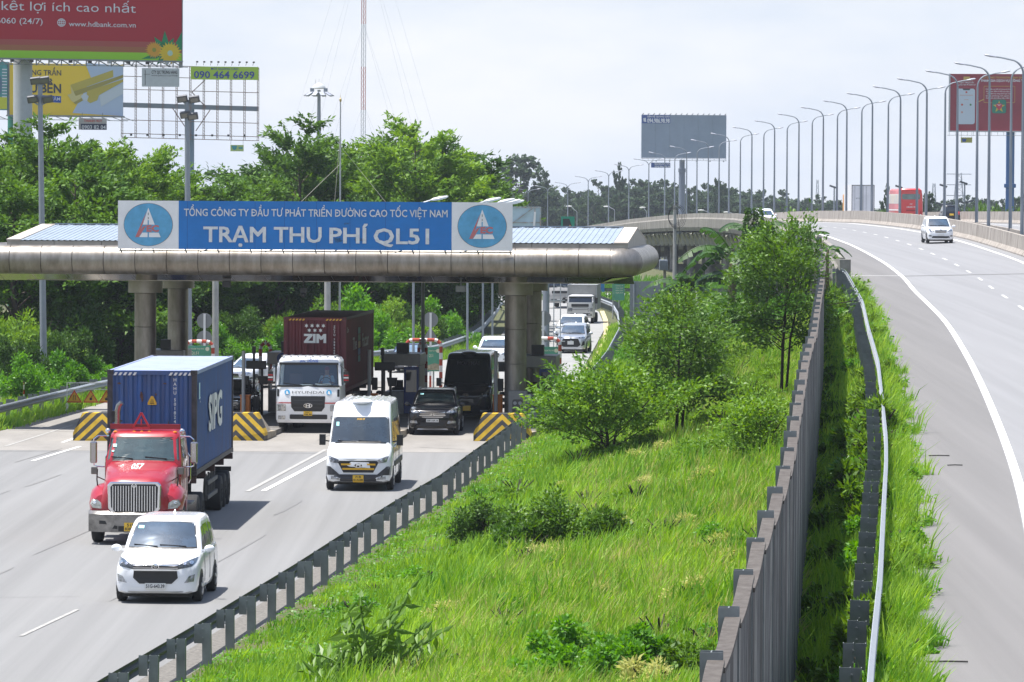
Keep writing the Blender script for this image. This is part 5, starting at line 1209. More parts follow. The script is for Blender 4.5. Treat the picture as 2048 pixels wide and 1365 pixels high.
# ------------------------------------------------------------ white cab-over truck
clear_glass = None
def clearglass():
    m = bpy.data.materials.new('clear_cab_glass'); m.use_nodes = True; nt = m.node_tree; nt.nodes.clear(); o = N(nt, 'ShaderNodeOutputMaterial'); a = N(nt, 'ShaderNodeBsdfTransparent'); a.inputs[0].default_value = (.62, .68, .68, 1)
    g = N(nt, 'ShaderNodeBsdfGlossy'); g.inputs['Roughness'].default_value = .03; g.inputs[0].default_value = (.8, .85, .9, 1); f = N(nt, 'ShaderNodeMixShader'); f.inputs[0].default_value = .12
    nt.links.new(a.outputs[0], f.inputs[1]); nt.links.new(g.outputs[0], f.inputs[2]); nt.links.new(f.outputs[0], o.inputs[0]); return m
clear_glass = clearglass()
def cabover(name, label, loc, rz, W=2.5, Hc=2.93, cabm=white_p, z0=.40, zs=1.80, zt=2.66, fancy=True, scale=1):
    t = thing(name, label, 'truck', loc, rz); w = W/2
    b = MB(); rr = []
    for z, yf, hw in [(z0, .10, w*.97), (z0+.12, .02, w), (z0+.75, 0, w), (z0+1.1, .04, w), (zs, .10, w*.99)]: rr.append([(-hw, yf+.22, z), (-hw+.05, yf+.06, z), (-hw+.22, yf, z), (0, yf-.03, z), (hw-.22, yf, z), (hw-.05, yf+.06, z), (hw, yf+.22, z), (hw, 1.9, z), (-hw, 1.9, z)])
    b.loft(rr); B = Body(b); b.obj('cab_lower', cabm, t, smooth=True)
    b = MB()   # roof
    rr = []
    for z, yf, hw in [(zt, .34, w*.95), (zt+.1, .36, w*.94), (Hc-.06, .5, w*.88), (Hc, .75, w*.75)]: rr.append([(-hw, yf+.2, z), (-hw+.06, yf+.05, z), (-hw+.22, yf, z), (0, yf-.03, z), (hw-.22, yf, z), (hw-.06, yf+.05, z), (hw, yf+.2, z), (hw, 1.9, z), (-hw, 1.9, z)])
    b.loft(rr); RB = Body(b); b.obj('cab_roof', cabm, t, smooth=True)
    b = MB(); b.box((0, 1.86, (zs+zt)/2), (W*.95, .06, zt-zs+.01)); b.obj('cab_back', mat('cab_lining', (.10, .09, .09), .8), t)
    for s in (-1, 1):
        b = MB()
        b.bar((s*(w-.05), .22, zs), (s*(w*.95-.05), .44, zt), .10, .12); b.obj('cab_pillar', cabm, t); b = MB(); b.bar((s*(w-.05), 1.80, zs), (s*(w*.95-.05), 1.80, zt), .1, .14); b.obj('cab_pillar', cabm, t)
        b = MB(); b.poly([(s*(w-.02), .3, zs+.02), (s*(w-.02), 1.7, zs+.02), (s*(w*.95-.02), 1.7, zt-.02), (s*(w*.95-.02), .5, zt-.02)]); b.obj('side_window', clear_glass, t)
        b = MB(); b.box((s*(w+.20), .12, zs+.35), (.2, .12, .42)); b.bar((s*w*.95, .35, zt-.05), (s*(w+.2), .12, zs+.6), .03, .03); m_ = b.obj('mirror', black, t, bevel=.02)
        if fancy:
            b = MB()
            for z, c in ((zs+.24, 0), (zs+.33, 1), (zs+.42, 0)): b.box((s*(w+.20), .055, z), (.19, .01, .05), c)
            b.obj('reflector_stripe', [redlens, white_m], m_)
        b = MB(); xs = [s*(w-.04), s*(w-.40)]; xs.sort(); B.decal(b, rrect(xs[0], z0+.45, xs[1], z0+.70, .03), 'F', .012, rings=3); h = b.obj('headlight', lampglass, t)
        b = MB(); B.decal(b, rrect(min(s*(w-.1), s*(w-.38)), z0+.13, max(s*(w-.1), s*(w-.38)), z0+.27, .02), 'F', .012, rings=2); b.obj('fog_lamp', lampglass, t)
        if fancy:
            b = MB(); B.decal(b, rrect(min(s*(w-.06), s*(w-.14)), z0+1.0, max(s*(w-.06), s*(w-.14)), z0+1.28, .02), 'F', .012, rings=2); b.obj('vent_slot', black, t)
            b = MB(); B.decal(b, ell(s*.80, z0+1.16, .105, .105), 'F', .012, rings=2, m=0); B.decal(b, [(s*.80-.05, z0+1.10), (s*.80+.06, z0+1.08), (s*.80+.02, z0+1.2), (s*.80-.03, z0+1.22)], 'F', .02, rings=2, m=1); b.obj('emblem', [mat('emblem_cyan', (.05, .35, .65), .5), white_m], t)
            b = MB(); B.decal(b, [(s*.62, z0+.74), (s*(w-.03), z0+.74), (s*(w-.03), z0+.78), (s*.62, z0+.78)], 'F', .012, rings=2); b.obj('reflector_stripe', redlens, t)
    b = MB(); b.poly([(-w+.12, .10, zs+.01), (w-.12, .10, zs+.01), (w*.95-.14, .32, zt-.01), (-w*.95+.14, .32, zt-.01)]); b.obj('windscreen', clear_glass, t)
    b = MB(); b.bar((-w+.05, .085, zs+.0), (w-.05, .085, zs+.0), .03, .07); b.bar((-w*.95+.06, .30, zt-.01), (w*.95-.06, .30, zt-.01), .03, .09); b.obj('screen_surround', black, t)
    b = MB(); B.decal(b, [(-.52, z0+.44), (.52, z0+.44), (.64, z0+.6), (.66, z0+1.02), (-.66, z0+1.02), (-.64, z0+.6)] if fancy else rrect(-.62, z0+.78, .62, z0+.98, .03), 'F', .014, rings=3); g = b.obj('grille', black, t)
    b = MB()
    for z in (z0+.58, z0+.72, z0+.86): B.decal(b, [(-.56, z-.012), (.56, z-.012), (.56, z+.012), (-.56, z+.012)], 'F', .02, rings=2)
    b.obj('grille_bars', mat('dark_bar', (.04, .04, .045), .4), g)
    b = MB(); B.decal(b, rrect(-.70, z0+.14, .74, z0+.32, .04), 'F', .012, rings=3); b.obj('bumper_slot', black, t)
    if fancy:
        b = MB(); B.decal(b, ell(0, z0+.66, .17, .09), 'F', .024, rings=2, m=0); B.decal(b, ell(0, z0+.66, .145, .07), 'F', .027, rings=2, m=1); B.text(b, 'H', 0, z0+.66, .17, .11, 'F', .03, m=0, bold=.04); b.obj('badge', [chrome, black], t)
        b = MB(); B.text(b, 'HYUNDAI', 0, z0+1.17, 1.22, .10, 'F', .014, bold=.0); b.obj('lettering', mat('grey_letters', (.09, .09, .1), .4), t)
        b = MB(); RB.text(b, 'DAI DONG', 0, Hc-.17, .70, .10, 'F', .012, bold=.03); b.obj('lettering', mat('blue_letters', (.02, .12, .5), .5), t)
        plate(t, B, '51C|788.48', 0, z0+.36, .33, .17, plate_y)
        b = MB()
        for k in range(8): b.box((-1.0+k*.28, 1.1, Hc+.0), (.06, 1.2, .05))
        b.obj('roof_ribs', cabm, t)
    else: plate(t, B, '', 0, z0+.26, .4, .13, plate_w)
    b = MB(); 
    for x0, x1 in ((-.95, -.25), (-.2, .35), (.3, .95)): b.bar((x0, .09, zs+.12), (x1, .06, zs+.04), .02, .02)
    b.obj('wiper', black, t)
    # interior
    b = MB(); b.box((0, .45, zs-.02), (W*.9, .45, .05)); b.box((-.1, .28, zs+.03), (.5, .1, .06), 1); b.box((.55, .30, zs+.05), (.6, .05, .09), 1); b.obj('dashboard', [darkm, white_m], t)
    b = MB()
    for x in (-.6, .6): b.box((x, 1.35, zs+.1), (.5, .15, .7), 0)
    b.obj('seat', mat('seat_cloth', (.14, .10, .10), .9), t, bevel=.05)
    b = MB(); rr = []
    for k in range(16): rr.append((.6+.22*math.cos(2*math.pi*k/15), .72+.10*math.sin(2*math.pi*k/15)*.6, zs+.12+.19*math.sin(2*math.pi*k/15)))
    b.tube(rr, .015, 6); b.obj('steering_wheel', black, t)
    b = MB(); b.box((0, 3.6, .85), (.9, 5.6, .35)); b.box((0, .6, .55), (W*.8, .3, .2)); b.obj('chassis', darkm, t)
    return t, B
rz2 = RZ2
pl = pxY(616, 800, 181.0)
t, B = cabover('cabover_truck', 'white cab-over truck carrying the dark red container through the toll lane', Vector((pl.x, 181, 0)), rz2)
for s in (-1, 1):
    for y in (1.25,): wheel(t, s*1.22, y, .5, .28, galv, .55)
    for y in (4.2, 5.5): wheel(t, s*1.22, y, .5, .5, darkm, .55)
pm = Matrix.Translation((pl.x, 181, 0)) @ Matrix.Rotation(rz2, 4, 'Z') @ Vector((.6, 1.25, 1.62))
seated_person('driver in a light blue shirt and dark red cap driving the white cab-over truck', pm, rz2, mat('light_blue_shirt', (.42, .55, .68), .8), mat('dark_red_cap', (.3, .03, .03), .7))

# small box truck
def boxtruck(label, loc, rz, Wb, Hb, z1, L, cab, boxm, name='box_truck'):
    t, B = cabover(name, label, loc, rz, **cab)
    b = MB(); b.box((0, 1.98+L/2, (Hb+z1)/2), (Wb, L, Hb-z1)); bo = b.obj('cargo_box', boxm, t, bevel=.02)
    b = MB()
    for s in (-1, 1):
        b.box((s*(Wb/2), 1.98, (Hb+z1)/2), (.06, .06, Hb-z1)); b.box((s*(Wb/2), 1.98+L, (Hb+z1)/2), (.06, .06, Hb-z1)); b.box((s*Wb/2, 1.98+L/2, Hb), (.06, L, .06)); 
    b.box((0, 1.98, Hb), (Wb, .06, .06)); b.obj('box_edging', galv, bo)
    for s in (-1, 1):
        wheel(t, s*(cab['W']/2-.02), .85, .36, .2, galv, .6); wheel(t, s*(cab['W']/2-.02), 1.98+L*.62, .36, .35, galv, .6)
    return t
p = pxz(1160, 648, 0)
boxtruck('small silver box truck with square cargo box on the far curve', Vector((p.x, 339, 0)), R(-5), 2.05, 2.72, .95, 4.2, dict(W=1.9, Hc=2.05, cabm=mat('pale_silver_cab', (.55, .56, .57), .4, .2), z0=.42, zs=1.30, zt=1.88, fancy=False), mat('ribbed_silver_box', (.36, .36, .36), .5, .4, var=.15, vscale=3))
p = pxz(1119, 618, 0)
t = boxtruck('heavy white truck half hidden behind the small silver box truck', Vector((p.x, 384, 0)), R(-8), 2.4, 3.4, 1.1, 6.5, dict(W=2.4, Hc=2.95, cabm=mat('dull_white_cab', (.45, .44, .43), .5), z0=.45, zs=1.75, zt=2.6, fancy=False), mat('pale_tarp', (.6, .6, .6), .8, var=.3), 'heavy_truck')
# truck on the road behind, left of the right column
p = pxz(985, 612, 0)
t = thing('flatbed_truck', 'dusty grey flatbed truck passing behind the trees left of the steel column', 'truck', (p.x-1.0, 398, 0), R(60))
b = MB(); b.box((0, 3.5, 1.3), (2.3, 6.5, .3)); b.box((0, 3.5, 1.8), (2.3, 6.5, .6), 1); b.obj('flatbed', [darkm, mat('dusty_grey', (.4, .39, .37), .8, var=.3)], t)
b = MB(); b.box((0, -.9, 1.6), (2.2, 1.7, 1.9)); b.obj('cab', MATS['dusty_grey'], t, bevel=.08)
for s in (-1, 1):
    for y in (-.6, 3.8, 5.0): wheel(t, s*1.12, y, .48, .3, galv, .55)

# ------------------------------------------------------------ bus and cargo truck on the highway
bus_red = mat('bus_red', (.62, .035, .035), .35, coat=.5)
p = pxY(1822, 400, 490); zb = line_at(490, 9).z
t = thing('bus', 'tall bright red coach seen from behind on the far carriageway', 'bus', (p.x, 490, zb), R(.8))
b = MB(); rr = []
for y, k in [(0, .93), (.1, .98), (.3, 1), (11.5, 1), (11.8, .96)]:
    w = 1.25*k; H_ = 3.45-(.08 if k < .95 else 0); rr.append([(-w*.98, y, .35), (w*.98, y, .35), (w, y, .6), (w, y, 1.6), (w*.97, y, 2.8), (w*.9, y, H_-.15), (w*.75, y, H_), (-w*.75, y, H_), (-w*.9, y, H_-.15), (-w*.97, y, 2.8), (-w, y, 1.6), (-w, y, .6)])
b.loft(rr); B = Body(b); b.obj('body', bus_red, t, smooth=True)
b = MB(); B.decal(b, rrect(-.92, 2.35, .92, 2.92, .12), 'F', .012); b.obj('rear_window', glassmat('bus_rear_glass', (.06, .12, .12), .3), t)
for s in (-1, 1):
    b = MB(); B.decal(b, [(s*.85, .75), (s*1.15, .8), (s*1.15, 1.25), (s*.95, 1.1)], 'F', .012); b.obj('tail_light', redlens, t)
    b = MB(); B.decal(b, ell(s*1.0, .72, .1, .13), 'F', .016, rings=2); b.obj('reflector', chrome, t)
    for y in (2.6, 9.2): wheel(t, s*1.25, y, .5, .3, galv, .55)
b = MB(); B.text(b, '53B-001.72', 0, 1.58, .9, .14, 'F', .014); B.text(b, 'VIP', 0, 1.88, .3, .1, 'F', .014); b.obj('lettering', cont_white, t)
b = MB(); B.decal(b, rrect(-.16, .72, .16, .9, .01), 'F', .014, rings=2); b.obj('number_plate', plate_y, t)
b = MB(); B.decal(b, rrect(-.5, 1.15, .5, 1.3, .03), 'F', .008, rings=2); b.obj('engine_vent', mat('vent_dark_red', (.3, .02, .02), .5), t)
b = MB(); B.decal(b, [(.3, 1.9), (11.3, 1.9), (11.3, 2.9), (.3, 2.9)], 'L', .012, n=60); b.obj('side_window', mat('side_livery_cream', (.62, .52, .38), .4, var=.5, vscale=.5, col2=(.4, .45, .5)), t)
b = MB(); B.decal(b, [(.2, 1.2), (11.3, 1.2), (11.3, 1.32), (.2, 1.32)], 'L', .014, n=60); b.obj('stripe', cont_white, t)
b = MB(); b.hexa([(-1.0, -.06, 3.28), (1.0, -.06, 3.28), (1.0, .5, 3.4), (-1.0, .5, 3.4)], [(-.95, -.1, 3.36), (.95, -.1, 3.36), (.95, .5, 3.5), (-.95, .5, 3.5)]); b.obj('spoiler', bus_red, t)
p = pxY(1726, 400, 519); zb = line_at(519, 9).z
t = thing('cargo_truck', 'white box cargo truck seen from behind with orange cab on the far carriageway', 'truck', (p.x, 519, zb), R(1.2))
b = MB(); b.box((0, 4.7, 2.55), (2.45, 9.4, 2.95)); b.obj('cargo_box', mat('off_white_box', (.80, .80, .82), .5, var=.12, vscale=1), t)
b = MB()
for s in (-1, 1): b.box((s*1.215, -.01, 2.55), (.07, .05, 2.95)); 
b.box((0, -.01, 4.0), (2.45, .05, .07)); b.box((0, -.012, 2.55), (.04, .05, 2.85)); b.obj('door_frame', mat('dark_edging', (.08, .08, .08), .6), t)
b = MB()
for x in (-.9, -.35, .35, .9): b.cyl((x, -.04, 1.15), (x, -.04, 3.9), .02, n=6)
b.obj('lock_rod', galv, t)
b = MB(); b.box((0, .1, .85), (2.4, .15, .4)); b.obj('rear_bumper', mat('trailer_brown', (.07, .035, .03), .7), t)
b = MB(); b.box((0, 4.7, .8), (1.0, 9, .3)); b.obj('chassis', darkm, t)
b = MB(); b.box((0, 10.6, 1.8), (2.35, 2.0, 2.4)); b.obj('cab', mat('orange_cab', (.7, .3, .03), .4), t, bevel=.1)
b = MB(); b.text('67 TAN', FM(-.45, -.03, 2.5), h=.14); b.obj('lettering', inkm, t)
for s in (-1, 1):
    b = MB(); b.box((s*1.45, 11.2, 2.0), (.2, .1, .45)); b.obj('mirror', black, t)
    for y in (1.6, 2.9, 10.3): wheel(t, s*1.2, y, .5, .3, galv, .55)
# ------------------------------------------------------------ toll islands and their equipment
def chevmat():
    m = bpy.data.materials.new('yellow_black_chevron'); m.use_nodes = True; nt = m.node_tree; b = nt.nodes['Principled BSDF']; L = nt.links.new
    t = N(nt, 'ShaderNodeTexCoord'); s = N(nt, 'ShaderNodeSeparateXYZ'); L(t.outputs['Object'], s.inputs[0]); a = N(nt, 'ShaderNodeMath', operation='ABSOLUTE'); L(s.outputs[0], a.inputs[0])
    k = N(nt, 'ShaderNodeMath', operation='MULTIPLY_ADD'); k.inputs[1].default_value = .95; L(a.outputs[0], k.inputs[0]); L(s.outputs[2], k.inputs[2])
    d = N(nt, 'ShaderNodeMath', operation='MULTIPLY'); d.inputs[1].default_value = 1/.40; L(k.outputs[0], d.inputs[0]); f = N(nt, 'ShaderNodeMath', operation='FRACT'); L(d.outputs[0], f.inputs[0])
    g = N(nt, 'ShaderNodeMath', operation='GREATER_THAN'); g.inputs[1].default_value = .52; L(f.outputs[0], g.inputs[0])
    x = N(nt, 'ShaderNodeMix', data_type='RGBA'); x.inputs['B'].default_value = (.045, .045, .05, 1); x.inputs['A'].default_value = (.62, .40, .02, 1); L(g.outputs[0], x.inputs['Factor'])
    n = N(nt, 'ShaderNodeTexNoise'); n.inputs['Scale'].default_value = 4; n.inputs['Detail'].default_value = 6; L(t.outputs['Object'], n.inputs[0]); y = N(nt, 'ShaderNodeMix', data_type='RGBA', blend_type='MULTIPLY'); y.inputs['Factor'].default_value = .6
    r = N(nt, 'ShaderNodeValToRGB'); r.color_ramp.elements[0].position = .3; r.color_ramp.elements[0].color = (.55, .5, .45, 1); r.color_ramp.elements[1].position = .6; L(n.outputs['Fac'], r.inputs[0]); L(r.outputs[0], y.inputs['B']); L(x.outputs['Result'], y.inputs['A']); L(y.outputs['Result'], b.inputs['Base Color'])
    b.inputs['Roughness'].default_value = .6; return m
chev = chevmat()
dusty_c = mat('dusty_island_concrete', (.33, .29, .23), .9, var=.35, vscale=3)
orange = mat('orange_cabinet', (.62, .17, .01), .45); booth_grey = mat('booth_grey_panel', (.30, .29, .28), .5, .2, var=.15); booth_blue = mat('booth_blue_panel', (.015, .045, .22), .45); rw_red = mat('hoop_red', (.42, .06, .03), .5, var=.3, vscale=5); green_bd = mat('green_notice_board', (.10, .36, .24), .5, var=.2, vscale=2); ltext = mat('pale_text', (.75, .75, .55), .6)
def on_road(px_, Y): return pxY(px_, 700, Y).x
noses = {}
def nose(xl, xr, Y, label, ln=24):
    xc = (on_road(xl, Y)+on_road(xr, Y))/2; w = (on_road(xr, Y)-on_road(xl, Y))/2; t = thing('toll_island', label, 'toll island', (xc, Y, 0), -A_, 'toll islands with chevron noses')
    b = MB(); k = w*.70; H_ = 1.02; zl_ = .30
    ring0 = [(-w, 0, 0), (w, 0, 0), (w, 0, zl_), (k, .16, H_), (-k, .16, H_), (-w, 0, zl_)]
    ring1 = [(-w, .9, 0), (w, .9, 0), (w, .9, zl_), (k, 1.0, H_), (-k, 1.0, H_), (-w, .9, zl_)]
    b.loft([ring0, ring1]); b.obj('chevron_nose', chev, t)
    b = MB(); b.loft([[(-w-.001, .905, 0), (w+.001, .905, 0), (w+.001, .905, zl_), (k, 1.002, H_-.002), (-k, 1.002, H_-.002), (-w-.001, .905, zl_)], [(-w, 3.6, 0), (w, 3.6, 0), (w, 3.6, .21), (w*.8, 3.7, .22), (-w*.8, 3.7, .22), (-w, 3.6, .21)]]); b.obj('nose_ramp', dusty_c, t)
    b = MB(); b.box((0, 3.6+ln/2, .10), (2*w*.92, ln, .2)); b.obj('kerb', mat('dirty_kerb', (.16, .15, .14), .9, var=.4, vscale=2), t)
    return t
nose(146, 262, 174.6, 'chevron nosed toll island left of the red truck cab')
nose(414, 530, 175.3, 'chevron nosed toll island between the blue container and the white cab-over truck')
nose(680, 796, 176.2, 'chevron nosed toll island hidden mostly by the white passenger van')
nose(947.5, 1062, 175.8, 'chevron nosed toll island at the right beside the guard rail')
def booth(px_, Y, label, w=1.45, num=None):
    X = on_road(px_, Y); t = thing('toll_booth', label, 'toll booth', (X, Y, .2), -A_, 'toll booths on the islands'); d = 2.4; h = 2.45
    b = MB(); b.box((0, d/2, h-.24), (w+.1, d+.1, .48)); b.obj('fascia', booth_grey, t, bevel=.03)
    b = MB(); b.box((-w*.22, d/2, .45), (w*.56, d, .9)); b.obj('lower_wall', mat('booth_white_dirty', (.35, .36, .38), .6, var=.3), t)
    b = MB(); b.box((w*.28, .02, .98), (w*.42, .06, 1.9)); b.obj('door', booth_blue, t); b = MB(); b.box((w*.28, -.02, 1.35), (w*.30, .02, .9)); b.obj('window', glass_d, t)
    for sx in (-1, 1):
        for y in (.03, d-.03): b = MB(); b.box((sx*(w/2-.03), y, 1.0), (.07, .07, 2.0)); b.obj('corner_post', booth_grey, t)
    b = MB(); b.box((w/2, d/2, 1.0), (.03, d-.2, 1.9)); b.obj('side_panel', booth_grey, t)
    b = MB(); b.box((-.15, .9, 1.0), (.6, .5, .12)); b.box((-.2, 1.0, 1.2), (.35, .1, .3)); b.obj('desk', darkm, t)
    b = MB(); b.box((0, .6, h+.22), (.5, .35, .42)); b.obj('rooftop_unit', black, t)
    if num:
        b = MB(); b.poly([(-.12+.25*math.cos(k*math.pi/12), -.055, h-.24+.25*math.sin(k*math.pi/12)*.95) for k in range(24)], 0); b.text(num, FM(-.12, -.062, h-.38), h=.28, m=1, bold=.02); b.obj('number_disc', [booth_blue, mat('booth_numeral', (.5, .5, .5), .5)], t)
    return t
booth(572, 194, 'toll booth with a blue number 3 disc, left of the white cab-over truck', num='3')
booth(803, 193, 'toll booth with open window and blue door, left of the black car')
booth(1074, 191.5, 'toll booth partly hidden behind the right round column')
booth(330, 196, 'toll booth hidden behind the blue container by the left columns')
# protective hoops
def hoop(x0, x1, ytop, Y, label, lit=True):
    a, c = pxY(x0, ytop, Y), pxY(x1, ytop, Y); z = a.z; t = thing('protective_hoop', label, 'protective hoop', (a.x, Y, 0), 0, 'red and white hoops over the islands'); W_ = c.x-a.x; r = .28
    pts = [(0, 0, .1+k*(z-r-.1)/9) for k in range(10)] + [(r*(1-math.cos(q)), 0, z-r+r*math.sin(q)) for q in (.5, 1.1, 1.57)] + [(r+(W_-2*r)*k/3, 0, z) for k in (1, 2, 3)] + [(W_-r+r*math.sin(q), 0, z-r+r*math.cos(q)) for q in (.5, 1.1, 1.57)] + [(W_, 0, z-r-(z-r-.1)*k/9) for k in range(1, 10)]
    for part, m, par in (('hoop_red_band', rw_red, 0), ('hoop_white_band', white_m, 1)):
        for k in range(par, len(pts)-1, 2): b = MB(); b.tube([pts[k], pts[k+1]], .075, 8); b.obj(part, m, t, smooth=True)
    return t
hoop(371, 426, 683, 207, 'red and white hoop above the blue container roof')
hoop(812, 882, 680, 205, 'red and white hoop behind the middle toll booth')
hoop(1058, 1120, 677, 207, 'red and white hoop just right of the right round columns')
hoop(521, 541, 685, 198, 'shaded hoop left of booth number 3')
hoop(838, 852, 682, 199, 'narrow shaded hoop in front of the green notice board')
for x0, x1, y0, y1, Y, lab in [(376, 421, 692, 735, 208.5, 'green notice board seen above the blue container roof'), (854, 880, 695, 743, 208, 'green notice board behind the middle toll booth, left of the black minibus'), (1084, 1117, 694, 745, 209, 'green notice board right of the round columns')]:
    a, c = pxY(x0, y1, Y), pxY(x1, y0, Y); t = thing('notice_board', lab, 'notice board', (a.x, Y, 0)); b = MB(); W_ = c.x-a.x
    b.box((W_/2, 0, (a.z+c.z)/2), (W_, .05, c.z-a.z)); b.obj('board', green_bd, t)
    b = MB(); zz = c.z-a.z
    b.text('TRẠM THU PHÍ', FM(W_*.42, -.03, a.z+zz*.82), w=W_*.6, h=.07); b.obj('lettering', ltext, t); b = MB(); b.text('QL51', FM(W_*.3, -.03, a.z+zz*.60), w=W_*.35, h=.13); b.obj('lettering', ltext, t)
    b = MB(); b.poly([(W_*.86+.09*math.cos(k*.4), -.03, a.z+zz*.85+.09*math.sin(k*.4)) for k in range(16)]); b.poly([(W_*.02, -.03, a.z+zz*.05), (W_*.98, -.03, a.z+zz*.05), (W_*.98, -.03, a.z+zz*.28), (W_*.6, -.03, a.z+zz*.34), (W_*.02, -.03, a.z+zz*.24)], 1); b.obj('picture', [ltext, mat('board_sandy_picture', (.42, .38, .26), .6, var=.5, vscale=7)], t)
    b = MB(); b.cyl((W_/2, .05, 0), (W_/2, .05, a.z+.1), .04, n=8); b.box((W_/2, .05, .03), (.6, .3, .06)); b.obj('stand', galv, t)
# barrier gates
for px_, Y, y0, y1, bx, lab in [(491.5, 187, 787, 833, 489, 'orange barrier cabinet with raised grey boom right of the blue container'), (746, 189, 787, 833, 740, 'orange barrier cabinet with raised boom behind the white van roof'), (996, 188.5, 781, 824, 993, 'orange barrier cabinet with raised boom left of the right column')]:
    X = on_road(px_, Y); t = thing('barrier_gate', lab, 'barrier gate', (X, Y, .2), -A_, 'orange barrier gates')
    b = MB(); b.box((0, 0, .48), (.38, .34, .96)); b.obj('cabinet', orange, t, bevel=.03)
    b = MB(); b.box((0, 0, .985), (.42, .38, .05)); b.obj('lid', orange, t)
    b = MB(); dx = on_road(bx, Y)-X; b.cyl((dx, -.26, .35), (dx, -.26, 2.75), .075, n=10); b.box((dx, -.2, .75), (.14, .2, .2)); b.obj('boom', mat('boom_grey', (.42, .42, .42), .5), t, smooth=True)
for px_, Y, lab, k in [(508, 191, 'black equipment mast with sign box and screen left of booth number 3', 0), (765, 190, 'black equipment mast with sign box left of the middle booth', 1), (1012, 189.5, 'black equipment mast against the right round column', 2)]:
    X = on_road(px_, Y); t = thing('equipment_mast', lab, 'equipment mast', (X, Y, .2), -A_, 'black equipment masts')
    b = MB(); b.cyl((0, 0, 0), (0, 0, 2.75), .05, n=8); b.cyl((.32, .1, 0), (.32, .1, 1.9), .05, n=8); b.box((0, 0, 2.65), (.14, .14, .3)); b.obj('mast', black, t)
    b = MB(); b.box((.10 if k < 2 else -.05, -.08, 2.05), (.82 if k < 2 else .5, .1, .34)); b.obj('sign_box', black, t, bevel=.02)
    b = MB(); b.box((-.30 if k < 2 else -.2, -.05, 1.35), (.22, .2, .5)); b.bar((-.3, 0, 1.2), (0, 0, 1.2), .04, .04); b.obj('lane_screen', black, t, bevel=.02)
    b = MB(); b.hexa([(.25, -.1, 1.25), (.55, -.1, 1.25), (.55, .1, 1.25), (.25, .1, 1.25)], [(.18, -.12, 1.6), (.6, -.12, 1.6), (.6, .1, 1.6), (.18, .1, 1.6)]); b.obj('camera_housing', black, t)
    b = MB(); 
    for z in (.5, .75, 1.0): b.ball((-.12, -.03, z), (.14, .1, .09), 8, 5)
    b.obj('cable_box', black, t)
# meter cabinet at the foot of the right column
p = cl(uF*0, 0, 0); X = on_road(1036.5, 185)
t = thing('meter_cabinet', 'grey steel meter cabinet with rounded window at the foot of the right column', 'meter cabinet', (X, 185, .1), -A_)
b = MB(); b.box((0, .0, .7), (.72, .5, 1.4)); b.obj('cabinet', mat('cabinet_grey', (.26, .25, .24), .5, var=.15), t, bevel=.02)
b = MB(); b.extr([(x, -.27, z) for x, z in rrect(-.20, .28, .20, 1.08, .08)], (0, .03, 0)); wn = b.obj('window', mat('cabinet_window_dark', (.06, .06, .06), .3), t)
b = MB()
for x in (-.1, .1):
    for z in (.42, .93): b.poly([(x+.07*math.cos(k*math.pi/6), -.275, z+.07*math.sin(k*math.pi/6)) for k in range(12)])
b.obj('meter_dial', mat('meter_face', (.4, .4, .4), .4), wn)
b = MB(); b.box((.44, -.05, 1.1), (.13, .1, .35)); o = b.obj('side_box', white_m, t)
# traffic sign backs
def signback(px_, shapes, Y, label, ybase=None):
    X = on_road(px_, Y); t = thing('traffic_sign', label, 'traffic sign', (X, Y, .1))
    tops = []
    for kind, x, y in shapes:
        p = pxY(x, y, Y); b = MB()
        if kind == 'c': b.extr([(p.x-X+.345*math.cos(k*math.pi/14), .0, p.z-.1+.345*math.sin(k*math.pi/14)) for k in range(28)], (0, .015, 0))
        else: b.extr([(p.x-X-.36, 0, p.z-.38), (p.x-X+.36, 0, p.z-.38), (p.x-X, 0, p.z+.22)], (0, .015, 0))
        tops.append(p.z-.1); b.obj('sign_plate', mat('sign_back_grey', (.22, .23, .23), .6), t)
    h = max(tops)+.3; b = MB()
    n = int(h/.5)
    b.box((0, -.04, h*.62), (.1, .05, h*.76)); b.obj('post', white_m, t)
    b = MB(); b.box((0, -.04, h*.12), (.1, .05, h*.235)); b.obj('post_band', rw_red, t)
signback(409, [('c', 409, 642), ('c', 409, 677)], 212, 'two round grey sign backs on one post behind the blue container')
signback(861, [('c', 861, 640), ('t', 861, 668)], 214, 'round and triangular sign backs on a post behind the middle booth')
signback(1086, [('c', 1087, 637), ('t', 1087, 672)], 214, 'round and triangular sign backs beside the right column')

# ------------------------------------------------------------ poles
def pole(px_top, ytop, px_base, ybase, Y, r0, r1, label, name='light_pole', cat='light pole', m=postgrey, heads=(), group=None, zbase=0):
    a = pxY(px_base, ybase, Y); c = pxY(px_top, ytop, Y); t = thing(name, label, cat, (a.x, Y, zbase), 0, group)
    b = MB(); b.tube([(0, 0, 0), (c.x-a.x, 0, c.z-zbase)], [r0, r1], 10); b.obj('pole', m, t, smooth=True)
    for (x, y, ang) in heads:
        p = pxY(x, y, Y); q = Vector((p.x-a.x, -.15, p.z-zbase)); b = MB(); sx = 1 if x > (px_top) else -1
        for k in range(4): pass
        T = Matrix.Translation(q) @ Matrix.Rotation(R(ang), 4, 'Y') @ Matrix.Rotation(R(32), 4, 'X'); b.T = T; b.box((0, 0, 0), (.50, .14, .36)); h = b.obj('flood_lamp', mat('lamp_body_dark', (.09, .095, .11), .5), t, bevel=.04)
        b = MB(); b.T = T; b.box((0, -.075, 0), (.36, .02, .22)); b.obj('lamp_glass', mat('flood_glass', (.20, .20, .19), .2, .3), h)
        b = MB(); b.bar(q+Vector((0, .1, -.1)), Vector(((c.x-a.x), 0, q.z-.3)), .07, .07); b.obj('bracket', m, t)
    return t
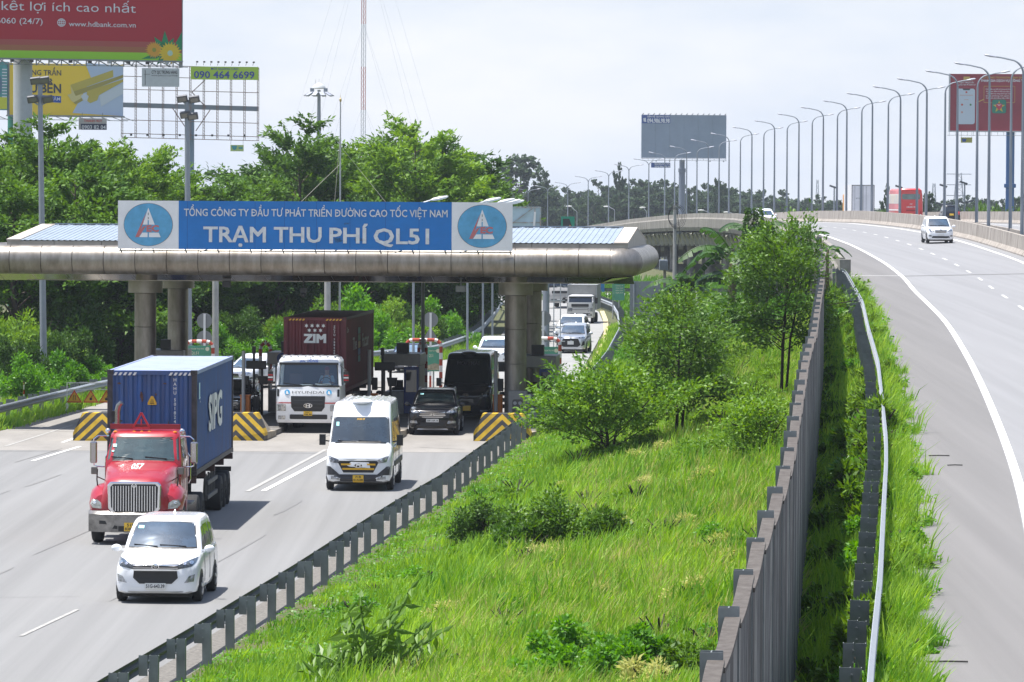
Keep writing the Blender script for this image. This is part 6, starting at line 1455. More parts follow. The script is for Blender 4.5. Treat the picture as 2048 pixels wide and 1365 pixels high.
pole(80, 165, 88, 785, 218, .17, .11, 'grey pole with four floodlights at far left above the tree tops', 'floodlight_pole', 'floodlight pole', heads=[(72, 162, -8), (89, 161, -8), (66, 199, -8), (96, 199, -8)])
pole(374, 200, 378, 700, 222, .19, .11, 'grey pole with four floodlights rising behind the left end of the sign', 'floodlight_pole', 'floodlight pole', heads=[(365, 198, -8), (389, 199, -8), (371, 230, -8), (386, 233, -8)])
concrete_pole = mat('concrete_pole', (.36, .36, .35), .8, var=.2, vscale=2)
for i, (x, y0, y1, Y, r, lab, m) in enumerate([(431, 480, 722, 232, .17, 'thick pale concrete pole behind the signs above the blue container', concrete_pole), (655, 480, 700, 232, .17, 'thick pale concrete pole behind the dark red container', concrete_pole), (1092, 480, 740, 238, .19, 'thick grey pole right of the rear right column', postgrey),
    (827, 500, 700, 236, .07, 'thin grey pole behind the middle booth', postgrey), (846, 560, 782, 197, .085, 'slim grey post in front of the green notice board', postgrey), (935, 500, 668, 262, .07, 'thin grey pole among bushes above the black minibus', postgrey), (966, 500, 660, 275, .07, 'first of two thin poles by the far rail left of the right column', postgrey), (985, 500, 650, 285, .07, 'second of two thin poles by the far rail left of the right column', postgrey)]):
    pole(x, y0, x, y1, Y, r, r*.9, lab, 'pole', 'pole', m)
# red and white marker post
t = thing('marker_post', 'slim red and white marker post in the foliage at far left', 'marker post', (on_road(48, 205), 205, 0)); zz = pxY(48, 750, 205).z; b = MB()
for k in range(6): b.cyl((0, 0, k*zz/6), (0, 0, (k+1)*zz/6-.01), .04, n=8, m=k % 2)
b.obj('post', [rw_red, white_m], t)
# warning stand
Yw = 199; a = pxz(134, 822, 0); Yw = a.y; t = thing('warning_stand', 'thin stand with three yellow warning triangles on the toll plaza at left', 'warning stand', (a.x, Yw, 0))
b = MB(); zt = pxY(134, 766, Yw).z; xe = on_road(236, Yw)-a.x
b.bar((0, 0, 0), (0, 0, zt), .04, .04); b.bar((xe, 0, 0), (xe, 0, zt), .04, .04); b.bar((0, 0, zt), (xe, 0, zt), .04, .04); b.bar((0, 0, zt-.27), (xe, 0, zt-.27), .03, .03); b.obj('frame', white_m, t)
b = MB()
for x in (0, xe): b.hexa([(x-.14, -.2, 0), (x+.14, -.2, 0), (x+.14, .2, 0), (x-.14, .2, 0)], [(x-.04, -.05, .3), (x+.04, -.05, .3), (x+.04, .05, .3), (x-.04, .05, .3)])
b.obj('foot', white_m, t)
for x in (149, 182, 213):
    px3 = on_road(x, Yw)-a.x; z0 = pxY(149, 805.5, Yw).z; z1 = pxY(149, 780, Yw).z; h = z1-z0; b = MB()
    b.extr([(px3-.33, -.03, z0), (px3+.33, -.03, z0), (px3, -.03, z1)], (0, .02, 0)); o = b.obj('warning_triangle', mat('warning_red', (.6, .05, .02), .5), t)
    b = MB(); b.poly([(px3-.25, -.035, z0+.05), (px3+.25, -.035, z0+.05), (px3, -.035, z1-.09)], 0)
    if x == 149:
        for s in (-1, 1): b.bar((px3+s*.05, -.04, z0+.1), (px3+s*.045, -.04, z0+.2), .02, .02, 1); b.bar((px3+s*.045, -.04, z0+.2), (px3+s*.02*(1+(s > 0)), -.04, z0+.32), .02, .02, 1)
    else: b.box((px3, -.04, z0+.15), (.10, .01, .10), 1); b.bar((px3, -.04, z0+.2), (px3+.08, -.04, z0+.3), .03, .02, 1)
    b.obj('picture', [yel, inkm], o)
# steel lattice frame on the far curve
p0 = pxY(1108, 565, 250); t = thing('ladder_gantry', 'slender grey steel ladder frame standing before the white car on the far curve', 'gantry', (p0.x, 250, 0)); W_ = on_road(1120.5, 250)-p0.x; b = MB()
for x in (0, W_): b.bar((x, 0, 0), (x, 0, 6.0), .055, .055)
b.obj('upright', galv, t); b = MB()
for y in (601, 653, 683): z = pxY(1108, y, 250).z; b.bar((-.25, 0, z), (W_+.25, 0, z), .05, .05)
b.obj('crossbar', galv, t)
# grey back of a big board + green boards on the right of the canopy
a, c = pxY(1259, 634, 300), pxY(1321, 563, 300)
t = thing('sign_board', 'back of a large grey sign board beside the banana plants', 'sign board', (a.x, 300, 0)); W_ = c.x-a.x; H_ = c.z-a.z; b = MB()
for i in range(3):
    for j in range(2): b.box((W_*(i+.5)/3, 0, a.z+H_*(j+.5)/2), (W_/3-.02, .05, H_/2-.02))
b.obj('board', mat('grey_board_back', (.24, .26, .29), .6, var=.12), t); b = MB()
for x in (.28, W_*.62, W_-.25): b.cyl((x, .1 if x > .5 else -.1, 0), (x, .1 if x > .5 else -.1, c.z), .07, n=8)
b.obj('post', postgrey, t); b = MB(); b.box((W_*.4, .4, .5), (W_*1.1, .5, 1.2)); b.obj('footing', conc, t)
for x0, x1, lab in [(1228, 1249, 'green notice board with pale text beyond the far curve, wider of two'), (1224.5, 1227.5, 'narrow green board edge beside the wider notice board')]:
    a, c = pxY(x0, 601, 352), pxY(x1, 568, 352); t = thing('notice_board', lab, 'notice board', (a.x, 352, 0)); W_ = c.x-a.x; b = MB(); b.box((W_/2, 0, (a.z+c.z)/2), (W_, .05, c.z-a.z)); b.obj('board', green_bd, t)
    if W_ > .4:
        b = MB()
        for k, s in enumerate(['CHÚ Ý', 'THU PHÍ', 'KHÔNG DỪNG', 'QL51']): b.text(s, FM(W_/2, -.03, c.z-.2-k*.17), w=W_*.7, h=.09)
        b.obj('lettering', ltext, t)
    b = MB(); b.cyl((W_/2, .04, 0), (W_/2, .04, a.z), .05, n=8); b.obj('post', galv, t)
# banner and white van-like bundle on far bank -> people resting place: blue cloth on the rail
a = pxY(1203, 578, 430); b = MB(); b.box((a.x, 430.6, a.z+.15), (.55, .3, .9)); tag(b.obj('tarpaulin', mat('blue_tarpaulin', (.03, .2, .5), .6, var=.3)), 'small blue tarpaulin on the far bank above the box truck', 'tarpaulin')
# back of light blue steel panel behind the sign
a, c = pxY(1008, 470, 262), pxY(1082, 414, 262); t = thing('sign_board', 'pale blue framed back of a sign panel rising behind the canopy roof', 'sign board', (a.x, 262, 0)); W_ = c.x-a.x; b = MB()
b.box((W_/2, .0, (a.z+c.z)/2), (W_, .05, c.z-a.z)); b.obj('board', mat('pale_blue_panel', (.42, .55, .62), .6, var=.15, vscale=2), t); b = MB()
for x in (0, W_*.82, W_-.06): b.box((x+.03, -.06, (a.z+c.z)/2), (.07, .08, c.z-a.z))
for z in (a.z, (a.z+c.z)/2-.1, c.z-.04): b.box((W_/2, -.06, z), (W_, .06, .06))
b.bar((W_*.2, -.08, a.z+.6), (W_*.8, -.08, c.z-.05), .06, .05); b.obj('board_frame', mat('pale_blue_frame', (.38, .50, .56), .6, var=.3, vscale=5, col2=(.3, .2, .13)), t)
b = MB(); b.bar((W_*.78, -.14, a.z-.5), (W_*.84, -.14, c.z-.3), .12, .1); b.cyl((W_*.5, .1, 0), (W_*.5, .1, a.z), .15, n=10); b.obj('post', white_m, t)
# green direction sign far behind
a, c = pxY(1122, 470, 520), pxY(1149, 433.5, 520); t = thing('direction_sign', 'green road direction sign with black arrow map beyond the canopy roof', 'direction sign', (a.x, 520, 0)); W_ = c.x-a.x; b = MB(); b.box((W_/2, 0, (a.z+c.z)/2), (W_, .06, c.z-a.z)); b.obj('board', mat('road_sign_green', (.0, .28, .17), .5), t)
b = MB(); b.poly([(.2, -.04, a.z), (.9, -.04, a.z), (.9, -.04, c.z-.25), (.2, -.04, c.z-.25)], 0); b.poly([(.9, -.04, c.z-.25), (1.35, -.04, a.z+.5), (1.35, -.04, a.z+.1), (.9, -.04, a.z+.4)], 0); b.poly([(.85, -.05, a.z+.9), (1.15, -.05, a.z+.65), (1.2, -.05, a.z+.85), (.95, -.05, a.z+1.1)], 1); b.obj('route_map', [inkm, mat('map_orange', (.7, .3, .02), .5)], t)
b = MB()
for x in (.3, W_-.3): b.cyl((x, .1, 0), (x, .1, a.z), .1, n=8)
b.obj('post', galv, t)
# utility pole and transformer
p = pxY(1350, 413, 340); t = thing('utility_pole', 'pale concrete utility pole with coiled black cables in front of the overpass', 'utility pole', (p.x, 340, 0)); b = MB(); b.tube([(0, 0, 0), (0, 0, p.z)], [.17, .11], 8); b.obj('pole', concrete_pole, t, smooth=True)
b = MB()
for k in range(5):
    rr = .55+.08*k; pts = [(rr*.75*math.cos(q*.4+k)+.05*k-.05, -.1-.02*k, p.z-.75+rr*math.sin(q*.4+k)) for q in range(15)]; b.tube(pts, .014, 5)
b.tube([(.15, -.1, p.z-.4), (.35, -.1, p.z-1.8), (.2, -.1, p.z-3.2), (.25, -.1, p.z-5)], .02, 5); b.obj('cable', black, t)
b = MB(); b.box((.15, -.05, p.z-.1), (.5, .1, .1)); b.box((.3, -.05, p.z-1.9), (.25, .1, .2)); b.obj('crossarm', galvd, t)
p = pxY(1327, 530, 338); t = thing('transformer', 'grey pole transformer with fins standing left of the utility pole', 'transformer', (p.x, 338, p.z-.42)); b = MB(); b.box((0, 0, .40), (.62, .5, .75)); b.obj('tank', mat('transformer_grey', (.22, .25, .29), .5), t, bevel=.04); b = MB()
for k in range(6): b.box((-.28+k*.11, -.30, .4), (.02, .12, .6))
b.obj('cooling_fins', MATS['transformer_grey'], t); b = MB()
for x in (-.18, 0, .18): b.cyl((x, 0, .78), (x, 0, 1.0), .035, n=6)
b.obj('bushing', galv, t); b = MB(); b.box((.1, .3, -1.4), (.2, .2, 3.0)); b.obj('support', conc, t)
# meter post by the wall
p = pxY(1597, 545, 222); t = thing('meter_post', 'white metal post with meter box among weeds near the far end of the wall', 'meter post', (p.x, 222, p.z-.5)); b = MB(); zt = pxY(1597, 466, 222).z-p.z+.5; b.box((.1, 0, zt/2), (.1, .08, zt)); b.obj('post', white_m, t); b = MB(); b.box((-.02, -.06, zt-.35), (.24, .12, .62)); b.obj('box', galv, t, bevel=.02); b = MB(); b.box((-.02, -.125, zt-.25), (.1, .01, .12)); b.obj('meter_window', black, t)

# ------------------------------------------------------------ high mast, flagpole, radio mast
p = pxY(638, 190, 600); t = thing('high_mast', 'tall grey high mast with a ring of floodlights above the trees', 'high mast', (p.x, 600, 0)); b = MB(); zt = p.z; b.tube([(0, 0, 0), (0, 0, zt+.6)], [.45, .2], 12); b.obj('pole', postgrey, t, smooth=True)
b = MB(); b.loft([[(r_*math.cos(k*.393), r_*math.sin(k*.393), z) for k in range(16)] for r_, z in ((.6, zt+.75), (.85, zt+.8), (.8, zt+1.05), (.4, zt+1.4), (.1, zt+1.5))]); b.cyl((0, 0, zt+1.4), (0, 0, zt+2.0), .02, n=5); b.cyl((-.45, 0, zt+1.2), (-.45, 0, zt+1.9), .03, n=5); b.obj('dome', mat('dome_pale', (.5, .52, .52), .5), t, smooth=True)
for k in range(10):
    a = k*math.pi/5; x, y = 1.35*math.cos(a), 1.35*math.sin(a); b = MB(); b.T = Matrix.Translation((x, y, zt+.15)) @ Matrix.Rotation(a, 4, 'Z') @ Matrix.Rotation(R(28), 4, 'Y'); b.box((.15, 0, 0), (.95, .6, .14)); b.obj('flood_lamp', lamp_head, t, bevel=.03)
b = MB(); b.tube([(.9*math.cos(k*.4), .9*math.sin(k*.4), zt+.3) for k in range(17)], .06, 6); b.box((-.85, -.3, zt+.6), (.5, .3, .45)); b.box((.85, -.3, zt+.6), (.5, .3, .45)); b.obj('lamp_ring', postgrey, t)
p = pxY(681, 205, 262); t = thing('flagpole', 'slender flagpole with a gold finial and guy lines in front of the trees', 'flagpole', (p.x, 262, 0)); b = MB(); b.tube([(0, 0, 0), (0, 0, p.z)], [.07, .035], 8); b.obj('pole', galv, t, smooth=True); b = MB(); b.ball((0, 0, p.z+.12), (.07, .07, .12), 8, 5); b.cyl((0, 0, p.z+.2), (0, 0, p.z+.42), .02, .003, n=6); b.obj('finial', mat('brass', (.55, .42, .2), .35, .7), t, smooth=True)
b = MB(); b.tube([(0, 0, p.z-3.4), (-3.9, .0, p.z-7.2)], .012, 4); b.tube([(0, 0, p.z-2.4), (3.9, .0, p.z-7.2)], .012, 4); b.tube([(-.02, -.05, p.z-2), (-.5, -.05, p.z-8)], .012, 4); b.obj('guy_line', mat('rope', (.4, .38, .33), .8), t)
Ym = 800; p = pxY(726.5, 260, Ym); t = thing('radio_mast', 'very tall red and white lattice radio mast with many guy wires', 'radio mast', (p.x, Ym, 0))
white_l = mat('lattice_white', (.55, .57, .6), .6); red_l = mat('lattice_red', (.42, .09, .07), .6)
zr = [pxY(726, y, Ym).z for y in (306, 220, 134, 48, -38, -124, -210)]; zs_ = [0]+zr
for i in range(len(zs_)-1):
    z0, z1 = zs_[i], zs_[i+1]; m = red_l if i % 2 == 0 and i > 0 else white_l
    if i == 0: m = red_l
    m = [red_l, white_l, red_l, white_l, red_l, white_l, red_l][i]; b = MB(); q = [(-.36, -.2), (.36, -.2), (0, .42)]
    for x, y in q: b.cyl((x, y, z0), (x, y, z1), .055, n=5)
    n = max(2, int((z1-z0)/.9))
    for k in range(n):
        za, zb_ = z0+(z1-z0)*k/n, z0+(z1-z0)*(k+1)/n
        for (x0_, y0_), (x1_, y1_) in zip(q, q[1:]+q[:1]): b.bar((x0_, y0_, za), (x1_, y1_, zb_), .03, .03); b.bar((x0_, y0_, za), (x1_, y1_, za), .03, .03)
    b.obj('lattice_section', m, t)
b = MB()
for zt, xs in ((zr[1]+1, (28, 20, -24)), (zr[3], (36, 30, -34, -26)), (zr[5], (44, 38, -42, -34)), (zr[6], (50, -50))):
    for x in xs: b.tube([(0, 0, zt), (x*.36, -4, 0)], .010, 4)
b.obj('guy_wire', mat('wire_grey', (.3, .32, .36), .6), t)

# ------------------------------------------------------------ billboards
def P2(M, s): return lambda x, y, d=0: M @ Vector((x, y, d))
class Board:
    """a billboard face described in photo pixels around (xc, yc)"""
    def __init__(s, xc, yc, Y, yaw): s.xc, s.yc, s.s = xc, yc, 9500/Y; s.c = math.cos(yaw); s.M = signM(xc, yc, Y, yaw)
    def p(s, x, y, d=0): return s.M @ Vector(((x-s.xc)/s.s/s.c, -(y-s.yc)/s.s, d))
    def quad(s, b, x0, y0, x1, y1, d=.0, m=0, sl=0): b.poly([s.p(x0, y1+0*sl, d), s.p(x1, y1+sl, d), s.p(x1, y0+sl, d), s.p(x0, y0, d)], m)
    def slab(s, b, x0, y0, x1, y1, d0, d1, m=0):
        q = [(x0, y1), (x1, y1), (x1, y0), (x0, y0)]; b.hexa([s.p(*a, d0) for a in q], [s.p(*a, d1) for a in q], m)
    def poly(s, b, pts, d=.02, m=0): b.poly([s.p(x, y, d) for x, y in pts], m)
    def text(s, b, t, x0, x1, ybase, h, d=.03, m=0, bold=.01): b.text(t, Matrix.Translation(s.p((x0+x1)/2, ybase, d)) @ s.M.to_3x3().to_4x4(), w=(x1-x0)/s.s/s.c, h=h/s.s, m=m, bold=bold)
bwhite = mat('board_lettering_white', (.68, .70, .74), .6); bframe = mat('billboard_steel', (.25, .27, .29), .5, .4, var=.2)
# big red board upper left
B1 = Board(150, 0, 329, R(24)); t = thing('billboard', 'huge dark red billboard with white words and yellow flowers on a fat white column', 'billboard', (0, 0, 0))
b = MB(); B1.slab(b, -150, -160, 357, 118, -.5, 0); b.obj('panel', mat('billboard_red', (.40, .010, .022), .6), t)
b = MB(); B1.quad(b, -150, 81, 357, 92, .01, 0); B1.quad(b, -150, 92, 357, 103, .01, 1); B1.quad(b, -150, 103, 357, 118, .012, 2); b.obj('stripe', [mat('band_rose', (.38, .08, .06), .6), mat('band_brown', (.36, .13, .05), .6), mat('band_lime', (.30, .62, .02), .6)], t)
b = MB(); B1.text(b, 'kết lợi ích cao nhất', 10, 267, 23.5, 19, bold=-.004); B1.text(b, '6060 (24/7)', 0, 88, 50, 12, bold=.002); B1.text(b, 'www.hdbank.com.vn', 138, 267, 53, 10.5, bold=.004)
b.obj('lettering', bwhite, t); b = MB()
def ringp(b, cx_, cy_, rx, ry, w, BB, d=.02, m=0, n=20):
    for k in range(n):
        a0, a1 = 2*math.pi*k/n, 2*math.pi*(k+1)/n; BB.poly(b, [(cx_+rx*math.cos(a0), cy_+ry*math.sin(a0)), (cx_+rx*math.cos(a1), cy_+ry*math.sin(a1)), (cx_+(rx-w)*math.cos(a1), cy_+(ry-w)*math.sin(a1)), (cx_+(rx-w)*math.cos(a0), cy_+(ry-w)*math.sin(a0))], d, m)
ringp(b, 124, 46, 8, 8.3, 1.4, B1); ringp(b, 124, 46, 4, 8.3, 1.2, B1); B1.quad(b, 123.4, 38, 124.6, 54, .02)
for y in (42, 46, 50): B1.quad(b, 117, y-.5, 131, y+.5, .021)
b.obj('globe_icon', bwhite, t)
b = MB()
def leaf(b, BB, x, y, a, L_, w, m, d): ca, sa = math.cos(a), math.sin(a); BB.poly(b, [(x, y), (x+ca*L_*.4-sa*w, y+sa*L_*.4+ca*w), (x+ca*L_, y+sa*L_), (x+ca*L_*.4+sa*w, y+sa*L_*.4-ca*w)], d, m)
for a, L_, w in ((-2.5, 26, 6), (-2.15, 40, 9), (-1.6, 46, 8), (-1.1, 36, 8), (-.9, 30, 6), (2.9, 48, 6), (2.2, 30, 5)): leaf(b, B1, 325, 104, a, L_, w, 0, .016)
B1.poly(b, [(357, 60), (345, 82), (352, 96), (357, 96)], .016, 0)
for cx_, cy_, r_, m in ((303, 97, 18, 1), (334, 103, 24, 2)):
    for k in range(22):
        a = 2*math.pi*k/22; L_ = r_*(1 if k % 2 else .93); 
        if cx_+L_*math.cos(a) < 357.5: leaf(b, B1, cx_+r_*.12*math.cos(a), cy_+r_*.12*math.sin(a), a, L_*.88, r_*.17, m, .022+.002*(k % 2)+.004*(m == 2))
    B1.poly(b, [(cx_+r_*.22*math.cos(k*.5), cy_+r_*.24*math.sin(k*.5)) for k in range(12)], .032, 3 if m == 1 else 4)
b.obj('flower_picture', [mat('print_leaf', (.01, .24, .09), .6), mat('petal_orange', (.68, .34, .03), .6), mat('petal_yellow', (.74, .52, .02), .6), mat('flower_eye', (.28, .30, .03), .6), mat('flower_eye_pale', (.45, .62, .5), .6)], t)
b = MB(); B1.slab(b, 357, -160, 358.5, 132, -.6, .05); b.obj('edge_frame', bframe, t)
b = MB(); B1.slab(b, -150, 118.3, 357, 121, -.6, .3); B1.slab(b, -150, 131, 360, 132.2, .9, 1.0)
for x in range(-140, 360, 24): B1.slab(b, x, 121, x+1.3, 132, -.1, .02); b.bar(B1.p(x+.6, 121, .1), B1.p(x+10, 131.6, .95), .06, .06)
for x in range(-146, 350, 36): b.bar(B1.p(x, 131, .9), B1.p(x+18, 121, -.3), .05, .05)
b.obj('catwalk_frame', bframe, t); 
for k, x in enumerate(range(-130, 350, 37)): b = MB(); B1.slab(b, x, 122, x+5, 127, 1.0, 1.3); b.obj('board_lamp', black if k % 3 else galvl, t)
p = B1.p(61, 120, -1.2); b = MB(); b.cyl((p.x, p.y, 0), (p.x, p.y, p.z+1), .66, n=20); b.obj('column', mat('column_pale_grey', (.42, .45, .48), .6, var=.08), t, smooth=True)
# yellow board
B2 = Board(120, 180, 385, R(22)); t = thing('billboard', 'yellow and pale blue billboard with metal drawer runners behind the fat column', 'billboard', (0, 0, 0))
b = MB(); B2.slab(b, 23, 128, 242, 231, -.4, 0); b.obj('panel', mat('board_yellow', (.85, .60, .045), .6), t)
b = MB(); B2.poly(b, [(168, 125.5), (242, 130), (242, 231), (144, 226), (160, 196), (180, 156)], .01, 0); b.obj('pale_field', mat('board_pale_blue', (.45, .56, .72), .6), t)
b = MB()
B2.poly(b, [(140, 170), (222, 139), (223, 153), (146, 183)], .02, 0); B2.poly(b, [(134, 190), (142, 187), (140, 170), (145, 182), (170, 190), (148, 206), (142, 202)], .024, 1); B2.poly(b, [(146, 183), (242, 148), (242, 154), (176, 182), (150, 192)], .026, 2)
B2.poly(b, [(172, 182), (242, 157), (242, 162), (195, 190), (192, 200), (178, 206), (170, 200)], .028, 0); B2.poly(b, [(196, 190), (242, 165), (242, 186), (199, 213)], .03, 3); B2.poly(b, [(160, 192), (168, 186), (175, 192), (172, 202), (164, 200)], .034, 3); B2.poly(b, [(146, 205), (172, 190), (176, 194), (150, 209)], .03, 2)
b.obj('runner_picture', [mat('print_gold', (.50, .42, .08), .6), mat('print_gold_pale', (.62, .55, .25), .6), mat('print_gold_dark', (.36, .31, .08), .6), mat('print_steel', (.55, .62, .68), .6)], t)
b = MB(); B2.text(b, 'KHÔNG TRẦN', 37, 122, 151.5, 11, m=0, bold=.01); B2.text(b, 'SIÊU BỀN', 37, 122, 186, 18, m=0, bold=.03); b.obj('lettering', mat('board_navy_letters', (.05, .06, .08), .6), t)
b = MB(); B2.poly(b, [(37, 189), (122, 193), (122, 206), (37, 202)], .015, 0); B2.text(b, 'GIAO HÀNG 1 NĂM', 40, 120, 201.5, 6.5, .03, 1); b.obj('blue_strip', [mat('strip_blue', (.02, .09, .42), .6), bwhite], t)
b = MB(); B2.slab(b, 21, 126, 23, 233, -.4, .05); B2.slab(b, 20, 231, 243, 234, -.5, .3)
for x in range(0, 245, 22): b.bar(B2.p(x, 233, 0), B2.p(x+14, 241, .9), .05, .05)
b.bar(B2.p(-20, 240, .9), B2.p(245, 241, .9), .05, .05); b.obj('catwalk_frame', bframe, t)
b = MB(); B2.slab(b, -120, 126, 19.5, 222, -.4, 0); b.obj('panel', mat('board_teal', (.10, .34, .36), .6, var=.3), t)
b = MB(); B2.quad(b, -120, 196, 18.5, 220, .01, 0); B2.poly(b, [(-2+11*math.cos(k*.45), 172+26*math.sin(k*.45)) for k in range(14)], .02, 1)
for y in range(140, 196, 6): B2.quad(b, 9, y, 18, y+2.5, .02, 2)
b.obj('picture', [mat('board_lime_yellow', (.6, .62, .05), .6), mat('picture_slate', (.12, .2, .3), .6), bwhite], t)
p = B2.p(37, 230, -1); b = MB(); b.cyl((p.x, p.y, 0), (p.x, p.y, p.z), .45, n=16); b.obj('column', mat('column_green', (.03, .22, .17), .5), t, smooth=True)
# small hanging sign
B2b = Board(186, 248, 384, R(10)); t = thing('hanging_sign', 'small hanging phone number sign under the yellow billboard', 'sign', (0, 0, 0)); b = MB(); B2b.slab(b, 158, 237, 213, 260, -.1, 0); b.obj('panel', mat('dirty_white_sheet', (.42, .41, .40), .6, var=.2), t)
b = MB(); B2b.quad(b, 162, 248, 213, 260, .01, 0); b.obj('dark_band', mat('sign_navy', (.03, .035, .07), .6), t); b = MB(); B2b.text(b, '0903 82 04', 164, 211, 258.5, 8, .02, 0, .01); B2b.text(b, 'THANH HUY', 168, 204, 244.5, 5, .02, 1, .02); b.obj('lettering', [bwhite, mat('sign_red_letters', (.45, .04, .03), .6)], t); b = MB()
for x in (165, 205): b.bar(B2b.p(x, 237), B2b.p(x, 226), .04, .04)
b.obj('hanger', bframe, t)
# empty lattice billboard
B3 = Board(380, 205, 425, R(8)); t = thing('lattice_billboard', 'empty rusty steel lattice billboard frame on a blue grey column', 'billboard', (0, 0, 0)); b = MB()
for x in np.linspace(246, 515, 11):
    for dx in (-1.6, 1.6): b.bar(B3.p(x+dx, 131+ (x-246)*.015), B3.p(x+dx, 276+(x-246)*.02), .05, .05)
    for k in range(24): y = 133+6*k; b.bar(B3.p(x-1.6, y), B3.p(x+1.6, y+6), .03, .03)
b.obj('upright', mat('rusty_grey_steel', (.28, .25, .25), .6, .2, var=.4, col2=(.24, .14, .1)), t); b = MB()
for y in (131, 154, 180, 241, 268, 276): b.bar(B3.p(245, y), B3.p(516, y+5), .06, .06)
for a in ((384, 185, 410, 160), (384, 185, 412, 215), (345, 216, 376, 262), (420, 220, 392, 262)): b.bar(B3.p(*a[:2], -.1), B3.p(*a[2:], -.1), .08, .08)
b.obj('crossbar', MATS['rusty_grey_steel'], t); b = MB(); b.bar(B3.p(246, 211, -.5), B3.p(516, 217, -.5), .5, .42); b.obj('main_beam', mat('beam_blue_grey', (.22, .26, .31), .5, .2), t)
p = B3.p(383, 212, -.6); b = MB(); b.cyl((p.x, p.y, 0), (p.x, p.y, p.z+.4), .30, n=16); b.obj('column', mat('column_steel_blue', (.17, .25, .34), .5), t, smooth=True)
for k in range(9): x = 392+14*k; b = MB(); b.bar(B3.p(x, 131, 0), B3.p(x+1, 125, .5), .03, .03); B3.slab(b, x-1, 123, x+3, 126, .5, .7); b.obj('board_lamp', black, t)
for k in range(8): x = 262+32*k; b = MB(); B3.slab(b, x-1, 269, x+3, 273, .5, .8); b.obj('board_lamp', black, t)
B3w = Board(321, 155, 424.5, R(8)); t = thing('hanging_sign', 'pale grey advertising contact sign hung on the empty lattice frame', 'sign', (0, 0, 0)); b = MB(); B3w.slab(b, 284, 137, 358, 174, .1, .2); b.obj('panel', mat('pale_sheet', (.48, .52, .55), .6, var=.08), t); b = MB()
B3w.text(b, 'CTY QC TRỨNG VÀNG', 303, 354, 148, 6.5, .22, bold=.02); B3w.text(b, 'PHÒNG QUẢN LÝ, P.7, Q.3, TP HCM', 303, 354, 153, 2.5, .22); B3w.quad(b, 290, 141, 291, 171, .22); B3w.quad(b, 288, 149, 300, 149.6, .22); b.obj('lettering', inkm, t)
B3l = Board(449, 147, 424.5, R(8)); t = thing('hanging_sign', 'lime phone number sign at the top right of the lattice frame', 'sign', (0, 0, 0)); b = MB(); B3l.slab(b, 382, 134, 516, 160, .1, .2); b.obj('panel', mat('lime_sheet', (.36, .55, .05), .6), t); b = MB()
B3l.text(b, '090 464 6699', 388, 508, 157, 14.5, .22, bold=.02); B3l.text(b, 'MỜI QUẢNG CÁO', 422, 476, 140.5, 4.5, .22, bold=.01); b.obj('lettering', mat('blue_numerals', (.04, .07, .30), .6), t)
B3s = Board(474, 296, 424.5, R(8)); t = thing('hanging_sign', 'tiny yellow green sign dangling below the lattice frame', 'sign', (0, 0, 0)); b = MB(); B3s.slab(b, 461, 290.5, 487, 303, 0, .1); b.obj('panel', mat('faded_lime_sheet', (.42, .55, .2), .6), t); b = MB(); B3s.poly(b, [(463, 292), (474, 292), (472, 299), (468, 301), (465, 298)], .12, 0); B3s.quad(b, 477, 295, 485, 298, .12, 0); b.obj('lettering', mat('faded_teal', (.05, .3, .35), .6), t); b = MB(); b.bar(B3s.p(462, 290), B3s.p(462, 280), .03, .03); b.bar(B3s.p(486, 290), B3s.p(486, 280), .03, .03); b.obj('hanger', bframe, t)
# blank grey billboard in the centre
B4 = Board(1368, 273, 900, R(5)); t = thing('billboard', 'blank grey blue billboard with small phone number panel on a thick column', 'billboard', (0, 0, 0)); b = MB()
for k in range(6): B4.slab(b, 1283+170*k/6+.15, 230.5, 1283+170*(k+1)/6-.15, 316.5, -.8, 0)
b.obj('panel', mat('blank_board_grey', (.24, .30, .39), .6, var=.1, vscale=.3), t); b = MB(); B4.quad(b, 1283.5, 230.8, 1340, 247.5, .05, 0); b.obj('contact_panel', mat('contact_blue', (.03, .08, .30), .6), t); b = MB()
B4.text(b, 'LIÊN HỆ QUẢNG CÁO', 1294, 1339, 235.6, 3.4, .1, bold=.03); B4.text(b, '094.986.98.98', 1294, 1339, 246.3, 8.6, .1, bold=.04); B4.poly(b, [(1286, 238), (1291, 236.5), (1292, 245), (1287, 244)], .1); b.obj('lettering', bwhite, t); b = MB()
B4.slab(b, 1282.5, 317.5, 1453.5, 318.3, -.2, .1); B4.slab(b, 1282.5, 321.3, 1453.5, 322, .8, .9)
for x in range(1285, 1453, 11): B4.slab(b, x, 317, x+.5, 322, .4, .5); b.bar(B4.p(x, 229.9, -.3), B4.p(x+1.5, 228, .4), .12, .12)
for k in range(1, 7): B4.slab(b, 1283+27*k, 321, 1285+27*k, 324, .9, 1.3)
b.obj('catwalk_frame', bframe, t); p = B4.p(1366, 320, -1.2); b = MB(); zc_ = pxY(1366, 341, 900).z; b.tube([(p.x, p.y, 0), (p.x, p.y, zc_-.4), (p.x, p.y, zc_-.35), (p.x, p.y, zc_+.35), (p.x, p.y, zc_+.4), (p.x, p.y, p.z)], [.68, .6, .72, .72, .52, .52], 18); b.obj('column', mat('column_blue_grey', (.17, .20, .26), .5, .2), t, smooth=True)
t = thing('hanging_sign', 'small blue sign hanging under the blank grey billboard', 'sign', (0, 0, 0)); b = MB(); B4.slab(b, 1302, 326, 1340.5, 336, .3, .5); b.obj('panel', MATS['contact_blue'], t); b = MB(); B4.text(b, 'BIZMAN.VN', 1309, 1340, 330.2, 3.4, .52, bold=.03); B4.text(b, '094.986.98.98', 1309, 1340, 335.4, 3.6, .52, bold=.03); b.obj('lettering', bwhite, t); b = MB()
for x in (1304, 1338): B4.slab(b, x, 318, x+.5, 326, .3, .45)
b.obj('hanger', bframe, t)
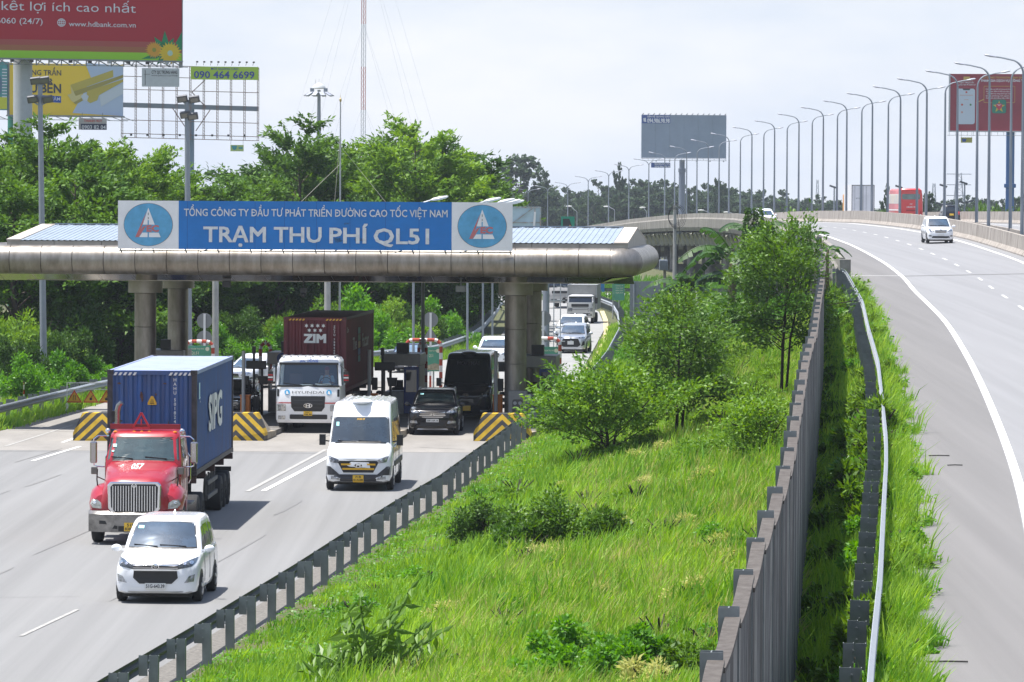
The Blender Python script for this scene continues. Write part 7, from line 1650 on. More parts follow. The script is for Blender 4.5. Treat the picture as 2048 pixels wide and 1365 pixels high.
# red board on the right
B5 = Board(1970, 205, 670, R(-4)); t = thing('billboard', 'dark red billboard with a telephone picture and green star emblem at the right', 'billboard', (0, 0, 0)); b = MB(); B5.slab(b, 1901, 148.5, 2120, 262, -.8, 0); b.obj('panel', mat('board_crimson', (.28, .018, .034), .6, var=.2, vscale=.2), t)
b = MB(); q = [(1916+x, y) for x, y in [(2, 178), (31, 178), (34, 181), (34, 246), (31, 249), (2, 249), (0, 246), (0, 181)]]; B5.poly(b, q, .03, 0); B5.poly(b, [(1925, 178), (1941, 178), (1939, 181), (1927, 181)], .05, 1)
for x, y, m in ((1933, 185, 2), (1924.5, 210, 2), (1941.5, 210, 3), (1924.5, 225, 4)): B5.poly(b, [(x+2.2*math.cos(k), y+2.2*math.sin(k)) for k in range(6)], .05, m)
B5.quad(b, 1920, 190.5, 1946, 191.5, .05, 4); B5.quad(b, 1929, 199.5, 1937, 200.3, .05, 4); b.obj('telephone_picture', [mat('screen_print_pale', (.50, .58, .68), .6), inkm, mat('print_red', (.5, .06, .03), .6), mat('print_dark_green', (.06, .2, .08), .6), mat('print_pink', (.55, .3, .25), .6)], t)
b = MB(); B5.text(b, 'TRUNG TÂM DỮ LIỆU', 1917, 1948, 167, 3, .04); B5.text(b, 'QUỐC GIA VỀ DÂN CƯ', 1916, 1951, 171.5, 3, .04); B5.text(b, 'THAM GIA DỊCH VỤ CÔNG TRỰC TUYẾN', 1961, 2080, 164, 4.6, .04, bold=.03)
for k, s in enumerate(['Công dân có thể sử dụng tài khoản', 'định danh điện tử để truy cập vào', 'cổng dịch vụ công Quốc gia hoặc', 'tại địa phương, bộ ngành mà', 'không cần phải đăng nhập nhiều lần']): B5.text(b, s, 1971+(k % 3), 2024-(k % 3), 180+4.4*k, 2.6, .04)
b.obj('lettering', bwhite, t); b = MB(); B5.text(b, 'SỬ DỤNG TÀI KHOẢN ĐỊNH DANH ĐIỆN TỬ', 1965, 2075, 157.5, 4, .04, bold=.02); 
for x0, y0, x1, y1 in ((1968, 172.5, 2029, 173.3), (1968, 205, 2029, 205.8), (1967.5, 173, 1968.2, 205), (2028.6, 173, 2029.3, 205)): B5.quad(b, x0, y0, x1, y1, .03)
B5.poly(b, [(1968, 198), (1968, 200), (1952, 207), (1952, 205.5)], .03); B5.quad(b, 1927, 154, 1940, 162, .03); b.obj('gold_lettering', mat('board_gold', (.55, .38, .08), .6), t)
b = MB(); B5.poly(b, rrect(1984, 199.5, 2012, 227, 4), .05, 0); B5.poly(b, [(1998+(12.5 if k % 2 == 0 else 5)*math.sin(k*math.pi/5), 214-(12.5 if k % 2 == 0 else 5)*math.cos(k*math.pi/5)) for k in range(10)], .07, 1); B5.poly(b, [(1992, 208.5), (1998, 206.5), (2004, 208.5), (2004, 214), (1998, 221.5), (1992, 214)], .09, 2); B5.poly(b, [(1993, 208.8), (1998, 212), (2003, 208.8), (1998, 210)], .1, 3); b.obj('star_emblem', [mat('emblem_green', (.01, .19, .13), .6), mat('emblem_gold', (.6, .45, .04), .6), mat('emblem_crimson', (.45, .02, .05), .6), bwhite], t)
b = MB(); B5.slab(b, 1898, 148, 1901, 264, -.8, .06); B5.slab(b, 1898, 262, 2120, 264.2, -.9, .1); b.obj('edge_frame', mat('pale_frame', (.45, .47, .5), .5), t); b = MB(); B5.slab(b, 1895, 271, 2120, 271.7, .8, .9)
for x in range(1899, 2120, 12): B5.slab(b, x, 264, x+.6, 272, .5, .6)
b.obj('catwalk_frame', bframe, t); p = B5.p(2021.5, 264, -1.2); zc_ = pxY(2021, 372, 670).z; b = MB(); b.tube([(p.x, p.y, 0), (p.x, p.y, zc_-.3), (p.x, p.y, zc_-.25), (p.x, p.y, zc_+.25), (p.x, p.y, zc_+.3), (p.x, p.y, p.z+.3)], [.62, .6, .85, .85, .6, .6], 18); b.obj('column', mat('column_blue', (.02, .11, .32), .5), t, smooth=True)
t = thing('hanging_sign', 'small yellow green sign below the crimson billboard at the right', 'sign', (0, 0, 0)); b = MB(); B5.slab(b, 1922.5, 275.5, 1945, 286, .3, .5); b.obj('panel', mat('olive_lime_sheet', (.35, .34, .05), .6), t); b = MB(); B5.poly(b, [(1924, 278), (1934, 278), (1932, 284), (1926, 284)], .52); b.obj('emblem', MATS['contact_blue'], t); b = MB()
for x in (1923.3, 1944): B5.slab(b, x, 265, x+.6, 275.5, .3, .4)
b.obj('hanger', bframe, t)

# ------------------------------------------------------------ distant masts and lamps
def lattice_tower(px_, ytop, Y, w, label, name='pylon', arms=0, m=None):
    p = pxY(px_, ytop, Y); t = thing(name, label, name.replace('_', ' '), (p.x, Y, -4)); H_ = p.z+4; b = MB(); n = 10
    for sx in (-1, 1):
        for sy in (-1, 1): b.bar((sx*w, sy*w, 0), (sx*w*.25, sy*w*.25, H_), .16, .16)
    for k in range(n):
        a, c = k/n, (k+1)/n; wa, wc = w*(1-.75*a), w*(1-.75*c)
        for s in (-1, 1): b.bar((s*wa, -wa, a*H_), (-s*wc, -wc, c*H_), .1, .1)
        b.bar((-wa, -wa, a*H_), (wa, -wa, a*H_), .1, .1)
    b.obj('lattice', m or mat('far_lattice_grey', (.24, .27, .32), .6), t); b = MB()
    for k in range(arms): z = H_*(.98-.16*k); b.bar((-w*1.5, 0, z), (w*1.5, 0, z), .2, .2)
    if arms: b.obj('crossarm', MATS['far_lattice_grey'], t)
lattice_tower(1918, 346, 1500, 2.6, 'grey lattice power pylon on the right horizon', 'power_pylon', 3)
lattice_tower(1868, 367, 1400, 1.2, 'slender grey telecom tower right of the red bus', 'telecom_tower', 0)
lattice_tower(1635, 360, 1700, 1.0, 'slim distant telecom tower between street lamps', 'telecom_tower', 0)
def floodpole(px_, ytop, ybase, Y, label, n=2):
    a = pxY(px_, ytop, Y); zb_ = pxY(px_, ybase, Y).z-3; t = thing('floodlight_pole', label, 'floodlight pole', (a.x, Y, zb_)); b = MB(); b.cyl((0, 0, 0), (0, 0, a.z-zb_), .12, .08, n=8); b.obj('pole', postgrey, t); H_ = a.z-zb_
    for x, z in ((-.15, 0), (-.6, -2.2), (.6, -2.2))[:n+1]: b = MB(); b.T = Matrix.Translation((x, -.1, H_+z)) @ Matrix.Rotation(R(18 if x < 0 else -18), 4, 'Y'); b.box((0, 0, 0), (.95, .3, .22)); b.obj('flood_lamp', mat('lamp_body_dark', (.09, .095, .11), .5), t)
floodpole(1929.5, 366, 430, 560, 'grey floodlight pole behind the far parapet left of the trees', 2)
floodpole(1889, 372, 430, 575, 'floodlight pole just behind the street lamps above the black car', 2)
floodpole(1668.5, 374, 430, 600, 'short floodlight pole left of the cargo truck', 0)
floodpole(1800, 374, 430, 600, 'floodlight pole rising behind the roof of the red bus', 0)
for i, (xp, yp, xh, yh) in enumerate([(1154, 424, 1138, 413), (1229, 420, 1213, 413.5), (1293, 424, 1285, 415.5), (1421, 427, 1402, 421), (1471, 430, 1453, 425)]):
    a = pxY(xp, yp, 880); h = pxY(xh, yh, 880); t = thing('road_lamp', 'little bent road lamp against the dark forest, %s from the left' % ['first', 'second', 'third', 'fourth', 'fifth'][i], 'lamp', (a.x, 880, -4), 0, 'little road lamps before the forest'); b = MB(); b.tube([(0, 0, 0), (0, 0, a.z+4), ((h.x-a.x)*.5, 0, (a.z+h.z)/2+4.1), (h.x-a.x+.4, 0, h.z+4)], .07, 6); b.obj('pole', galv, t); b = MB(); b.ball((h.x-a.x, 0, h.z+4), (.6, .2, .15), 8, 4); b.obj('lamp_head', MATS['pale_lamp_shell'], t)
# litter on the verge
p = pxY(1786, 1250, 75); q = pxf(1786, 1252, lambda Y: zl(Y)+.02); b = MB(); b.cyl((q.x-.04, q.y-.06, q.z+.06), (q.x+.03, q.y+.07, q.z+.05), .045, n=10, m=0); b.cyl((q.x+.03, q.y+.07, q.z+.05), (q.x+.045, q.y+.10, q.z+.05), .02, n=8, m=1); tag(b.obj('plastic_bottle', [mat('bottle_white', (.75, .78, .82), .4), mat('bottle_blue', (.1, .2, .6), .4)]), 'white plastic bottle lying at the edge of the highway shoulder', 'bottle')
for i, (x, y, L_) in enumerate([(1398, 913, .5), (1430, 932, .35), (1895, 1326, .6)]):
    q = pxf(x+480 if x < 1500 else x, y, lambda Y: zl(Y)+.015); b = MB(); b.tube([q+Vector((-L_/2, -.02, .015)), q+Vector((0, .02, .02)), q+Vector((L_/2, .03, .015))], .014, 5); tag(b.obj('stick', darkm), 'thin dark stick lying on the highway shoulder, %s one from the camera' % ['third', 'second', 'nearest'][i], 'stick', 'sticks on the shoulder')
# ------------------------------------------------------------ vegetation
G = np.random.default_rng(11)
lf_bright = leafmat('leaf_bright', (.055, .14, .013), (.205, .35, .038), .32, .55, .25)
lf_mid = leafmat('leaf_mid', (.030, .088, .011), (.125, .245, .026), .28, .55, .25)
lf_dark = leafmat('leaf_dark', (.022, .065, .012), (.07, .15, .02), .28, .55, .25)
lf_hazed = leafmat('leaf_far_hazed', (.035, .068, .034), (.075, .115, .055), .2, .7, .15)  # distance haze mixed into the leaf colour: paler and bluer
lf_banana = leafmat('leaf_banana', (.018, .060, .014), (.05, .12, .02), .3, .5, .3)
grass_m = leafmat('grass_blade', (.055, .225, .013), (.38, .58, .07), .38, .5, .4)
grass_d = leafmat('dry_grass_blade', (.30, .34, .08), (.50, .50, .20), .4, .6, .2)
cover_m = leafmat('creeper_leaf', (.05, .17, .014), (.14, .34, .03), .40)
bark = mat('bark', (.075, .06, .045), .9, var=.4, vscale=6); bark_d = mat('dark_bark', (.03, .022, .016), .9)

def leaves_arrays(C, D, Ln, Wd, rng, flat=.6):
    """rhombic leaves at C pointing along D; normals pulled towards +z by flat"""
    n = len(C); D = D/np.maximum(1e-6, np.linalg.norm(D, axis=1, keepdims=True)); up = rng.normal(0, 1, (n, 3))*(1-flat); up[:, 2] += flat+.2
    S = np.cross(D, up); S /= np.maximum(1e-6, np.linalg.norm(S, axis=1, keepdims=True)); Ln = (Ln*rng.uniform(.65, 1.25, n))[:, None]; Wd = (Wd*rng.uniform(.7, 1.2, n))[:, None]
    Nn = np.cross(S, D); V = np.empty((n, 4, 3)); V[:, 0] = C; V[:, 1] = C+D*Ln*.45+S*Wd*.5; V[:, 2] = C+D*Ln-Nn*Ln*.12*np.sign(Nn[:, 2:3]); V[:, 3] = C+D*Ln*.45-S*Wd*.5
    return V.reshape(-1, 3), np.arange(n*4).reshape(n, 4)
def tree_mesh(seed, H, Rad, kind, nleaf, lsz=(.30, .14), hbase=.22, nlimb=26, wind=.25, trunk_r=.16):
    rng = np.random.default_rng(seed); tb = MB(); tb.tube([(0, 0, -.3), (.05, 0, H*.3), (rng.normal(0, .15), rng.normal(0, .1), H*.62), (rng.normal(.1, .2), 0, H*.95)], [trunk_r, trunk_r*.8, trunk_r*.5, trunk_r*.12], 8)
    C = []; D = []; wts = []
    limbs = []
    for i in range(nlimb):
        u = (i+rng.uniform(0, 1))/nlimb; z0 = H*(hbase+(.93-hbase)*u); az = i*2.4+rng.normal(0, .3)
        if kind == 'layer': L_ = Rad*(1.08-.78*u**1.3)*rng.uniform(.7, 1.15); el = rng.uniform(.18, .55)+.25*u
        else: L_ = Rad*(math.sin(math.pi*min(.97, .22+u*.78))**.6)*rng.uniform(.6, 1.05); el = rng.uniform(.1, .9)
        d = np.array([math.cos(az)+wind, math.sin(az), math.tan(el)]); d /= np.linalg.norm(d); p0 = np.array([0, 0, z0]); pts = []
        for k in range(5): t = k/4; pts.append(p0+d*L_*t+np.array([0, 0, L_*.10*t*t*(1 if kind == 'layer' else -1.2)]))
        tb.tube([tuple(p) for p in pts], [trunk_r*.38*(1-.6*u), trunk_r*.3*(1-.6*u), trunk_r*.2*(1-.5*u), .02, .012], 5); limbs.append((pts, L_, d))
        wts.append(L_)
    wts = np.array(wts)/sum(wts)
    for (pts, L_, d), w in zip(limbs, wts):
        n = int(nleaf*w); pts = np.array(pts); ns = max(4, int(n/(30 if kind == 'layer' else 42))); side = np.cross(d, [0, 0, 1.0]); side /= np.linalg.norm(side)+1e-6
        for j in range(ns):
            t = rng.uniform(.18, 1.0)**.8; k = min(3, int(t*4)); base = pts[k]+(pts[k+1]-pts[k])*(t*4-k); m = n//ns
            sl_ = rng.normal(0, 1)*L_*.30*(1.15-t); off = base+side*sl_+np.array([0, 0, rng.normal(0, .12)+.12*abs(sl_)*(.6 if kind == 'layer' else -.3)])
            sd = side*np.sign(sl_)*rng.uniform(.2, 1)+d*rng.uniform(.3, 1)+np.array([rng.normal(0, .2)+wind*.5, rng.normal(0, .2), rng.uniform(-.1, .35)]); sd /= np.linalg.norm(sd)
            tt = rng.uniform(-.5, 1.35, m)[:, None]; rad = L_*.05+.35
            cc = off+sd*tt*rad*1.3+rng.normal(0, 1, (m, 3))*np.array([.22, .22, .09] if kind == 'layer' else [.32, .32, .30])*rad; C.append(cc)
            dd = sd+rng.normal(0, .55, (m, 3)); dd[:, 2] += rng.normal(-.05, .2, m); D.append(dd)
    C = np.concatenate(C); D = np.concatenate(D); V, F = leaves_arrays(C, D, lsz[0], lsz[1], rng, .55)
    return tb, V, F
def make_tree(name, seed, H, Rad, kind, nleaf, m, bk=bark, **k):
    tb, V, F = tree_mesh(seed, H, Rad, kind, nleaf, **k); t = thing(name, '', 'tree'); tb.obj('trunk', bk, t, smooth=True); npmesh('crown', V, F, m, t); return t
def set_t(t, loc, rz=0, sc=1, label='', group=None, cat='tree'): t.location = loc; t.rotation_euler = (0, 0, rz); t.scale = sc if isinstance(sc, tuple) else (sc, sc, sc); tag(t, label, cat, group); return t
class Kit:
    def __init__(s, protos): s.p = protos; s.used = [False]*len(protos)
    def put(s, i, loc, rz, sc, label, group=None, cat='tree', m=None):
        i %= len(s.p)
        if not s.used[i]: s.used[i] = True; t = set_t(s.p[i], loc, rz, sc, label, group, cat)
        else: t = dup(s.p[i], loc, rz, label, group, sc)
        if cat: t['category'] = cat
        return t
# trees behind the plaza --------------------------------------------------
KA = Kit([make_tree('umbrella_tree', 21+i, 12, 5.2, 'layer', 21000, [lf_bright, lf_mid, lf_bright][i], wind=.3) for i in range(3)])
KD = Kit([make_tree('leafy_tree', 41+i, 9, 4.6, 'round', 20000, [lf_mid, lf_dark][i], hbase=.08, nlimb=34, wind=.1) for i in range(2)])
ROW = [  # photo x, depth, top y, kit, index, label
 (-8, 250, 262, KA, 0, 'layered tree at the far left edge under the yellow billboard'), (96, 247, 244, KA, 1, 'tall layered tree behind the first floodlight pole'), (196, 256, 288, KA, 2, 'layered tree under the dangling phone number sign'),
 (282, 262, 285, KA, 0, 'layered tree left of the second floodlight pole'), (352, 268, 330, KA, 1, 'layered tree around the second floodlight pole, behind the left end of the sign'), (30, 232, 345, KD, 0, 'dense tree low at the far left edge below the canopy roof line'), (150, 236, 330, KD, 0, 'dense dark tree right of the first floodlight pole'),
 (250, 240, 372, KD, 1, 'dense dark tree behind the left front column'), (440, 285, 360, KD, 0, 'rounded tree behind the left part of the blue sign panel'), (505, 296, 352, KD, 0, 'rounded tree behind the word above the dark red container'), (385, 278, 378, KD, 1, 'dark tree behind the second steel column on the left'),
 (596, 300, 240, KA, 1, 'tall pointed tree in front of the high mast'), (672, 306, 290, KA, 2, 'layered tree behind the flagpole'), (745, 312, 285, KA, 1, 'layered tree at the foot of the radio mast'), (828, 296, 238, KA, 2, 'tallest pointed tree right of the radio mast'), (905, 306, 290, KA, 0, 'layered tree sloping down toward the right end of the sign'), (962, 318, 345, KA, 1, 'last layered tree above the right emblem of the sign'),
 (556, 280, 392, KD, 1, 'dark tree behind the dark red container'), (640, 284, 400, KD, 0, 'green tree above the roof of the dark red container'), (735, 288, 395, KD, 0, 'green tree behind the middle toll booth'), (820, 294, 400, KD, 1, 'dark tree under the canopy beyond the far rail'), (900, 305, 405, KD, 1, 'darkest tree under the canopy left of the right column'), (975, 345, 400, KD, 1, 'dark tree at the far end of the left rail'), (700, 330, 330, KD, 0, 'rounded tree between the two tallest pointed trees'), (300, 285, 330, KD, 0, 'dense tree crown behind the left white sign panel'),
 (48, 268, 262, KD, 0, 'rounded dense crown between the fat billboard column and the first floodlight pole'), (140, 272, 272, KD, 1, 'rounded dark crown right of the first floodlight pole, behind the layered trees'), (238, 278, 292, KD, 0, 'rounded crown between the two floodlight poles'), (640, 322, 282, KD, 0, 'dense crown directly behind the flagpole'), (560, 314, 288, KD, 1, 'dark crown on the left flank of the tall pointed tree'), (790, 322, 268, KD, 0, 'dense crown between the radio mast and the tallest pointed tree'), (872, 318, 262, KD, 1, 'dark crown on the right flank of the tallest pointed tree'), (935, 328, 322, KD, 0, 'dense crown stepping down toward the right emblem')]
for i, (x, Y, yt, K, k, lab) in enumerate(ROW):
    p = pxY(x, yt, Y); H_ = p.z; base = 12*.99 if K is KA else 9*.99; H_ = H_
    K.put(k, (p.x, Y, 0), i*1.3, (max(.8, H_/base*1.05), max(.8, H_/base*1.05), H_/base*.94), lab, 'trees behind the toll plaza')
# bushes along the far rail and left verge
def bush_mesh(seed, nleaf, lsz, rx=1, rz=1, clumps=26, lean=0):
    rng = np.random.default_rng(seed); C = []; D = []
    for i in range(clumps):
        a = rng.uniform(0, 6.28); r_ = math.sqrt(rng.uniform(0, 1)); c = np.array([math.cos(a)*r_*rx, math.sin(a)*r_*rx, rz*(1-r_*r_*.75)*rng.uniform(.35, .98)]); m = nleaf//clumps
        q = rng.normal(0, 1, (m, 3)); q /= np.linalg.norm(q, axis=1, keepdims=True); rad = rng.uniform(.16, .30)*(rx+rz)/2; cc = c+q*rad*rng.uniform(.35, 1, m)[:, None]; cc[:, 2] = np.maximum(.02, cc[:, 2]); C.append(cc); D.append(q+rng.normal(0, .5, (m, 3))+np.array([lean, 0, .15]))
    C = np.concatenate(C); D = np.concatenate(D); return leaves_arrays(C, D, lsz[0], lsz[1], rng, .45)
def make_bush(name, seed, nleaf, lsz, m, **k):
    V, F = bush_mesh(seed, nleaf, lsz, **k); t = thing(name, '', 'bush'); npmesh('foliage', V, F, m, t); b = MB(); rng = random.Random(seed)
    for i in range(7): a = rng.uniform(0, 6.28); r_ = rng.uniform(.3, .8)*k.get('rx', 1); b.tube([(0, 0, -.1), (math.cos(a)*r_*.4, math.sin(a)*r_*.4, k.get('rz', 1)*.45), (math.cos(a)*r_, math.sin(a)*r_, k.get('rz', 1)*.8)], [.03, .02, .008], 5)
    b.obj('stem', bark_d, t); return t
KB = Kit([make_bush('bush', 61, 9000, (.17, .09), lf_bright, rx=2.0, rz=2.6), make_bush('bush', 62, 9000, (.17, .09), lf_dark, rx=2.0, rz=2.4), make_bush('bush', 63, 8000, (.15, .09), cover_m, rx=2.0, rz=1.6)])
BU = [(590, 262, 610, 0), (520, 262, 640, 0), (470, 258, 600, 1), (640, 268, 575, 0), (705, 268, 590, 2), (760, 268, 575, 0), (815, 275, 590, 1), (560, 250, 660, 2), (768, 262, 640, 2), (835, 270, 630, 0), (868, 282, 610, 2), (900, 290, 640, 2), (945, 318, 600, 1), (20, 214, 660, 1), (70, 224, 600, 0), (120, 222, 640, 1), (175, 232, 665, 1), (235, 240, 655, 1), (285, 246, 665, 1), (330, 250, 640, 1), (390, 252, 650, 1), (440, 250, 660, 2), (-5, 222, 600, 0), (130, 232, 580, 1), (850, 300, 560, 0), (40, 206, 720, 2), (110, 212, 715, 2), (180, 222, 722, 2)]
wh = ['at the far left edge', 'beside the first floodlight pole', 'behind the silver rail', 'behind the left columns', 'behind the dark red container', 'behind the middle booth', 'beyond the far rail']
for i, (x, Y, yt, k) in enumerate(BU):
    p = pxY(x, yt, Y); xx = min(p.x, XL(Y)-1.9); s = max(.7, p.z/(2.7, 2.5, 1.7)[k])
    KB.put(k, (xx, Y, 0), i*.9, (max(.8, s*.8), max(.8, s*.8), s), 'leafy bush of the green bank beyond the left rail', 'bushes on the bank beyond the left rail', 'bush')
# far forest ------------------------------------------------------------
KF = Kit([make_tree('forest_tree', 81+i, 16, 6.5, 'round', 5200, lf_hazed, lsz=(.62, .6), hbase=.06, nlimb=26, wind=0, trunk_r=.3) for i in range(3)])
rr_ = random.Random(5); fi = 0
tops = [(900, 372), (990, 372), (1100, 385), (1180, 372), (1230, 362), (1290, 352), (1340, 360), (1400, 372), (1450, 362), (1500, 375), (1560, 385), (1640, 394), (1720, 400), (1800, 408), (1900, 402), (1960, 394), (2048, 392), (2150, 390)]
for row, Y0, dy, step in ((0, 1130, 0, 24), (1, 1060, 14, 26), (2, 990, 30, 30)):
    x = 880
    while x < 2110:
        Y = Y0+rr_.uniform(-20, 20); yt = interp(x, [a for a, b in tops], [b for a, b in tops])+dy+rr_.uniform(-7, 9)
        if x > 1740 and row == 2: x += step; continue
        p = pxY(x, yt, Y); s = (p.z+4.3)/16.0; KF.put(fi, (p.x, Y, -4.3), rr_.uniform(0, 6), (s*rr_.uniform(.8, 1.1), s, s), 'dark hazy tree of the distant forest belt behind the overpass', 'trees of the distant forest belt', 'tree'); fi += 1; x += step*rr_.uniform(.75, 1.25)
for x, yt, Y, w, lab in ((1040, 303, 960, 1.0, 'tall dark tree standing above the forest right of the sign, larger of two'), (1086, 336, 975, .62, 'smaller tall tree beside the tall dark tree above the forest'), (1238, 330, 985, .32, 'thin tree with a small tuft above the forest'), (1437, 352, 960, .45, 'airy tree crown just right of the blank grey billboard'), (1700, 388, 900, .5, 'conical tree left of the red bus'), (1775, 374, 720, .32, 'narrow conifer left of the red bus roof'), (1856, 378, 720, .4, 'drooping palm like tree right of the red bus'), (2040, 385, 760, .6, 'dark tree around the foot of the blue billboard column')):
    p = pxY(x, yt, Y); s = (p.z+4)/16.0; KF.put(fi, (p.x, Y, -4), x*.1, (s*w, s*w, s), lab, 'single trees near the forest', 'tree'); fi += 1
KG = Kit([make_bush('bush', 71, 5000, (.5, .34), lf_mid, rx=4.5, rz=5.5, clumps=40)])
for i, (x, yt, Y, s) in enumerate([(1975, 398, 560, 1.0), (1945, 410, 540, .8), (2010, 408, 570, .9), (2060, 404, 580, 1), (1770, 412, 640, .8)]):
    p = pxY(x, yt, Y); KG.put(0, (p.x, Y, p.z-6.2), i, (s*.7, s*.7, 1.1), 'bright tree top showing over the far parapet, %s from the left' % ['fourth', 'second', 'third', 'fifth', 'first'][i], 'tree tops over the far parapet', 'tree')

# small trees on the slope ---------------------------------------------------
def slope_tree(name, px_, py_, seed, H, Rad, n, m, label, kind='round', lsz=(.17, .075), nl=30, hb=.3, stems=1, tr=.06, wind=.1):
    d = ray(px_, py_); Y = 120
    for _ in range(60):
        p = pxY(px_, py_, Y); g = slope_ground(p.x, min(255, Y)); t = (g-CAMH)/d.z; Y = .7*Y+.3*max(60, min(255, d.y*t))
    p = pxY(px_, py_, Y); g = slope_ground(p.x, Y); t = thing(name, label, 'tree', (p.x, Y, g), 0, 'small trees on the slope')
    tb, V, F = tree_mesh(seed, H, Rad, kind, n, lsz=lsz, hbase=hb, nlimb=nl, wind=wind, trunk_r=tr)
    for k in range(stems-1): a = k*2.1; tb.tube([(.15*math.cos(a), .15*math.sin(a), -.1), (.3*math.cos(a), .3*math.sin(a), H*.35), (.8*math.cos(a), .6*math.sin(a), H*.8)], [tr*.9, tr*.7, .015], 6)
    tb.obj('trunk', bark_d, t, smooth=True); npmesh('crown', V, F, m, t); return t
lf_slope = leafmat('leaf_slope', (.045, .14, .012), (.19, .34, .03), .34, .5, .35); lf_slope2 = leafmat('leaf_slope_deep', (.022, .08, .010), (.12, .235, .022), .30, .5, .35)
slope_tree('small_tree', 1212, 925, 101, 2.6, 2.75, 12000, lf_slope, 'broad low tree on the slope right of the round columns', 'layer', stems=3, hb=.12, wind=.0, nl=34)
slope_tree('small_tree', 1352, 880, 102, 4.9, 2.05, 9000, lf_slope2, 'middle slope tree with thin double trunk', stems=2, hb=.16, wind=.0, nl=40)
slope_tree('small_tree', 1562, 800, 103, 5.9, 2.6, 12000, lf_slope2, 'tallest slope tree with dark slim trunks beside the wall', stems=2, hb=.26, wind=-.38, nl=44)
slope_tree('small_tree', 1515, 925, 104, 1.7, .95, 4200, lf_slope, 'waist high sapling in front of the tallest slope tree', stems=2, hb=.15, wind=-.1, tr=.03, lsz=(.13, .06))
slope_tree('small_tree', 1420, 700, 105, 1.5, 2.3, 6500, lf_slope, 'low bushy tree between the slope trees and the banana plants', stems=2, hb=.1, wind=.1, tr=.04)
slope_tree('small_tree', 1090, 822, 106, 1.6, 1.1, 4500, lf_slope2, 'dark shrubby tree growing against the foot of the right column', stems=2, hb=.1, tr=.03)
slope_tree('small_tree', 1550, 575, 108, 1.5, 1.1, 4500, lf_slope, 'leafy green bush around the white meter post', stems=2, hb=.05, tr=.03)
# vine covered columns
for i, (x, y0, y1, Y, r_) in enumerate([(1508, 415, 545, 238, .55), (1535, 445, 545, 236, .38), (1612, 452, 520, 232, .22), (1588, 440, 520, 231, .2)]):
    a = pxY(x, y0, Y); c = pxY(x, y1, Y); n = int(2600*r_/.4); rng = np.random.default_rng(120+i); zz = rng.uniform(0, 1, n)**.9; aa = rng.uniform(0, 6.28, n); R_ = r_*(.35+.65*zz[::1]*0+.65*np.sin(np.pi*(1-zz*.85)*.9)); Cc = np.stack([R_*np.cos(aa), R_*np.sin(aa), (a.z-c.z+1.5)*zz-1.5], 1)
    D = np.stack([np.cos(aa)*.5, np.sin(aa)*.5, rng.uniform(-1.1, .2, n)], 1); V, F = leaves_arrays(Cc, D, .15, .09, rng, .3); t = thing('vine_column', 'vine smothered dead trunk before the overpass, %s' % ['thickest and tallest', 'shorter beside the thickest', 'slim near the wall end', 'slim left of the wall end'][i], 'vine', (a.x, Y, c.z)); npmesh('foliage', V, F, lf_dark if i < 2 else lf_slope2, t); b = MB(); b.cyl((0, 0, -2), (0, 0, a.z-c.z-.3), .08, .04, n=6); b.obj('trunk', bark_d, t)
# banana plants ------------------------------------------------------------
def banana(px_, py_, Y, s, seed, label, nl=10, tattered=.5):
    p = pxY(px_, py_, Y); rng = random.Random(seed); t = thing('banana_plant', label, 'banana plant', (p.x, Y, p.z-1.0*s), 0, 'banana plants'); b = MB(); b.tube([(0, 0, -1.5), (0, 0, .6*s), (.05, 0, 1.1*s)], [.16*s, .13*s, .06*s], 8); b.obj('trunk', mat('banana_stem', (.12, .10, .05), .8, var=.5, vscale=5), t)
    for i in range(nl):
        az = i*2.4+rng.uniform(-.3, .3); L_ = s*rng.uniform(1.7, 2.5); up = rng.uniform(.55, 1.35) if i < nl*.7 else rng.uniform(.1, .5); b = MB(); pts = []; d = Vector((math.cos(az), math.sin(az)*.8, 0)); n = 12
        for k in range(n+1): q = k/n; pts.append(Vector((0, 0, 1.05*s))+d*L_*q*math.cos(up*.6)+Vector((0, 0, L_*(math.sin(up)*q-(.55+.5*(1.3-up))*q*q))))
        sd = d.cross(Vector((0, 0, 1))).normalized(); w = .27*s
        for k in range(n):
            q0, q1 = k/n, (k+1)/n; 
            if q0 < .12: continue
            for sgn in (-1, 1):
                w0 = w*math.sin(math.pi*min(1, .12+q0*.85))**.6; w1 = w*math.sin(math.pi*min(1, .12+q1*.85))**.6; dr = rng.uniform(0, .12)*s*(1 if rng.random() < tattered else .2); g = .12 if rng.random() < tattered else 0
                a0, a1 = pts[k], pts[k].lerp(pts[k+1], 1-g); e0 = a0+sd*sgn*w0-Vector((0, 0, w0*.45+dr)); e1 = a1+sd*sgn*w1-Vector((0, 0, w1*.45+dr*.7)); b.poly([a0, a1, e1, e0] if sgn > 0 else [a0, e0, e1, a1])
        b.tube(pts, [.022*s]*(n)+[.006], 4); b.obj('leaf', lf_banana, t)
banana(1378, 580, 258, 1.5, 3, 'wide banana plant in front of the underpass, left of the others', 11)
banana(1465, 515, 256, 1.6, 4, 'tattered banana plant reaching up the parapet', 11, .8)
banana(1575, 505, 243, 1.25, 5, 'upright banana plant behind the white meter post', 8, .6)
banana(1545, 490, 247, 1.2, 6, 'small banana plant left of the white meter post', 7, .3); banana(1505, 470, 266, 1.3, 7, 'small banana plant leaning on the bridge parapet', 6, .8)
banana(1655, 500, 241, .55, 8, 'tiny banana plant at the parapet end by the wall', 6, .3)
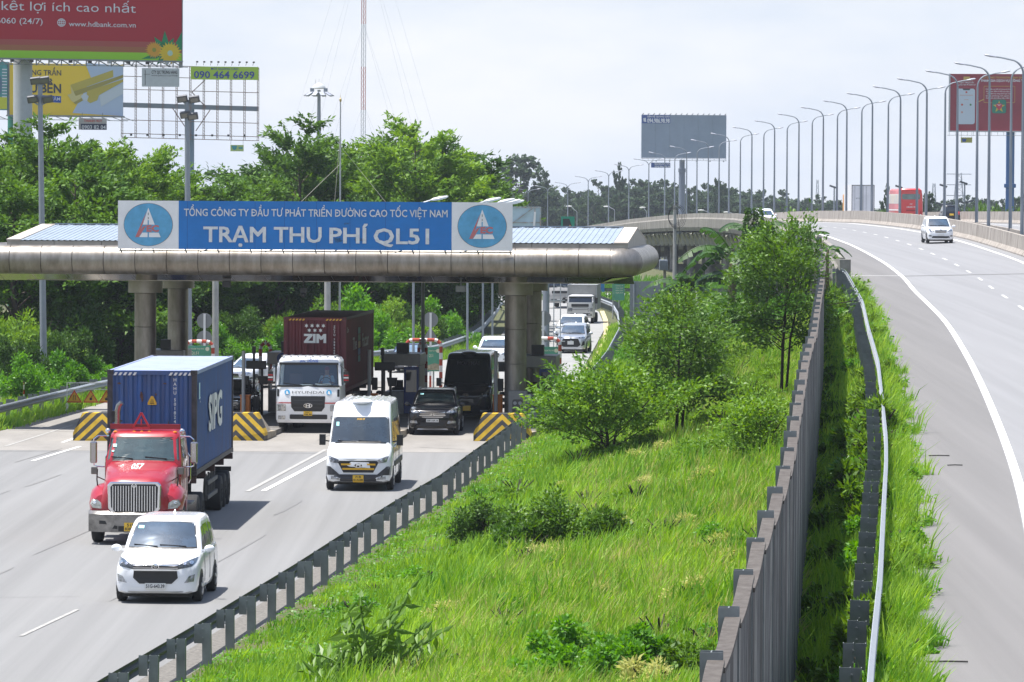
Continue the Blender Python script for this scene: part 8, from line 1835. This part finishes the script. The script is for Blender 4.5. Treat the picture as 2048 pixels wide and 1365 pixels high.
# shrubs on the grass --------------------------------------------------------
def shrub(px_, py_, seed, rx, rz, n, lsz, m, label, clumps=26):
    d = ray(px_, py_); Y = 100
    for _ in range(60):
        p = pxY(px_, py_, Y); g = slope_ground(p.x, max(50, min(255, Y))); Y = .7*Y+.3*max(50, min(255, d.y*(g-CAMH)/d.z))
    p = pxY(px_, py_, Y); g = slope_ground(p.x, Y); V, F = bush_mesh(seed, n, lsz, rx=rx, rz=rz, clumps=clumps); t = thing('shrub', label, 'shrub', (p.x, Y, g-.03), 0, 'shrubs in the grass'); npmesh('foliage', V, F, m, t); b = MB(); rng = random.Random(seed)
    for i in range(8): a = rng.uniform(0, 6.28); r_ = rng.uniform(.2, .8)*rx; b.tube([(0, 0, 0), (math.cos(a)*r_*.4, math.sin(a)*r_*.4, rz*.45), (math.cos(a)*r_, math.sin(a)*r_, rz*.7)], [.02, .014, .005], 4)
    b.obj('stem', bark_d, t); return t
shrub(1120, 1098, 131, 1.55, 1.35, 9000, (.11, .065), lf_slope2, 'dark leafy shrub in the middle of the grass', 34); shrub(978, 1090, 132, .95, 1.25, 5000, (.10, .06), lf_dark, 'darker upright shrub left of the middle shrub'); shrub(1200, 1090, 133, .8, .9, 3600, (.11, .065), lf_slope2, 'right hand lobe of the dark shrubs in the grass')
shrub(930, 1130, 134, .55, .45, 1500, (.09, .05), lf_slope, 'small pale shrub in front of the dark shrubs'); shrub(1135, 1368, 135, 1.0, 1.05, 6500, (.10, .065), cover_m, 'bright leafy shrub at the bottom edge of the picture'); shrub(1270, 1372, 136, .95, 1.0, 6500, (.10, .065), cover_m, 'bright leafy shrub at the bottom beside the wall'); shrub(1375, 1368, 137, .6, .75, 3200, (.10, .065), lf_slope2, 'darker shrub touching the foot of the wall post')
shrub(1470, 1130, 138, .5, .4, 1300, (.11, .05), grass_d, 'brown dry tuft by the wall in the upper grass'); shrub(1330, 1240, 139, .35, .25, 700, (.10, .04), grass_d, 'little brown dry patch in the grass')
shrub(1440, 920, 140, 1.2, .9, 4000, (.12, .05), lf_slope, 'feathery weed clump below the slope trees'); shrub(1120, 870, 141, .8, .9, 2600, (.12, .06), lf_slope, 'weed clump on the bank in front of the toll column'); shrub(1030, 845, 142, .45, .8, 1500, (.10, .06), lf_bright, 'weeds climbing over the end of the guard rail by the chevron nose')
shrub(1250, 690, 143, 1.4, 1.0, 4200, (.15, .07), cover_m, 'weed clump on the outer side of the far curve rail'); shrub(1300, 635, 144, 2.0, 1.1, 5000, (.18, .09), cover_m, 'green mound in front of the grey sign board'); shrub(1500, 610, 145, 2.4, 1.0, 6000, (.18, .08), lf_slope, 'green mound below the banana plants'); shrub(1590, 640, 146, 1.8, 1.3, 5000, (.16, .07), cover_m, 'green mound near the far end of the wall'); shrub(1420, 640, 147, 1.8, .8, 5000, (.17, .08), lf_mid, 'deep green mound left of the tallest slope tree')
KS = Kit([make_bush('weed_clump', 161, 2600, (.15, .045), lf_slope, rx=1.0, rz=.9, clumps=22), make_bush('weed_clump', 162, 2600, (.13, .055), lf_bright, rx=1.0, rz=.8, clumps=22)])
rw2 = random.Random(31)
for i in range(110):
    u = rw2.uniform(.12, .97); Y = 148+92*rw2.random()**1.2; xg = XG(Y)+.6; xw = XW(Y)-.3; X = xg+(xw-xg)*u
    if u < .35 and Y < 185: continue
    s_ = rw2.uniform(.5, 1.15); KS.put(i, (X, Y, slope_ground(X, Y)-.05), i, (s_, s_, s_*rw2.uniform(.7, 1.3)), 'feathery weed clump among the small trees of the slope', 'weeds among the slope trees', 'weeds')
KN = Kit([make_bush('weed_clump', 171, 900, (.085, .045), cover_m, rx=.5, rz=.42, clumps=12), make_bush('weed_clump', 172, 800, (.12, .03), lf_slope, rx=.45, rz=.62, clumps=10), make_bush('weed_clump', 173, 700, (.10, .03), grass_d, rx=.4, rz=.45, clumps=9)])
rw3 = random.Random(77)
for i in range(90):
    Y = 74+80*rw3.random()**1.1; u = rw3.uniform(.04, .96); xg = XG(Y)+.5; X = xg+(XW(Y)-.3-xg)*u; s_ = rw3.uniform(.5, 1.3)*(.55 if u < .15 else 1); k = rw3.choice([0, 0, 1, 1, 1, 2, 2])
    KN.put(k, (X, Y, slope_ground(X, Y)-.02), i, (s_*1.2, s_*1.2, s_), ['round leaved weed clump in the tall grass', 'wispy upright weed clump in the tall grass', 'dry straw coloured tuft in the tall grass'][k], ['round leaved weeds in the tall grass', 'wispy weeds in the tall grass', 'dry tufts in the tall grass'][k], 'weeds')
# weeds between wall and rail, and hanging over the shoulder
KW = Kit([make_bush('weed_clump', 151, 1500, (.10, .045), cover_m, rx=.42, rz=.42, clumps=14), make_bush('weed_clump', 152, 1300, (.13, .04), lf_bright, rx=.42, rz=.55, clumps=12), make_bush('weed_clump', 153, 1400, (.09, .05), lf_slope2, rx=.42, rz=.36, clumps=14)])
rw = random.Random(9)
for i in range(190):
    Y = 58+i*.9+rw.uniform(-.6, .6); lane = i % 3
    if lane == 0: X = XW(Y)+rw.uniform(.35, .8)
    elif lane == 1: X = XR(Y)-rw.uniform(.1, .45)
    else: X = XR(Y)+rw.uniform(.1, .5)
    s = rw.uniform(.6, 1.25)*(1.15 if lane < 2 else .95)*(1.5 if lane == 1 and 84 < Y < 140 else 1); KW.put(rw.randrange(3) if lane else 2, (X, Y, slope_ground(X, Y)-.03), i, (s, s, s*rw.uniform(.8, 1.2)), {0: 'weed clump in the shade at the foot of the noise wall', 1: 'weed clump behind the highway guard rail', 2: 'weed clump spilling from the highway rail onto the shoulder'}[lane], 'weeds along the highway rail, ' + ['wall side', 'rail side', 'shoulder side'][lane], 'weeds')
# big leaved plant in the foreground --------------------------------------
q0 = pxY(740, 1240, 84.5); q0 = Vector((q0.x, q0.y, slope_ground(q0.x, q0.y))); t = thing('broad_leaf_plant', 'low plant with long fronds of broad drooping leaves near the guard rail', 'plant', q0); t.scale = (1.5, 1.5, 1.45)
rng = random.Random(3)
for i, (dx, dz, up) in enumerate([(.42, .95, 1), (-.22, .72, 1), (-.5, .22, .6), (.85, .30, .7), (.15, .65, 1), (-.75, .12, .4), (.6, .12, .4), (-.05, .5, .9), (.3, .1, .3), (-.35, .35, .7), (.55, .55, .9), (-.1, .85, 1), (.25, .8, 1), (-.6, .4, .7), (.75, .5, .8), (-.3, .55, .9), (.1, .35, .8)]):
    pts = [Vector((dx*q*1.15, -.1+rng.uniform(-.3, .3)*q, dz*1.25*(q-.32*q*q*(1.2 if up < .8 else .4))*1.1+.05)) for q in [k/11 for k in range(12)]]; b = MB(); b.tube(pts, [.012]*11+[.005], 4, m=0)
    for k in range(2, 12):
        for s in (-1, 1):
            d = (pts[k]-pts[k-1]).normalized(); o = Vector((rng.uniform(-.2, .2)-s*.55*d.z, -.3*s, -.55 if s > 0 or abs(d.z) > .6 else .25)).normalized()+d*.45; o.normalize(); L_ = .26*math.sin(math.pi*(k/13)**.7)+.06; w = o.cross(Vector((.1*s, -1, .3))).normalized()*.034; a = pts[k]; b.poly([a, a+o*L_*.45+w, a+o*L_+d*.03, a+o*L_*.45-w])
    b.obj('frond', [leafmat('frond_leaf', (.03, .10, .012), (.14, .26, .02), .35, .45, .4), bark_d], t)
# grass ------------------------------------------------------------------
def blades(name, n, sampler, label, m, kind='stuff', hscale=1.0, wind=.35):
    rng = np.random.default_rng(sum(map(ord, name))); X, Y, Z, Hh, Wd = sampler(rng, n); n = len(X); az = rng.uniform(0, 6.28, n); bend = rng.uniform(.2, .95, n)
    tn = n//11; ci = rng.integers(0, n, tn)[rng.integers(0, tn, n)]; near_ = rng.uniform(0, 1, n) < .75   # most blades fan out of tussocks
    rr0 = np.abs(rng.normal(0, .11, n)); X = np.where(near_, X[ci]+rr0*np.cos(az), X); Y = np.where(near_, Y[ci]+rr0*np.sin(az), Y); Z = np.where(near_, Z[ci], Z); Hh = np.where(near_, Hh[ci]*rng.uniform(.55, 1.15, n), Hh); bx = np.cos(az)*bend+wind*rng.uniform(.3, 1.5, n); by = np.sin(az)*bend*.8; sx = rng.normal(0, 1, n); sy = rng.normal(0, .45, n); q = np.hypot(sx, sy); sx, sy = sx/q, sy/q
    V = np.empty((n, 6, 3)); 
    for k, (t, w) in enumerate(((0, 1.0), (.55, .8), (1.0, .12))):
        cx_ = X+bx*Hh*.55*t**1.8; cy_ = Y+by*Hh*.55*t**1.8; cz_ = Z+Hh*(t-.22*t*t*np.clip(bend, 0, 1)); V[:, 2*k, 0] = cx_-sx*Wd*w*.5; V[:, 2*k, 1] = cy_-sy*Wd*w*.5; V[:, 2*k+1, 0] = cx_+sx*Wd*w*.5; V[:, 2*k+1, 1] = cy_+sy*Wd*w*.5; V[:, 2*k, 2] = cz_; V[:, 2*k+1, 2] = cz_
    b = np.arange(n)*6; F = np.concatenate([np.stack([b, b+1, b+3, b+2], 1), np.stack([b+2, b+3, b+5, b+4], 1)]); o = npmesh(name, V.reshape(-1, 3), F, m); return tag(o, label, name.replace('_', ' '), kind=kind)
vXG = np.vectorize(XG); vXW = np.vectorize(XW); vXR = np.vectorize(XR); vSG = np.vectorize(slope_ground)
def nz(x, y, s, ph=0): return .5+.25*np.sin(x*s*1.3+ph+1.7*np.sin(y*s*.7+ph))+.25*np.sin(y*s*.9+2.1*np.sin(x*s*.8+ph*2)+ph)
gyy = np.arange(50, 256, 1.0); gxg = np.array([XG(y) for y in gyy]); gxw = np.array([XW(y) for y in gyy])
def field(rng, n, hmin=.22, hmax=.85, edge=0, u0=.02):
    w = 1/gyy**1.75*(gxw-gxg); Y = rng.choice(gyy, n, p=w/w.sum())+rng.uniform(0, 1, n); Y = np.minimum(Y, 254.9); u = rng.uniform(u0, 1, n); xg = np.interp(Y, gyy, gxg)+.3; xw = np.interp(Y, gyy, gxw); X = xg+(xw-xg)*u
    a = nz(X, Y, .8, 1.3); b_ = nz(X, Y, 2.4, 4); keep = rng.uniform(0, 1, n) < (.30+.85*b_)*np.clip(.35+(X-xg)*.5+nz(X, Y, 1.7, 6)*.6, 0, 1); X, Y, u, a, b_ = X[keep], Y[keep], u[keep], a[keep], b_[keep]; near = np.clip((X-np.interp(Y, gyy, gxg)-.3)/3.4, 0, 1)
    H_ = (hmin+(hmax-hmin)*np.clip(a*.8+b_*.35, 0, 1.1))*(.22+.78*near)*rng.uniform(.6, 1.2, len(X)); Z = vSG(X, Y)-.02; Wd = (.015+.000105*Y)*rng.uniform(.6, 1.5, len(X)); return X, Y, Z, H_, Wd
blades('grass', 240000, field, 'tall bright green grass covering the slope between the roads', grass_m)
blades('dry_grass', 52000, lambda r, n: field(r, n, .3, .7, 0, .35), 'pale straw coloured stems scattered through the slope grass', grass_d)
def creepers(name, n, band, label, m, sz=(.05, .035)):
    rng = np.random.default_rng(n); X, Y, Z, h = band(rng, n); k = len(X); C = np.stack([X, Y, Z+h], 1); D = rng.normal(0, 1, (k, 3)); D[:, 2] = np.abs(D[:, 2])*.3; V, F = leaves_arrays(C, D, sz[0], sz[1], rng, .6); sc = (.6+Y/110)[:, None]; V = V.reshape(k, 4, 3); V = C[:, None]+(V-C[:, None])*sc[:, None]; o = npmesh(name, V.reshape(-1, 3), F, m); return tag(o, label, 'ground cover', kind='stuff')
def low_band(rng, n):
    Y = rng.choice(gyy, n, p=(1/gyy**1.7)/(1/gyy**1.7).sum())+rng.uniform(0, 1, n); Y = np.minimum(Y, 254); u = rng.beta(1.1, 2.2, n)*1.0; xg = np.interp(Y, gyy, gxg)+.22; xw = np.interp(Y, gyy, gxw); X = xg+(xw-xg)*u*.75; keep = rng.uniform(0, 1, n) < nz(X, Y, 1.6, 2.2)*1.1; X, Y = X[keep], Y[keep]; return X, Y, vSG(X, Y), rng.uniform(.01, .16, len(X))*np.clip((X-np.interp(Y, gyy, gxg))*.8, .25, 1.4)
creepers('ground_cover', 100000, low_band, 'low creeping leaves carpeting the ground near the lower guard rail', cover_m)
gxr = np.array([XR(y) for y in gyy])
def strip_band(lo, hi, hm):
    def f(rng, n):
        ok = gyy < 238; p = np.where(ok, 1/gyy**1.6, 0); Y = rng.choice(gyy, n, p=p/p.sum())+rng.uniform(0, 1, n); u = rng.uniform(0, 1, n); a = np.interp(Y, gyy, gxw if lo[0] == 'w' else gxr)+lo[1]; c = np.interp(Y, gyy, gxr)+hi; c = c+(.25*np.sin(Y*.9)+.2*np.sin(Y*2.3+1)) ; X = a+(c-a)*u; Z = vSG(X, Y); H_ = hm*rng.uniform(.35, 1.2, n)*(.5+nz(X, Y, 2.2, 3)); Wd = (.012+.00009*Y)*rng.uniform(.7, 1.3, n); return X, Y, Z-.02, H_, Wd
    return f
blades('verge_grass', 60000, strip_band(('w', .25), .55, .58), 'rank green grass between the noise wall and the highway shoulder', grass_m)
def strip_low(rng, n):
    X, Y, Z, H_, W_ = strip_band(('w', .15), .65, .3)(rng, n); return X, Y, Z, H_*.55
creepers('verge_cover', 60000, strip_low, 'small leaved creepers carpeting the strip beside the highway guard rail', cover_m, (.055, .04))
def outer(rng, n):   # grass on the verges of the far curve and left plaza edge
    k = n//2; Y = rng.uniform(150, 300, k); xl = np.array([XL(y) for y in Y]); X = xl+rng.uniform(-3, 1.0, k); Y2 = rng.uniform(205, 330, n-k); X2 = np.array([XG2(y) if y > 232 else XG(y) for y in Y2])+rng.uniform(-.8, 6, n-k)*rng.uniform(.1, 1, n-k); Xa = np.concatenate([X, X2]); Ya = np.concatenate([Y, Y2]); return Xa, Ya, np.array([slope_ground(x, min(y, 255)) if (x > XG(min(y, 255))+.3 and y < 255) else 0. for x, y in zip(Xa, Ya)]), rng.uniform(.1, .55, n), rng.uniform(.03, .05, n)
blades('roadside_grass', 60000, outer, 'grass along the far rails and the left edge of the toll plaza', grass_m)
def bankf(rng, n):
    Y = rng.uniform(262, 520, n); X = rng.uniform(-30, 44, n); k = (Y > 447) | ((Y < 435) & (X > np.array([XG2(y) for y in Y])+.6)) | ((Y < 435) & (X < np.array([XL(y) for y in Y])-.6)); X, Y = X[k], Y[k]; n = len(X); return X, Y, np.zeros(n), rng.uniform(.2, .9, n), rng.uniform(.08, .14, n)
blades('bank_grass', 70000, bankf, 'weeds on the far bank beneath the overpass', cover_m)

# ------------------------------------------------------------ haze over the far ground
hm = bpy.data.materials.new('haze_air'); hm.use_nodes = True; nt = hm.node_tree; nt.nodes.clear(); o_ = N(nt, 'ShaderNodeOutputMaterial'); v_ = N(nt, 'ShaderNodeVolumePrincipled'); v_.inputs['Color'].default_value = (.80, .88, 1.0, 1); v_.inputs['Density'].default_value = .00011; v_.inputs['Anisotropy'].default_value = .25
nt.links.new(v_.outputs[0], o_.inputs['Volume']); b = MB(); b.box((0, 3000, 36), (5400, 6400, 84)); tag(b.obj('haze', hm), 'thin pale haze hanging over the distance', 'haze', kind='stuff')
